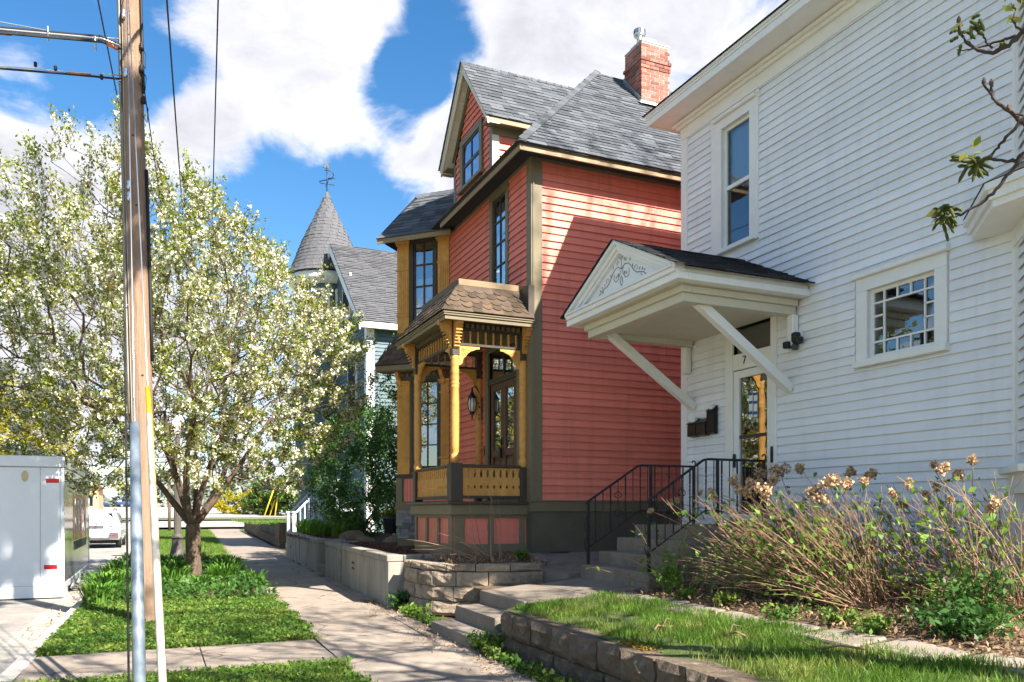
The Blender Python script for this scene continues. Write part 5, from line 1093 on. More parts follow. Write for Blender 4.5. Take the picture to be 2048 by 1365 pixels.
# ============================================================ storage container
ct = thing('storage_container', 'white portable storage container with glossy printed side, parked at the kerb', 'container', (-2.7, 19, -.1))
cx0, cx1, cy0, cy1, cz0, cz1 = -3.95, -1.47, 16.2, 22.2, -.08, 2.40
box('body', (cx0+.03, cy0+.03, .12), (cx1-.03, cy1-.03, cz1-.03), M['cont'], ct)
box('end_panel', (cx0+.05, cy0, .14), (cx1-.055, cy0+.03, 2.2), M['cont'], ct, .004)
box('side_panel', (cx1-.029, cy0+.06, .17), (cx1, cy1-.06, 2.2), M['contside'], ct, .004)
for (a, b) in (((cx0, cy0-.012, 2.203), (cx1+.012, cy1, cz1)), ((cx0, cy0-.012, cz0), (cx1+.012, cy0+.06, .138)), ((cx1-.05, cy0+.061, .05), (cx1+.012, cy1, .165)), ((cx1-.052, cy0-.01, .139), (cx1+.01, cy0+.055, 2.2)), ((cx1-.052, cy1-.058, .139), (cx1+.01, cy1, 2.2)), ((cx0, cy0-.01, .139), (cx0+.05, cy0+.055, 2.2))): box('frame_rail', a, b, M['cont'], ct, .012)
for y in (16.4, 17.9, 19.3, 20.8): box('skid', (cx1-.06, y, cz0), (cx1+.006, y+.5, .049), M['cont'], ct, .006)
for k in range(22): lathe('rivet', [(.012, 0), (.009, .006), (0, .008)], (cx1+.012, 0, 0), M['steel'], ct, 6) if False else box('rivet', (cx1+.012, 16.4+k*.22, 2.225), (cx1+.018, 16.412+k*.22, 2.237), M['steel'], ct)
for k in range(9): box('rivet', (cx1-.3-k*.25, cy0-.018, .10), (cx1-.29-k*.25, cy0-.012, .11), M['steel'], ct)
box('panel_seam', (-1.83, cy0-.0025, .14), (-1.825, cy0, 2.2), M['cargrey'], ct); box('top_seam', (cx0+.05, cy0-.016, 2.195), (cx1, cy0-.012, 2.203), M['cargrey'], ct)
for (z, x) in ((1.93, -1.74), (.42, -1.77)): box('red_reflector', (x, cy0-.006, z), (x+.2, cy0-.001, z+.075), M['redref'], ct)
lathe('lifting_socket', [(.04, 0), (.03, .004)], (0, 0, 0), M['black'], ct, 12).matrix_world = Matrix.Translation((-1.6, cy0-.012, .02)) @ Matrix.Rotation(R_(90), 4, 'X')
extr('tan_patch', [(-2.06+.055*math.cos(a*.6283), cy0-.005, 2.04+.10*math.sin(a*.6283)) for a in range(10)], (0, .004, 0), M['tan'], ct)
# printed sign on the glossy side
box('printed_panel', (cx1+.0005, 18.0, .86), (cx1+.004, 21.2, 1.78), M['orange'], ct)
text('lettering', 'PODS', 1.0, M['paper'], ct, (cx1+.006, 19.6, 1.30), (0, 1, 0), (0, 0, 1))
box('printed_strip', (cx1+.0005, 18.0, .66), (cx1+.004, 21.2, .83), M['cargrey'], ct)
# ============================================================ cars
def car(label, loc, rz, paint, group):
    t = thing('parked_car', label, 'car', loc, group)
    st_ = [(0, [(.0, .42), (.72, .42), (.84, .50), (.86, .72), (.80, .98), (.74, 1.06), (.0, 1.08)]),
           (.12, [(.0, .36), (.80, .36), (.88, .48), (.89, .74), (.86, 1.0), (.80, 1.12), (.0, 1.14)]),
           (.45, [(.0, .30), (.84, .32), (.89, .48), (.90, .74), (.87, 1.0), (.66, 1.46), (.0, 1.52)]),
           (.9, [(.0, .24), (.84, .28), (.89, .48), (.90, .74), (.87, 1.0), (.66, 1.52), (.0, 1.58)]),
           (1.9, [(.0, .24), (.84, .28), (.89, .48), (.90, .74), (.87, .98), (.66, 1.52), (.0, 1.58)]),
           (2.6, [(.0, .24), (.84, .28), (.89, .48), (.90, .74), (.86, .97), (.68, 1.42), (.0, 1.47)]),
           (3.3, [(.0, .24), (.84, .28), (.88, .48), (.89, .72), (.82, .95), (.74, 1.0), (.0, 1.04)]),
           (4.1, [(.0, .28), (.80, .30), (.86, .48), (.86, .70), (.76, .84), (.66, .88), (.0, .92)]),
           (4.42, [(.0, .34), (.60, .36), (.70, .48), (.70, .66), (.62, .76), (.5, .80), (.0, .82)])]
    V = []; F = []; k = 13
    for (y, hp) in st_:
        ring = [(x, y, z) for x, z in hp]+[(-x, y, z) for x, z in reversed(hp) if x > 0]
        V += ring; k = len(ring)
    for i in range(len(st_)-1):
        for j in range(k): F.append((i*k+j, i*k+(j+1) % k, (i+1)*k+(j+1) % k, (i+1)*k+j))
    F.append(tuple(range(k))); F.append(tuple((len(st_)-1)*k+j for j in range(k))[::-1])
    b = raw('body', V, F, M[paint], None, True); fixn(b.data)
    md = b.modifiers.new('b', 'BEVEL'); md.width = .03; md.segments = 2; md.limit_method = 'ANGLE'; md.angle_limit = R_(25)
    parts = [b]
    def q(nm, pts, m, off=.006):
        pts = [Vector(p) for p in pts]; nrm_ = (pts[1]-pts[0]).cross(pts[2]-pts[0]).normalized()
        o = extr(nm, [p for p in pts], nrm_*off, M[m]); parts.append(o)
    q('rear_window', [(-.66, .145, 1.13), (.66, .145, 1.13), (.56, .41, 1.43), (-.56, .41, 1.43)], 'carglass', .012)
    for s in (1, -1):
        if s > 0: q('side_window', [(.862, .75, 1.03), (.862, 2.75, 1.0), (.69, 2.35, 1.44), (.675, .75, 1.46)], 'carglass', .012); 
        else: q('side_window', [(-.862, 2.75, 1.0), (-.862, .75, 1.03), (-.675, .75, 1.46), (-.69, 2.35, 1.44)], 'carglass', .012)
        o = extr('tail_lamp', [(s*.50, -.02, .86), (s*.80, .0, .82), (s*.855, .06, .90), (s*.80, .06, 1.02), (s*.56, .02, 1.0)], (0, .09, 0), M['lampred'], None, .008); parts.append(o)
        o = extr('tail_lamp_lens', [(s*.52, -.028, .92), (s*.74, -.015, .93), (s*.74, -.01, .98), (s*.57, -.02, .98)], (0, .02, 0), M['lampclear']); parts.append(o)
        o = extr('bumper_corner', [(s*.42, -.03, .40), (s*.80, -.02, .40), (s*.84, -.015, .56), (s*.78, -.02, .66), (s*.50, -.03, .66)], (0, .14, 0), M['cargrey'], None, .01); parts.append(o)
        o = box('reflector', (s*.55, -.045, .53), (s*.72, -.03, .56), M['lampred']); parts.append(o)
        o = extr('mirror', [(s*.88, 2.45, 1.0), (s*1.06, 2.42, 1.0), (s*1.07, 2.42, 1.13), (s*.90, 2.45, 1.13)], (0, .1, 0), M['cargrey'], None, .02); parts.append(o)
        o = tube('roof_rail', [(s*.60, .6, 1.55), (s*.61, .8, 1.61), (s*.61, 1.9, 1.61), (s*.60, 2.1, 1.54)], .018, M['black'], None, 6); parts.append(o)
        for y in (.82, 3.42):
            V_, F_ = lathe_geo([(.0, -.11), (.20, -.11), (.22, -.10), (.325, -.10), (.34, -.07), (.34, .07), (.325, .10), (.22, .10), (.20, .07), (0, .06)], (0, 0, 0), 20)
            w = raw('wheel', [(s*.78+z, y+x, .34+yy) for x, yy, z in V_], F_, M['tyre'], None, True); parts.append(w)
            V_, F_ = lathe_geo([(.0, .0), (.20, .0), (.21, .02)], (0, 0, 0), 14); parts.append(raw('rim', [(s*.78+s*(.09+z), y+x, .34+yy) for x, yy, z in V_], F_, M['steel']))
    parts.append(box('bumper_valance', (-.5, -.035, .36), (.5, .1, .46), M['cargrey'], None, .01)); parts.append(box('plate_recess', (-.28, -.008, .80), (.28, .02, .93), M['cargrey'], None)); parts.append(box('rear_badge', (-.06, -.012, .96), (.06, .0, 1.0), M['steel'], None))
    parts.append(box('underbody', (-.7, .3, .2), (.7, 4.1, .32), M['black'], None))
    mw = Matrix.Translation(loc) @ Matrix.Rotation(rz, 4, 'Z')
    for p in parts: p.data.transform(mw); par(p, t)
    return t
car('white compact crossover parked beyond the storage container', (-2.18, 36.6, -.1), R_(-1.5), 'car', 'cars parked along the street')
car('dark blue car far down the street', (-11.5, 150, 1.85), R_(-70), 'carblue', 'cars parked along the street')
car('second dark blue car behind the first, farther right', (-6.5, 163, 2.0), R_(-75), 'carblue', 'cars parked along the street')
# ============================================================ street lamp, post, far things
lp = thing('street_lamp', 'dark fluted street lamp with a flared base beside the blossom tree', 'street lamp', (.62, 26.4, 0))
lathe('base', [(.28, -.05), (.28, .04), (.25, .07), (.22, .14), (.17, .35), (.155, .55), (.155, .60), (.18, .61), (.18, .65), (.13, .68), (.125, .74)], (.62, 26.4, 0), M['lamppost'], lp, 20)
V, F = [], []
for i in range(2):
    for k in range(24):
        a = k*math.pi/12; r = (.108 if k % 2 else .098)-(.025*i); V.append((.62+r*math.cos(a), 26.4+r*math.sin(a), .74+2.9*i))
raw('fluted_shaft', V, [(k, (k+1) % 24, 24+(k+1) % 24, 24+k) for k in range(24)], M['lamppost'], lp)
lathe('globe', [(.08, 3.64), (.14, 3.7), (.2, 3.9), (.19, 4.1), (.1, 4.3), (.03, 4.38), (.01, 4.45)], (.62, 26.4, 0), M['lampclear'], lp, 16)
o = tube('wooden_post', [(.9, 60, 0), (.9, 60, 3.2)], .09, M['bark'], None, 8); tag(o, 'thin wooden post beyond the street lamp', 'post')
# teal house
th_ = thing('teal_house', 'teal clapboard house with a grey cone turret behind the blossom tree', 'house', (9, 31, .5))
TX, TY0, TY1, TZ = 6.5, 26.7, 35.9, 8.0
FT = Fr((0, TY0, 0), (1, 0, 0), (0, -1, 0)); FT2 = Fr((TX, 0, 0), (0, 1, 0), (-1, 0, 0))
box('wall', (TX, TY0, .5), (15, TY1, TZ), M['teal'], th_)
V = []; F = []; z = 1.2
for fr, s0, s1 in ((FT, TX+.2, 13), (FT2, TY0+.2, TY1-.2)):
    z = 1.2
    while z < 7.7:
        k = len(V); V += [fr.p(s0, .03, z), fr.p(s1, .03, z), fr.p(s1, .004, z+.13), fr.p(s0, .004, z+.13), fr.p(s0, 0, z), fr.p(s1, 0, z)]; F += [(k, k+1, k+2, k+3), (k, k+4, k+5, k+1)]; z += .13
tag(raw('clapboards', V, F, M['teal'], th_), kind='stuff')
fbox(FT, 'corner_board', TX-.04, TX+.22, .001, .045, .5, TZ, M['trimw'], th_); fbox(FT2, 'corner_board', TY0+.0, TY0+.24, .001, .045, .5, TZ, M['trimw'], th_); fbox(FT, 'frieze_board', TX+.22, 15, .001, .05, 7.72, TZ, M['latt'], th_)
yc_, zc_ = 31.3, 11.7
raw('gable_wall', [(TX, TY0, TZ), (TX, TY1, TZ), (TX, yc_, zc_-.1)], [(0, 1, 2)], M['teal'], th_)
kk = (zc_-TZ)/(yc_-TY0)
raw('roof', [(TX-.35, TY0-.4, TZ-.4*kk), (15, TY0-.4, TZ-.4*kk), (15, yc_, zc_), (TX-.35, yc_, zc_), (15, TY1+.4, TZ-.4*kk), (TX-.35, TY1+.4, TZ-.4*kk)], [(0, 1, 2, 3), (3, 2, 4, 5)], M['tealroof'], th_)
shingles('x', th_, (TX-.36, TY0-.41, TZ-.4*kk+.01), (1, 0, 0), (0, 1, kk), 6.5, math.hypot(5.0, 5.0*kk), .15, (.28, .36), M['tealroof'], maxobj=0, thick=.03, stuffname='roof_shingles')
for sg, ya in ((1, TY0-.4), (-1, TY1+.4)): extr('rake_board', [(TX-.37, ya, TZ-.4*kk-.02), (TX-.37, yc_, zc_-.02), (TX-.37, yc_, zc_-.35), (TX-.37, ya, TZ-.4*kk-.28)], (.05, 0, 0), M['trimw'], th_)
box('eave_board', (TX-.3, TY0-.42, TZ-.4*kk-.2), (15, TY0-.36, TZ-.4*kk-.01), M['trimw'], th_); box('eave_soffit', (TX-.3, TY0-.36, TZ-.4*kk-.15), (15, TY0, TZ-.4*kk-.1), M['trimw'], th_)
for (y0, y1, z0, z1) in ((29.2, 30.2, 8.6, 9.9), (31.6, 32.6, 8.6, 9.9), (28.2, 29.3, 5.0, 6.9)):
    wn = fbox(FT2, 'window', y0-.14, y1+.14, .01, .07, z0-.14, z1+.14, M['trimw'], th_); fbox(FT2, 'sash', y0-.03, y1+.03, .071, .085, z0-.03, z1+.03, M['orange'], wn); fbox(FT2, 'pane', y0+.03, y1-.03, .086, .09, z0+.03, z1-.03, M['carglass'], wn)
tc_ = (6.35, 32.9)
lathe('turret', [(1.25, .5), (1.25, 10.4)], (*tc_, 0), M['teal'], th_, 8, False); tr_ = lathe('turret_roof', [(1.62, 10.75), (1.45, 11.0), (.95, 12.3), (.45, 13.35), (.22, 13.85), (.04, 14.3), (.0, 14.32)], (*tc_, 0), M['tealroof'], th_, 24)
V = []; F = []
for i in range(22):
    z = 10.75+i*.155; rr = np.interp(z, [10.75, 11.0, 12.3, 13.35, 13.85, 14.3], [1.62, 1.45, .95, .45, .22, .05]); r2_ = np.interp(z+.2, [10.75, 11.0, 12.3, 13.35, 13.85, 14.3], [1.62, 1.45, .95, .45, .22, .04])
    m_ = max(8, int(rr*2*math.pi/.3))
    for k in range(m_):
        a, b = 2*math.pi*(k+.5*(i % 2))/m_, 2*math.pi*(k+.97+.5*(i % 2))/m_; t_ = random.uniform(.015, .03); q = len(V)
        V += [(tc_[0]+(rr+t_)*math.cos(a), tc_[1]+(rr+t_)*math.sin(a), z), (tc_[0]+(rr+t_)*math.cos(b), tc_[1]+(rr+t_)*math.sin(b), z), (tc_[0]+(r2_+.004)*math.cos(b), tc_[1]+(r2_+.004)*math.sin(b), z+.2), (tc_[0]+(r2_+.004)*math.cos(a), tc_[1]+(r2_+.004)*math.sin(a), z+.2)]; F.append((q, q+1, q+2, q+3))
tag(raw('turret_shingles', V, F, M['tealroof'], th_), kind='stuff')
lathe('turret_cornice', [(1.25, 10.3), (1.5, 10.45), (1.55, 10.7), (1.3, 10.74)], (*tc_, 0), M['trimw'], th_, 24)
for k in range(8):
    a = k*math.pi/4+.39; fr = Fr((tc_[0], tc_[1], 0), (-math.sin(a), math.cos(a), 0), (math.cos(a), math.sin(a), 0)); r_ = 1.25*math.cos(math.pi/8)
    wn = fbox(fr, 'turret_window', -.36, .36, r_, r_+.04, 8.4, 10.1, M['trimw'], th_); fbox(fr, 'sash', -.27, .27, r_+.041, r_+.06, 8.5, 10.0, M['orange'], wn); fbox(fr, 'pane', -.2, .2, r_+.061, r_+.066, 8.58, 9.92, M['carglass'], wn)
wv = thing('weather_vane', 'black weather vane with a bird on the turret tip', 'weather vane', (tc_[0], tc_[1], 14.3))
x, y = tc_
tube('rod', [(x, y, 14.25), (x, y, 15.35)], .02, M['iron'], wv, 5)
for (a, b) in (((-.3, 0), (.3, 0)), ((0, -.3), (0, .3))): tube('compass_arm', [(x+a[0], y+a[1], 14.62), (x+b[0], y+b[1], 14.62)], .014, M['iron'], wv, 4)
tube('arrow', [(x-.25, y+.3, 14.8), (x+.3, y-.15, 14.86)], .02, M['iron'], wv, 4); tube('scroll', [(x+.25*math.cos(t), y-.1, 14.98+.16*math.sin(t)) for t in [i*.5-1.5 for i in range(8)]], .018, M['iron'], wv, 4)
extr('bird', [(x-.16, y, 15.30), (x-.02, y, 15.24), (x+.10, y, 15.32), (x+.05, y, 15.42), (x+.09, y, 15.55), (x+.02, y, 15.52), (x-.02, y, 15.42)], (0, .05, 0), M['iron'], wv)
# white porch stair of the teal house
ws = thing('porch_stair', 'white painted porch stair with teal lattice side beside the sidewalk', 'stair', (5.2, 30.5, 0))
for i in range(7): box('tread', (4.62+i*.19, 29.95, .14+i*.19), (4.9+i*.19, 31.2, .18+i*.19), M['crackle'], ws); box('riser', (4.66+i*.19, 29.96, -.03+i*.19), (4.68+i*.19, 31.19, .14+i*.19), M['crackle'], ws)
for (y) in (29.9, 31.2):
    extr('stringer', [(4.5, y, -.02), (4.75, y, -.02), (6.0, y, 1.25), (6.0, y, 1.5), (5.8, y, 1.5), (4.5, y, .22)], (0, .05, 0), M['crackle'], ws)
    for x, z in ((4.6, 1.35), (5.75, 3.05)): box('newel', (x-.07, y-.05, .0), (x+.07, y+.09, z), M['crackle'], ws, .01); box('newel_cap', (x-.1, y-.08, z), (x+.1, y+.12, z+.06), M['crackle'], ws, .01)
    extr('handrail', [(4.6, y, 1.25), (5.75, y, 2.45), (5.75, y, 2.55), (4.6, y, 1.35)], (0, .06, 0), M['crackle'], ws)
    for i in range(6): box('baluster', (4.8+i*.16, y+.01, .45+i*.17), (4.84+i*.16, y+.05, 1.48+i*.165), M['crackle'], ws)
box('porch_deck', (5.6, 27.2, 1.42), (6.5, 31.4, 1.52), M['crackle'], ws); box('porch_rail', (5.62, 27.3, 2.4), (5.7, 29.9, 2.5), M['crackle'], ws)
for i in range(14): box('baluster', (5.63, 27.4+i*.18, 1.52), (5.68, 27.45+i*.18, 2.4), M['crackle'], ws)
box('lattice_back', (4.78, 29.97, -.02), (5.68, 29.98, 1.0), M['black'], ws)
for i in range(16):
    a = 4.55+i*.085
    for sg in (1, -1):
        p0, p1 = (a, 0.), (a+sg*.9, 1.35)
        pts = [(p0[0]+(p1[0]-p0[0])*t, p0[1]+(p1[1]-p0[1])*t) for t in (0, .5, 1)]
        pts = [p for p in pts if 4.72 < p[0] < 5.7]
        if len(pts) > 1: tube('lattice_slat', [(p[0], 29.945+.008*sg, p[1]) for p in (pts[0], pts[-1])], .014, M['latt'], ws, 4, False)
for i in range(26):
    a = 27.2+i*.11
    for sg in (1, -1): tube('skirt_lattice_slat', [(5.62+.01*sg, a, .62), (5.62+.01*sg, a+sg*.5, 1.40)], .016, M['lattg'], ws, 4, False)
box('skirt_back', (5.68, 27.2, .5), (5.7, 29.9, 1.42), M['black'], ws)
# far corner: tan building, evergreen surroundings, yellow guards
tb = thing('tan_building', 'small tan building with a brown roof far down the street', 'building', (-8, 118, 1.2)); box('wall', (-12, 112, .8), (-6.4, 122, 4.3), M['tanwall'], tb)
extr('roof', [(-12.4, 111.5, 4.3), (-6.0, 111.5, 4.3), (-7.5, 111.5, 5.2), (-10.9, 111.5, 5.2)], (0, 11, 0), M['door'], tb); 
for k in range(3): box('window', (-11.4+k*1.7, 111.94, 2.0), (-10.4+k*1.7, 111.99, 3.3), M['carglass'], tb)
for i, (a, b, lb) in enumerate(((455, 480, 'leftmost of three leaning yellow guy guards by the far hedge'), (478, 489, 'middle of three leaning yellow guy guards by the far hedge'), (470, 494, 'rightmost of three leaning yellow guy guards by the far hedge'))):
    x0, x1 = 10.2+(a-455)*.052, 10.2+(b-455)*.052
    o = tube('guy_guard', [(x0, 86+i, .75), (x1, 86.5+i, 4.4)], .07, M['yelp'], None, 6); tag(o, lb, 'guy guard', 'yellow guy guards')
# garden rocks and pot in the farther planter
for (x, y, z, s, lb) in ((5.1, 18.0, .70, .30, 'large tan garden rock lying beside the bay foundation'), (4.55, 18.9, .72, .17, 'small pointed tan rock left of the large one'), (4.7, 21.0, .72, .3, 'dark mossy rock under the shrub')):
    bm = bmesh.new(); bmesh.ops.create_icosphere(bm, subdivisions=2, radius=1)
    for v in bm.verts: v.co = Vector((v.co.x*s*1.2, v.co.y*s*1.9, v.co.z*s*.75))*random.uniform(.85, 1.12)+Vector((x, y, z))
    me = bpy.data.meshes.new('rock'); bm.to_mesh(me); bm.free(); tag(mk('rock', me, M['rock']), lb, 'rock', 'garden rocks')
pt = thing('flower_pot', 'dark pot of yellow flowers beside the bay of the red house', 'pot', (4.95, 17.6, .75))
lathe('pot', [(.13, .0), (.17, .3), (.19, .31), (.19, .36), (.16, .36)], (4.62, 16.9, .95), M['pot'], pt, 16)
q = np.array([4.62, 16.9, 1.36])+RNG.normal(size=(180, 3))*np.array([.10, .10, .05]); tag(leaves('foliage', q, .07, M['darkleaf'], pt), kind='stuff'); q = np.array([4.62, 16.9, 1.43])+RNG.normal(size=(60, 3))*np.array([.11, .11, .04]); tag(leaves('flowers', q, .05, M['yflower'], pt, asp=.9), kind='stuff')
# ============================================================ vegetation
def grow(trunk, att, step=.3, p=2.3, rtip=.006, sagv=0., alpha=.35, limbs=()):
    nodes = [np.array(t, float) for t in trunk]; parn = [-1]+list(range(len(trunk)-1))
    fork = nodes[-1]; nf = len(nodes)-1
    for lb in limbs:
        pv = nf
        for q in lb: nodes.append(np.array(q, float)); parn.append(pv); pv = len(nodes)-1
    att = np.asarray(att); att = att[np.argsort(np.linalg.norm(att-fork, axis=1))]
    arr = np.zeros((len(att)*8+len(nodes)+10, 3)); arr[:len(nodes)] = nodes; n = len(nodes); first = max(0, len(trunk)-2); pl = np.zeros(len(arr))
    for a in att:
        d = np.linalg.norm(arr[first:n]-a, axis=1); i = int(np.argmin(d+alpha*pl[first:n]))+first; dist = d[i-first]
        k = max(1, int(dist/step)); base = arr[i].copy(); prev = i
        for s in range(1, k+1):
            t = s/k; q = base+(a-base)*t; q[2] += (4*t*(1-t))*dist*.06-sagv*dist*t*t
            if s < k: q = q+RNG.normal(size=3)*.03*dist
            if n >= len(arr): break
            arr[n] = q; pl[n] = pl[prev]+np.linalg.norm(q-arr[prev]); parn.append(prev); prev = n; n += 1
    arr = arr[:n]; parn = np.array(parn); rad = np.zeros(n); kids = np.zeros(n)
    for i in range(n-1, 0, -1):
        if kids[i] == 0: rad[i] = rtip**p
        rad[parn[i]] += rad[i]; kids[parn[i]] += 1
    return arr, parn, rad**(1/p), kids == 0
def limb_mesh(name, arr, parn, rad, m, parent, sides=5, scale=1., lo=0, rmax=1e9):
    e = np.arange(1, len(arr)); e = e[e >= lo]; a = arr[parn[e]]; b = arr[e]; ra = np.minimum(rad[parn[e]], rad[e]*1.5)*scale; rb = rad[e]*scale
    ra = np.minimum(ra, rmax); rb = np.minimum(rb, rmax)
    d = unit(b-a); up = np.where(np.abs(d[:, 2:3]) > .9, np.array([[1., 0, 0]]), np.array([[0, 0, 1.]])); s = unit(np.cross(d, up)); t = np.cross(d, s); b = b+d*rb[:, None]*.4
    V = np.zeros((len(e), 2*sides, 3))
    for k in range(sides):
        c = math.cos(2*math.pi*k/sides); q = math.sin(2*math.pi*k/sides)
        V[:, k] = a+(s*c+t*q)*ra[:, None]; V[:, sides+k] = b+(s*c+t*q)*rb[:, None]
    base = (np.arange(len(e))*2*sides)[:, None, None]
    f = np.array([[k, (k+1) % sides, sides+(k+1) % sides, sides+k] for k in range(sides)])[None]
    return npmesh(name, V.reshape(-1, 3), (base+f).reshape(-1, 4), m, parent, smooth=True)
def ell(n, c, r, shell=.5, zcut=None):
    v = unit(RNG.normal(size=(n*2, 3))); q = RNG.uniform(0, 1, (n*2, 1))**(1/3*(1-shell)+.02); P = np.array(c)+v*q*np.array(r)
    if zcut is not None: P = P[P[:, 2] > zcut]
    return P[:n]
# ---- blossom tree
bt = thing('blossom_tree', 'white blossoming crab apple tree on the verge behind the utility pole', 'tree', (.72, 17.5, 0))
trunk = [(.72, 17.5, -.05), (.71, 17.5, .4), (.70, 17.49, .8), (.70, 17.5, 1.15)]
att = ell(3300, (.35, 17.6, 5.1), (4.1, 3.6, 3.9), .15, 1.7)
low = att[:, 2] < 3.2; rr = np.hypot(att[:, 0]-.6, att[:, 1]-17.5); att = att[~(low & (rr < (3.2-att[:, 2])*1.1))]
rt_ = (att[:, 0]-.72)*.915-(att[:, 1]-17.5)*.404; zr_ = np.interp(att[:, 2], [1.7, 3, 4.7, 5.7, 6.7, 7.7, 8.7, 9.3], [2.7, 3.5, 3.2, 2.65, 1.75, .85, .2, -.5]); zl_ = np.interp(att[:, 2], [1.7, 3, 6.5, 7.5, 8.1, 8.7, 9.3], [3.4, 3.9, 3.5, 2.2, 1.1, .2, -.3]); zt_ = np.interp(rt_, [-4.2, -3.2, -2.2, -1.2, -.4, .1, .6, 1.2, 2, 2.8, 3.5], [5.9, 6.5, 7.1, 7.6, 8.0, 7.9, 7.35, 6.75, 6.0, 5.2, 4.3]); gp_ = np.sin(att[:, 0]*2.3+1)*np.sin(att[:, 1]*2.1)*np.sin(att[:, 2]*2.5+.5); att = att[(rt_ > -4.1) & (att[:, 2] < zt_) & (gp_ < .42)]
spine = np.array([[.72+math.cos(a)*r*sp, 17.5+math.sin(a)*r*sp, 1.3+z] for a, sp in zip(np.arange(9)*.72, [.55, .8, .35, .9, .6, .75, .45, .85, .3]) for r, z in ((.35, .35), (.8, .95), (1.35, 1.7), (1.9, 2.5))])
LMB = []
for k in range(8):
    a_ = k*.785+.3; sp = (.9, .45, .75, 1.0, .5, .85, .6, 1.0)[k]
    LMB.append([(.70+math.cos(a_+.12*j)*r_*sp, 17.5+math.sin(a_+.12*j)*r_*sp, 1.15+z_) for j, (r_, z_) in enumerate(((.16, .16), (.42, .5), (.75, .98), (1.1, 1.55), (1.5, 2.2)))])
arr, pn, rad, tip = grow(trunk, att, .28, 2.25, .0052, limbs=LMB)
for k in range(8):
    for j in range(5): rad[4+k*5+j] = max(rad[4+k*5+j], .075-.011*j)
V, F = tube_geo([(.73, 17.5, -.08), (.72, 17.5, .0), (.715, 17.5, .12), (.71, 17.495, .5), (.70, 17.49, .85), (.70, 17.5, 1.1), (.70, 17.5, 1.3)], [.25, .20, .165, .15, .145, .145, .08], 14)
raw('trunk', V, F, M['bark'], bt, True)
limb_mesh('branches', arr, pn, rad, M['bark'], bt, 6, 1., 4, .085)
# sprays of flowers and leaves on every outer twig
idx = np.where(tip | (RNG.uniform(size=len(arr)) < .27))[0]; idx = idx[(rad[idx] < .035) & (idx > 45)]
B = arr[idx]; cen = np.array([.6, 17.5, 3.6]); dirv = unit(B-cen)*.75+np.array([0, 0, .85])+RNG.normal(size=B.shape)*.4; dirv = unit(dirv)
ln_ = RNG.uniform(.18, .72, len(B))*np.clip((B[:, 2]-1)/4, .5, 1.05)
V = []; F = []
tw = np.stack([B, B+dirv*ln_[:, None]], 1)
# twig prisms
a, b = tw[:, 0], tw[:, 1]; s = unit(np.cross(dirv, np.array([[.3, .9, .1]]))); t = np.cross(dirv, s)
tv = np.stack([a+s*.006, a-s*.003+t*.005, a-s*.003-t*.005, b+s*.002, b-s*.001+t*.002, b-s*.001-t*.002], 1).reshape(-1, 3)
tf = (np.arange(len(B))*6)[:, None, None]+np.array([[0, 1, 4, 3], [1, 2, 5, 4], [2, 0, 3, 5]])[None]
tag(npmesh('twigs', tv, tf.reshape(-1, 4), M['twig'], bt), kind='stuff')
def along(nper, spread, keep=None):
    k = RNG.integers(0, len(B), int(len(B)*nper)); u = RNG.uniform(.0, 1.05, len(k))[:, None]
    return a[k]+(b[k]-a[k])*u+RNG.normal(size=(len(k), 3))*spread, dirv[k]
# flower clusters: centre then flowers around it
cc, cd = along(13000/len(B), .028); fl = np.repeat(cc, 6, 0)+RNG.normal(size=(len(cc)*6, 3))*.026
sun_ = -np.array(SUN_DIR)[None]
def flowers(name, C, size, m, parent):
    n = len(C); nn = unit(RNG.normal(size=(n, 3))*1.0+np.array([[0, -.25, .55]])); s = unit(np.cross(nn, RNG.normal(size=(n, 3)))); t = np.cross(nn, s); r = (size*RNG.uniform(.7, 1.25, n))[:, None]*.5
    V = np.stack([C+s*r+nn*r*.25, C+t*r-nn*r*.15, C-s*r+nn*r*.25, C-t*r-nn*r*.15], 1).reshape(-1, 3)
    return npmesh(name, V, np.arange(4*n).reshape(n, 4), m, parent)
tag(flowers('blossoms', fl, .047, M['bloom'], bt), kind='stuff')
cl, ld_ = along(115000/len(B), .06); tag(leaves('leaves', cl, .066, M['leaf'], bt, dirs=ld_, jit=.9, asp=.5), kind='stuff')
# ---- generic leafy tree
def leafy(name, label, cat, base, trunk_h, c, r, nat, nleaf, size, m, trunk_r=.12, group=None, shell=.6, bark='bark', rt=.008, zc=None, asp=.55):
    t = thing(name, label, cat, base, group); base = np.array(base, float); c = np.array(c)
    tr = [base, base+(c-base)*np.array([.1, .1, 0])+np.array([0, 0, trunk_h*.5]), base+(c-base)*np.array([.25, .25, 0])+np.array([0, 0, trunk_h])]
    at = ell(nat, c, r, shell, zc); A, P, Rr, tp = grow(tr, at, .45*max(r)/3, 2.3, rt)
    tube('trunk', [tuple(x) for x in tr], [trunk_r*1.25, trunk_r, trunk_r*.9], M[bark], t, 10); limb_mesh('branches', A, P, Rr, M[bark], t, 4, 1, 3, trunk_r*.8)
    k = np.where(Rr < rt*3.5)[0]; k = RNG.choice(k, nleaf); q = A[k]+RNG.normal(size=(nleaf, 3))*np.array(r)*.055
    if nleaf: tag(leaves('crown', q, size, M[m], t, asp=asp), kind='stuff')
    return t
leafy('yellow_tree', 'yellow-green spring tree behind the storage container across the street', 'tree', (-9, 44, -.1), 1.6, (-8.0, 44, 4.6), (4.6, 4.5, 3.4), 260, 30000, .17, 'gold', .2)
leafy('green_tree', 'half-hidden green tree at the left edge beyond the container', 'tree', (-9.2, 35, -.1), 1.2, (-9.0, 35, 3.0), (2.2, 2.2, 2.3), 120, 9000, .14, 'leaf', .12)
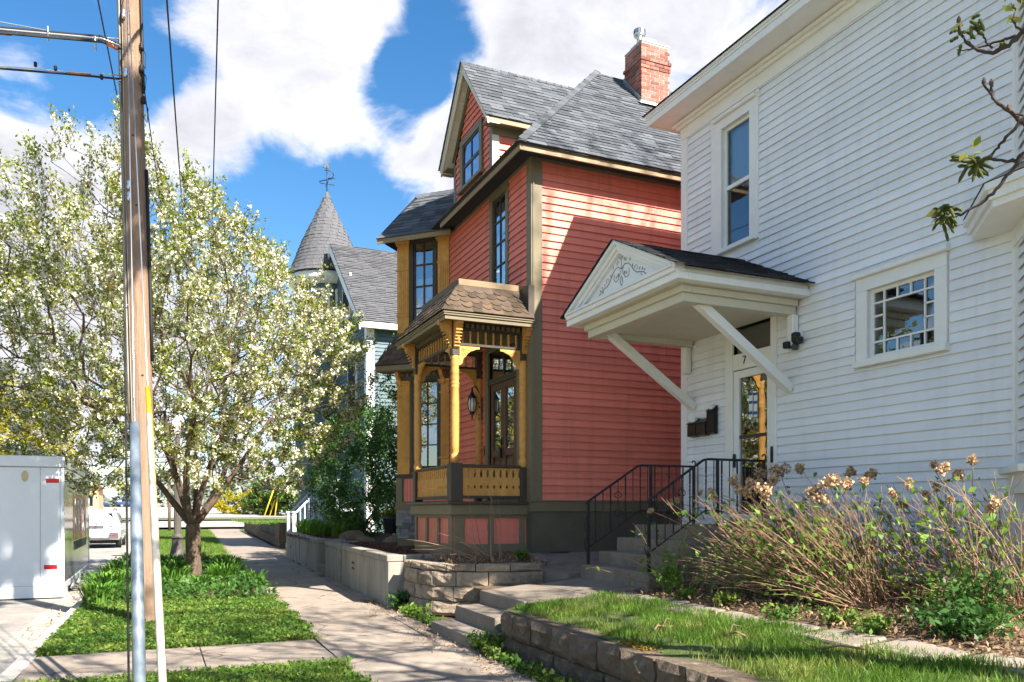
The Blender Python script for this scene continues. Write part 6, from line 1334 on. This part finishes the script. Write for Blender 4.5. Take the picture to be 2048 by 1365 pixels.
# dark shrubs in front of the teal house
leafy('dark_shrub', 'large dark green shrub filling the yard left of the red house', 'shrub', (5.5, 23.0, .7), .3, (5.4, 23.0, 2.5), (1.4, 3.5, 1.95), 320, 26000, .085, 'darkleaf', .05, 'dark shrubs', .45, 'twig', .006)
leafy('dark_shrub', 'taller thin-leaved dark shrub close to the ochre bay', 'shrub', (5.6, 18.7, .7), .5, (5.55, 18.7, 2.9), (1.0, 1.3, 2.2), 170, 5200, .08, 'darkleaf', .04, 'dark shrubs', .5, 'twig', .006)
leafy('dark_shrub', 'sparse bare-stemmed shrub rising against the teal wall', 'shrub', (6.2, 20.3, .7), .9, (6.2, 20.3, 4.0), (.9, 1.5, 2.3), 120, 1600, .07, 'leaf', .035, 'dark shrubs', .5, 'twig', .006)
# far hedge corner
leafy('evergreen', 'broad dark evergreen beyond the far lawn', 'tree', (14.6, 88, .8), .4, (14.6, 88, 3.4), (3.2, 2.4, 2.9), 160, 15000, .26, 'conif', .2, 'far corner greenery', .5)
leafy('evergreen', 'smaller rounded evergreen left of the broad one', 'tree', (11.2, 92, .8), .4, (11.2, 92, 2.7), (2.6, 2, 2.1), 90, 7000, .24, 'conif', .2, 'far corner greenery', .5)
leafy('yellow_shrub', 'low yellow-green shrub behind the leaning yellow guards', 'shrub', (9.0, 95, .9), .3, (9.0, 95, 2.2), (3.2, 1.6, 1.5), 90, 8000, .22, 'gold', .1, 'far corner greenery', .5)
# wooded horizon
q = np.stack([RNG.uniform(-160, 130, 26000), RNG.uniform(190, 230, 26000), np.zeros(26000)], 1); hh = 6.5+2.2*np.sin(q[:, 0]*.11)+1.6*np.sin(q[:, 0]*.31+1)+1.0*np.sin(q[:, 0]*.83); q[:, 2] = 1.0+hh*RNG.uniform(0, 1, 26000)**.7
tag(leaves('far_woods', q, 1.3, mat('hazy_far_foliage', (.16, .19, .15), .9, .1, .2, rnd=.3)), 'hazy line of far trees along the horizon', 'trees', None, 'stuff')
# ---- tree of the front yard: trunk out of view at the right, twigs with catkins reach into the picture
nt2 = thing('yard_tree', 'bare spring tree whose catkin twigs reach in at the upper right', 'tree', (5.75, .9, .5))
trk = [(5.75, .9, .4), (5.7, .85, 1.6), (5.6, .8, 2.8), (5.5, .7, 3.9)]
att = ell(760, (5.0, .3, 7.6), (3.3, 3.2, 2.6), .2, 5.3)
A2, P2, R2, T2 = grow(trk, att, .35, 2.3, .0085)
tube('trunk', trk, [.2, .17, .15, .14], M['bark'], nt2, 12); limb_mesh('branches', A2, P2, R2, M['twig'], nt2, 5, 1, 3, .11)
k = RNG.choice(np.where(T2)[0], 8500); tag(leaves('young_leaves', A2[k]+RNG.normal(size=(8500, 3))*.09, .07, M['leaf'], nt2), kind='stuff')
def ray3(u, v, d): x = (u-1024)/1618; return Vector((d*(sT+x*cT), d*(cT-x*sT), 1.45+d*(1021-v)/1618))
def br(cr, d0, d1, r0, r1):
    P = []
    n = len(cr)
    for i, (x, y) in enumerate(cr):
        t = i/(n-1); P.append(ray3(1820+x*.3519, y*.3519, d0+(d1-d0)*t))
    # refine with light kinks
    Q = []
    for p, q in zip(P, P[1:]):
        for s in range(4): Q.append(p.lerp(q, s/4)+Vector([random.uniform(-.004, .004) for _ in range(3)]))
    Q.append(P[-1]); m_ = len(Q)
    tube('twig', Q, [.72*(r0+(r1-r0)*i/(m_-1))*random.uniform(.85, 1.2) for i in range(m_)], M['twig'], nt2, 6); return Q
D = 4.1
def limb(pts, r): tube('limb', pts, r, M['bark'], nt2, 8)
e1, e2 = ray3(2075, 40, 3.9), ray3(2080, 300, 3.9)
limb([(5.6, .8, 2.7), (5.0, 1.6, 3.0), tuple(e2+Vector((.12, -.12, -.02))), tuple(e2)], [.07, .05, .03, .022]); limb([(5.52, .7, 3.7), (4.9, 1.6, 3.9), tuple(e1+Vector((.1, -.1, 0))), tuple(e1)], [.06, .045, .03, .022])
TW = [br([(745, 60), (648, 178), (560, 260), (470, 300), (390, 290), (320, 240), (290, 190), (277, 125)], 3.9, 4.1, .019, .006), br([(600, 205), (540, 222), (440, 258), (340, 285), (268, 284)], 3.98, 4.15, .010, .004), br([(465, 275), (430, 225), (395, 180), (368, 130)], 4.05, 4.0, .008, .006), br([(640, 178), (600, 150), (585, 110), (600, 60), (590, 25)], 3.9, 3.95, .008, .005),
      br([(740, 850), (648, 700), (590, 655), (500, 590), (450, 525), (420, 475)], 3.9, 4.0, .017, .008), br([(470, 560), (468, 520), (462, 482)], 3.98, 3.97, .009, .008), br([(640, 660), (590, 640), (560, 625)], 3.92, 3.9, .008, .006),
      br([(740, 900), (640, 870), (600, 915), (520, 915), (430, 905), (360, 925), (290, 920)], 3.9, 4.1, .015, .005), br([(680, 640), (610, 715), (545, 785), (500, 840), (455, 890), (425, 905)], 3.9, 4.05, .012, .007), br([(700, 820), (608, 935), (540, 1020), (470, 1100), (390, 1165), (295, 1220), (240, 1215), (210, 1190)], 3.9, 4.15, .014, .006), br([(295, 1222), (240, 1235), (190, 1245)], 4.12, 4.15, .007, .004)]
cat_ = []
def catkin(p, d, l):
    p = Vector(p); d = Vector(d).normalized(); n = 7
    tube('catkin', [p+d*l*i/n+Vector((0, 0, -.25*l*(i/n)**2)) for i in range(n+1)], [.003]+[.0085*random.uniform(.8, 1.15) for _ in range(n-1)]+[.003], M['catk'], nt2, 6)
M['catk'] = mat('green_catkin', (.11, .13, .025), .7, .3, 60, .8, 300)
for (tw_, i0, cnt, l) in ((TW[0], -1, 3, .06), (TW[0], -5, 3, .06), (TW[0], -9, 2, .05), (TW[2], -1, 5, .06), (TW[2], -4, 4, .06), (TW[1], 5, 2, .05), (TW[7], -1, 3, .07), (TW[7], -5, 12, .09), (TW[7], -7, 5, .08), (TW[9], -1, 11, .07), (TW[9], -3, 4, .06), (TW[10], -1, 8, .07), (TW[10], -3, 3, .06)):
    for _ in range(cnt):
        p = tw_[i0]+Vector([random.uniform(-.02, .02) for _ in range(3)]); catkin(p, (random.uniform(-1, 1), random.uniform(-1, 1), random.uniform(-1.3, .6)), l*random.uniform(.6, 1.2))
q = np.concatenate([np.array(TW[3][-3])+RNG.normal(size=(12, 3))*.04, np.array(TW[7][-4])+RNG.normal(size=(5, 3))*.03, np.array(TW[9][-2])+RNG.normal(size=(4, 3))*.03]); leaves('unfolding_leaves', q, .07, M['leaf'], nt2, asp=.5)
for tw_ in (TW[4], TW[5], TW[0], TW[6]): lathe('bud', [(.004, -.01), (.011, .004), (.009, .018), (.002, .03)], tuple(tw_[-1]), M['bark'], nt2, 6)
# tall bare tree behind the white house: only its shadow reaches the red wall
leafy('bare_tree', 'tall bare tree behind the white house throwing branch shadows on the red wall', 'tree', (11.9, -1.6, .5), 10.5, (11.4, 0.2, 17.0), (2.6, 1.7, 1.7), 150, 500, .1, 'leaf', .25, None, .3, 'twig', .011)
leafy('verge_tree', 'tall leafing verge tree behind the camera that dapples the container', 'tree', (.7, -2.6, 0), 7.5, (1.95, 4.25, 12.3), (1.4, 1.3, 1.6), 170, 9500, .15, 'leaf', .22, None, .25)
for i, (x, y, h_) in enumerate(((-23, 15, 10), (-22, 30, 11), (-24, 43, 10), (-20, 58, 10), (-22, 76, 11))):
    leafy('street_tree', ('spring tree across the street, nearest the camera', 'large spring tree across the street opposite the white house', 'third spring tree across the street', 'fourth spring tree across the street', 'farthest of the spring trees across the street')[i]+', seen only in the windows', 'tree', (x, y, -.1), 2.2, (x, y, h_*.55), (4.2, 4.6, h_*.42), 160, 9000, .3, 'leaf', .2, 'trees across the street', .45)
# ---- hydrangea
def hydrangea(name, label, base, spread, heads, nst, lean, nleaf, tipz, lit=True):
    t = thing(name, label, 'shrub', base, 'dried hydrangeas along the white wall'); V, F = [], []; lc = []; ldr = []
    def stem(p0, p3, r=.006, bend=.12):
        p0, p3 = Vector(p0), Vector(p3); d = p3-p0
        c1 = p0+d*.35+Vector((random.uniform(-.5, 1), random.uniform(-1, .5), random.uniform(-.6, .4)))*bend*d.length; c2 = p0+d*.72+Vector((random.uniform(-1, 1), random.uniform(-1, 1), .6))*bend*.8*d.length
        P = [((1-s)**3)*p0+3*((1-s)**2)*s*c1+3*(1-s)*s*s*c2+s**3*p3 for s in [i/7 for i in range(8)]]
        tube_geo(P, [r*(1-.5*i/7) for i in range(8)], 4, V, F)
        for i in (3, 4, 5, 6):
            if random.random() < .9: lc.append(P[i]); ldr.append(P[i+1]-P[i] if i < 7 else d)
        return P
    b = Vector(base)
    for (p, r, m) in heads:
        q = Vector((b.x+random.uniform(-.25, .3), b.y+random.uniform(-spread*.6, spread*.6), b.z-.02)); stem(q, p, .007, .10)
        nf = int(150*(r/.07)**1.5); ax_ = unit(RNG.normal(size=(3, 3)))*r*.55; fh = np.array(p)+ax_[RNG.integers(0, 3, nf)]+unit(RNG.normal(size=(nf, 3)))*(RNG.uniform(.1, 1, (nf, 1))**.6)*r*.72; flowers('flower_head', fh, .030, M['head'], t)
    for k in range(nst):
        q = Vector((b.x+random.uniform(-.3, .35), b.y+random.uniform(-spread, spread), b.z-.02)); a = random.uniform(-1, 1)
        e = q+Vector((random.uniform(-.75, .25), lean+a*.55, random.uniform(.45, 1.0)*tipz)); stem(q, e, random.uniform(.003, .006), random.uniform(.12, .34))
    for k in range(int(nst*.5)):
        q = Vector((b.x+random.uniform(-.3, .1), b.y+random.uniform(-spread, spread), b.z)); e = q+Vector((random.uniform(-.7, -.1), lean*1.3+random.uniform(-.4, .5), random.uniform(.1, .4))); stem(q, e, .0045, .2)
    raw('stems', V, F, M['stem'], t, True)
    k = RNG.integers(0, len(lc), nleaf); L0 = np.array([tuple(x) for x in lc])[k]+RNG.normal(size=(nleaf, 3))*.04; dd = np.array([tuple(x) for x in ldr])[k]
    tag(leaves('leaves', L0, .065, M['hleaf'], t, dirs=unit(dd), jit=.7, asp=.6, bend=.1), kind='stuff')
    return t
M['hleaf'] = mat('bright_young_leaf', (.17, .30, .04), .5, .1, 3, rnd=.4, trans=.4)
def onX(u, v, x):
    xc = (u-1024)/1618; d = x/(sT+xc*cT); return (x, d*(cT-xc*sT), 1.45+d*(1021-v)/1618)
hl = [(1421, 991, 5.35, .075), (1468, 962, 5.6, .07), (1487, 985, 5.5, .08), (1508, 968, 5.65, .085), (1525, 982, 5.6, .09), (1543, 962, 5.75, .07), (1560, 942, 6.6, .1), (1602, 938, 6.7, .075), (1520, 945, 6.6, .08), (1626, 985, 5.75, .07), (1642, 1000, 5.8, .08), (1659, 968, 5.85, .095), (1697, 970, 5.95, .07), (1700, 946, 6.6, .06), (1728, 962, 6.0, .05), (1740, 949, 6.6, .08), (1300, 1022, 5.2, .04), (1345, 1003, 6.2, .05)]
hydrangea('hydrangea_shrub', 'sunlit hydrangea with tan dried flower heads and arching bare stems', (5.95, 5.95, .58), .75, [(onX(u, v, x), r, 'head') for u, v, x, r in hl], 560, .34, 2300, 1.08)
hr = [(1785, 990, 6.1, .055), (1822, 968, 6.2, .05), (1850, 995, 6.3, .05), (1887, 942, 6.3, .065), (1870, 975, 6.5, .04), (1925, 953, 6.4, .07), (1946, 924, 6.4, .05), (1985, 1010, 6.1, .065), (1905, 1003, 6.3, .04), (1862, 930, 6.6, .05), (1800, 1010, 6.7, .06)]
hydrangea('hydrangea_shrub', 'shaded hydrangea with fewer flower heads near the right edge', (6.45, 4.75, .62), .7, [(onX(u, v, x), r, 'head') for u, v, x, r in hr], 150, .15, 800, 1.15)
hydrangea('hydrangea_shrub', 'small twiggy hydrangea growing through the stoop railing', (5.55, 7.75, .56), .15, [(onX(1358, 1003, 5.8), .04, 'h'), (onX(1400, 985, 6.2), .035, 'h')], 22, .1, 170, .8)
# ---- bed plants
def clump(name, label, c, r, n, size, m, h, cat='plant', group=None, asp=.5, up=.6):
    t = thing(name, label, cat, c, group); c = np.array(c); ns = max(5, n//14); V, F = [], []; C = []
    for i in range(ns):
        a = RNG.uniform(0, 6.28); rr = RNG.uniform(.2, 1)*r; e = c+np.array([math.cos(a)*rr, math.sin(a)*rr, h*RNG.uniform(.45, 1)]); b_ = c+np.array([math.cos(a)*rr*.25, math.sin(a)*rr*.25, -.02])
        P = [b_+(e-b_)*s+np.array([0, 0, h*.15*math.sin(math.pi*s)]) for s in (0, .35, .7, 1)]; tube_geo([tuple(p) for p in P], [.004, .004, .003, .002], 4, V, F); C += [P[3]]*6+[P[2]]*5+[P[1]]*3
    raw('stems', V, F, M['stem' if m == 'x' else m], t); C = np.array(C); k = RNG.integers(0, len(C), n)
    tag(leaves('leaves', C[k]+RNG.normal(size=(n, 3))*np.array([r*.17, r*.17, h*.08]), size, M[m], t, asp=asp, up=up), kind='stuff'); return t
clump('peony_plant', 'dense green peony clump with red stems at the lower right', (5.85, 4.25, .55), .36, 380, .075, 'darkleaf', .42, asp=.45)
clump('peony_plant', 'low feathery green plant in front of the peony at the right edge', (5.35, 4.05, .5), .4, 800, .06, 'darkleaf', .28, asp=.5)
clump('bed_plant', 'small bright yellow-green plant beside the stoop railing foot', (5.2, 7.5, .54), .17, 170, .07, 'hleaf', .32)
for (x, y, s, lb) in ((5.1, 6.4, .16, 'low green seedling patch left of the hydrangea base'), (5.05, 5.5, .24, 'spreading ferny green patch in front of the hydrangea'), (5.15, 5.0, .2, 'ferny green patch between hydrangea and peony'), (5.05, 6.95, .12, 'tiny green sprout near the edging stones'), (5.0, 4.5, .14, 'broad leafed sprout by the edging pavers')):
    clump('bed_plant', lb, (x, y, yz(x, y)), s, 260, .05, 'clover', .12)
# dry leaf litter in the bed
n = 8500; q = np.stack([RNG.uniform(4.95, 7.0, n), RNG.uniform(2.5, 7.9, n), np.zeros(n)], 1); q[:, 2] = np.array([yz(a_, b_) for a_, b_ in q[:, :2]])+RNG.uniform(.0, .035, n)
tag(leaves('leaf_litter', q, .055, M['litter'], None, up=1.2, asp=.4), 'dry brown leaf litter covering the planting bed', 'leaf litter', None, 'stuff')
# ---- lawns
def lawn(name, label, pts, h, w, m, lean=.5, hv=.5):
    o = blades(name, pts, h, w, M[m], None, lean, hv); tag(o, label, 'grass', None, 'stuff'); return o
n = 52000; x = RNG.uniform(3.42, 4.78, n); y = 8.05-RNG.uniform(0, 1, n)**1.0*6.6
den = .5+.5*np.sin(x*3.1+y*1.3)*np.sin(y*2.3-x)+.35*np.sin(x*9+y*4)*np.sin(y*7-x*3)+RNG.uniform(-.35, .6, n); k = den > .52; x, y = x[k], y[k]; k = ~((y > 7.75) & (x < 3.75)); x, y = x[k], y[k]
lawn('lawn_grass', 'bright green lawn grass behind the low block wall', np.stack([x, y, np.array([yz(a_, b_) for a_, b_ in zip(x, y)])], 1), .050, .0055, 'grass', .8, .65)
def verge_pts(n, y0, y1, dens=None):
    y = RNG.uniform(y0, y1, n); t = RNG.uniform(0, 1, n); x0 = np.array([XC(v) for v in y])+.0; x1 = np.array([XL(v) for v in y])+.05+.05*np.sin(y*5)+.03*np.sin(y*13); x = x0+(x1-x0)*t
    return np.stack([x, y, np.full(n, -.022)], 1)
q = verge_pts(26000, 9.3, 14.5); q = q[(.5+.5*np.sin(q[:, 0]*3+q[:, 1]*2.7)*np.sin(q[:, 1]*4.1-q[:, 0]*2)+RNG.uniform(-.3, .6, len(q))) > .3]; q[:, 1] += .08*np.sin(q[:, 0]*6); lawn('verge_grass', 'grass of the verge in front of the blossom tree', q, .055, .006, 'grass', .8, .5)
q = verge_pts(42000, 9.32, 14.2); q = q[(.5+.5*np.sin(q[:, 0]*4+q[:, 1]*1.7)*np.sin(q[:, 1]*3.1-q[:, 0])+RNG.uniform(-.2, .6, len(q))) > .3]; q[:, 2] += RNG.uniform(.0, .05, len(q)); tag(leaves('verge_clover', q, .035, M['clover'], None, up=1.0, asp=.9), 'clover ground cover on the verge by the pole foot', 'clover', None, 'stuff')
q = verge_pts(26000, 3.5, 7.83); q = q[q[:, 1] < 7.83+.08*np.sin(q[:, 0]*5)]; lawn('verge_grass', 'grass of the near verge at the bottom edge', q, .06, .006, 'grass', .8, .5)
q = verge_pts(26000, 4.5, 7.84); q[:, 2] += RNG.uniform(.0, .05, len(q)); tag(leaves('verge_clover', q, .033, M['clover'], None, up=1.0, asp=.9), 'clover in the near verge at the bottom edge', 'clover', None, 'stuff')
q = verge_pts(30000, 20, 62); lawn('verge_grass', 'sunny far verge grass around the street lamp', q, .09, .012, 'grass', .6, .5)
n = 14000; q = np.stack([RNG.uniform(4.7, 20, n), RNG.uniform(33.5, 60, n), np.full(n, .7)], 1); lawn('far_lawn_grass', 'sunny lawn above the far stone wall', q, .12, .02, 'grass')
# ---- strap-leaved lilies around the tree
def lily(label, c, r, n, h):
    t = thing('daylily', label, 'plant', c, 'strap-leaved plants under the blossom tree'); nb = n; a = RNG.uniform(0, 6.28, nb); rr = r*RNG.uniform(0, 1, nb)**.5
    b = np.array(c)+np.stack([np.cos(a)*rr*.5, np.sin(a)*rr*.5, np.zeros(nb)], 1); out = np.stack([np.cos(a), np.sin(a), np.zeros(nb)], 1)+RNG.normal(size=(nb, 3))*.4; out[:, 2] = 0; out = unit(out)
    H = h*RNG.uniform(.55, 1.1, nb)[:, None]; s = unit(np.cross(out, np.array([[0, 0, 1.]])))*.014; Z = np.array([[0, 0, 1.]]); o_ = out*RNG.uniform(.15, .7, (nb, 1))
    p = [b, b+Z*H*.45+o_*H*.2, b+Z*H*.85+o_*H*.6, b+Z*H*.92+o_*H*1.1]; wd = [.8, 1., .8, .1]
    V = np.concatenate([np.stack([q_-s*w_, q_+s*w_], 1) for q_, w_ in zip(p, wd)], 1).reshape(-1, 3)
    F = (np.arange(nb)*8)[:, None, None]+np.array([[0, 1, 3, 2], [2, 3, 5, 4], [4, 5, 7, 6]])[None]
    npmesh('strap_leaves', V, F.reshape(-1, 4), M['lily'], t); return t
random.seed(3)
side = lambda x, xm: 'kerb side' if x < xm else 'sidewalk side'
for (x, y, r, n, h, lb) in ((1.25, 17.2, .5, 150, .42, 'tall strap-leaved clump right of the blossom tree trunk'), (1.75, 16.0, .3, 70, .36, 'upright pale-based strap leaves at the sidewalk edge'), (1.5, 19.0, .55, 150, .42, 'sunlit strap-leaved clump by the sidewalk behind the trunk'), (1.6, 21.0, .6, 150, .4, 'bright strap-leaved clump farthest along the sidewalk'), (.3, 16.9, .5, 150, .42, 'strap-leaved clump just left of the blossom tree trunk'), (-.3, 16.4, .5, 150, .42, 'dark strap-leaved clump between pole and tree trunk'), (-.75, 15.4, .5, 140, .45, 'broad dark clump left of the pole near the container'), (-.8, 14.2, .45, 120, .38, 'leafy clump at the kerb in front of the container corner'), (-.7, 17.6, .5, 130, .45, 'tall clump at the kerb beside the container side'), (-.6, 19.6, .55, 130, .45, 'sunny clump at the kerb past the container'), (-.45, 22.2, .6, 130, .45, 'farthest kerbside clump near the white car'), (.4, 19.5, .6, 140, .4, 'clump behind the blossom tree trunk near the lamp'), (.3, 22.5, .6, 120, .36, 'low clump in front of the lamp base'), (1.0, 23.5, .6, 110, .36, 'low clump right of the lamp base'), (-.2, 14.6, .4, 90, .3, 'low leafy clump just left of the pole foot'), (.75, 15.9, .35, 90, .3, 'low clump in front of the blossom trunk'), (1.15, 15.0, .25, 50, .22, 'small clump on bare soil near the sidewalk')):
    lily(lb, (x, y, -.03), r, n*2, h)
n = 9000; q = np.stack([RNG.uniform(-.95, 1.85, n), RNG.uniform(13.8, 24, n), np.zeros(n)], 1); q[:, 2] = RNG.uniform(.0, .2, n); tag(leaves('verge_undergrowth', q, .09, M['darkleaf'], None, up=.6, asp=.55), 'dark leafy undergrowth between the strap-leaved plants', 'ground cover', None, 'stuff')
tag(strip('verge_soil', lambda y: .6, lambda y: XL(y)+.04, 14.2, 16.4, -.012, M['soil'], .5), kind='structure')
# ---- weeds and litter by walls
n = 2600; y = RNG.uniform(3, 11.7, n); x = XR(y)+.24+np.abs(RNG.normal(size=n))*.07; k = ~((y > 7.9) & (y < 9.4)); tag(leaves('wall_weeds', np.stack([x, y, RNG.uniform(0, .09, n)], 1)[k], .06, M['clover'], None, up=.6, asp=.6), 'green weeds along the foot of the block walls', 'weeds', None, 'stuff')
clump('wall_weed', 'ferny green weed in the corner beside the concrete planter', (3.32, 11.55, 0), .22, 420, .06, 'darkleaf', .26); clump('wall_weed', 'bright yellow-green weed below the split-face blocks', (3.22, 10.65, 0), .2, 260, .06, 'hleaf', .14); clump('wall_weed', 'leafy weed at the rounded end of the dark block wall', (3.16, 7.75, 0), .24, 380, .06, 'clover', .18)
n = 1500; y = RNG.uniform(2, 13, n); x = XR(y)+RNG.normal(size=n)*.16+.1; tag(leaves('pavement_litter', np.stack([x, y, np.full(n, .008)], 1), .035, M['litter'], None, up=2.5, asp=.5), 'crumbled leaf litter along the sidewalk joint', 'leaf litter', None, 'stuff')
n = 700; q = np.stack([RNG.uniform(-2.2, -.9, n), RNG.uniform(11, 24, n), np.full(n, -.088)], 1); q[:, 0] = -1.25+.02*q[:, 1]+RNG.normal(size=n)*.15-.2; tag(leaves('gutter_litter', q, .05, M['litter'], None, up=2.0, asp=.5), 'brown leaf litter in the gutter beside the container', 'leaf litter', None, 'stuff')
# fallen twigs on the lawn
for i, (x, y, a, l, lb) in enumerate(((3.75, 5.6, .4, .55, 'forked fallen twig lying on the lawn near the wall'), (4.1, 4.9, 1.2, .4, 'thin fallen twig in the middle of the lawn'), (4.35, 4.0, 2.2, .6, 'pale fallen twig on the lawn toward the right'))):
    P = [(x+l*t*math.cos(a+.5*math.sin(t*5)), y+l*t*math.sin(a+.4*math.sin(t*4)), yz(x, y)+.05+.02*math.sin(t*7)) for t in (0, .25, .5, .75, 1)]
    t_ = thing('fallen_twig', lb, 'twig', P[0], 'fallen twigs'); tube('stick', P, [.009, .008, .007, .005, .003], M['stem'], t_, 5); tube('side_shoot', [P[2], (P[2][0]+.1, P[2][1]+.09, P[2][2]+.05), (P[2][0]+.2, P[2][1]+.11, P[2][2]+.03)], [.005, .004, .002], M['stem'], t_, 5)
# dry arching stems in the block planter
ds = thing('dry_stems', 'bare pale stems arching out of the block planter in front of the porch', 'shrub', (4.35, 10.75, .68)); V, F = [], []
for i in range(26):
    b_ = Vector((4.4+random.uniform(-.15, .2), 10.75+random.uniform(-.12, .15), .66)); up1 = i < 7
    e = b_+(Vector((random.uniform(-.25, .12), random.uniform(-.05, .3), random.uniform(.7, 1.15))) if up1 else Vector((random.uniform(-1.15, -.3), random.uniform(-.1, .6), random.uniform(.08, .55))))
    c1 = b_+(e-b_)*.5+Vector((0, 0, .15 if not up1 else 0))+Vector((random.uniform(-.06, .06), 0, 0)); P = [b_*(1-s)**2+c1*2*s*(1-s)+e*s*s for s in [k/7 for k in range(8)]]; tube_geo(P, [.006*(1-.75*k/7) for k in range(8)], 4, V, F)
raw('stems', V, F, M['pstem'] if 'pstem' in M else M['stem'], ds, True)
n = 700; q = np.stack([RNG.uniform(3.7, 5.2, n), RNG.uniform(10.35, 11.4, n), np.full(n, .70)], 1); q[:, 2] += (q[:, 1]-10.3)*.08; tag(leaves('planter_litter', q, .07, M['litter'], None, up=1.5, asp=.4), 'dry leaves on the soil of the block planter', 'leaf litter', None, 'stuff')
clump('planter_plant', 'small green tuft beside the bare stems in the block planter', (4.85, 10.7, .70), .12, 200, .06, 'clover', .14)
# iris and tulips in the farther planter
for (x, y, lb) in ((4.2, 24.8, 'iris clump at the far end of the second planter'), (4.3, 23.0, 'iris clump in the middle of the second planter'), (4.6, 21.6, 'iris clump right of the tulips in the second planter'), (4.5, 25.6, 'iris clump against the porch lattice')): lily(lb, (x, y, .7), .55, 170, .5)
for (x, y, z, lb) in ((4.55, 22.6, 1.22, 'coral tulip standing higher of the two'), (4.6, 22.9, 1.02, 'coral tulip standing lower of the two')):
    t_ = thing('tulip', lb, 'flower', (x, y, .7), 'tulips in the second planter'); tube('stem', [(x, y, .7), (x, y, z)], .006, M['lily'], t_, 5); lathe('bloom', [(.012, 0), (.035, .025), (.04, .06), (.03, .09), (.022, .085)], (x, y, z), M['tulip'], t_, 8)
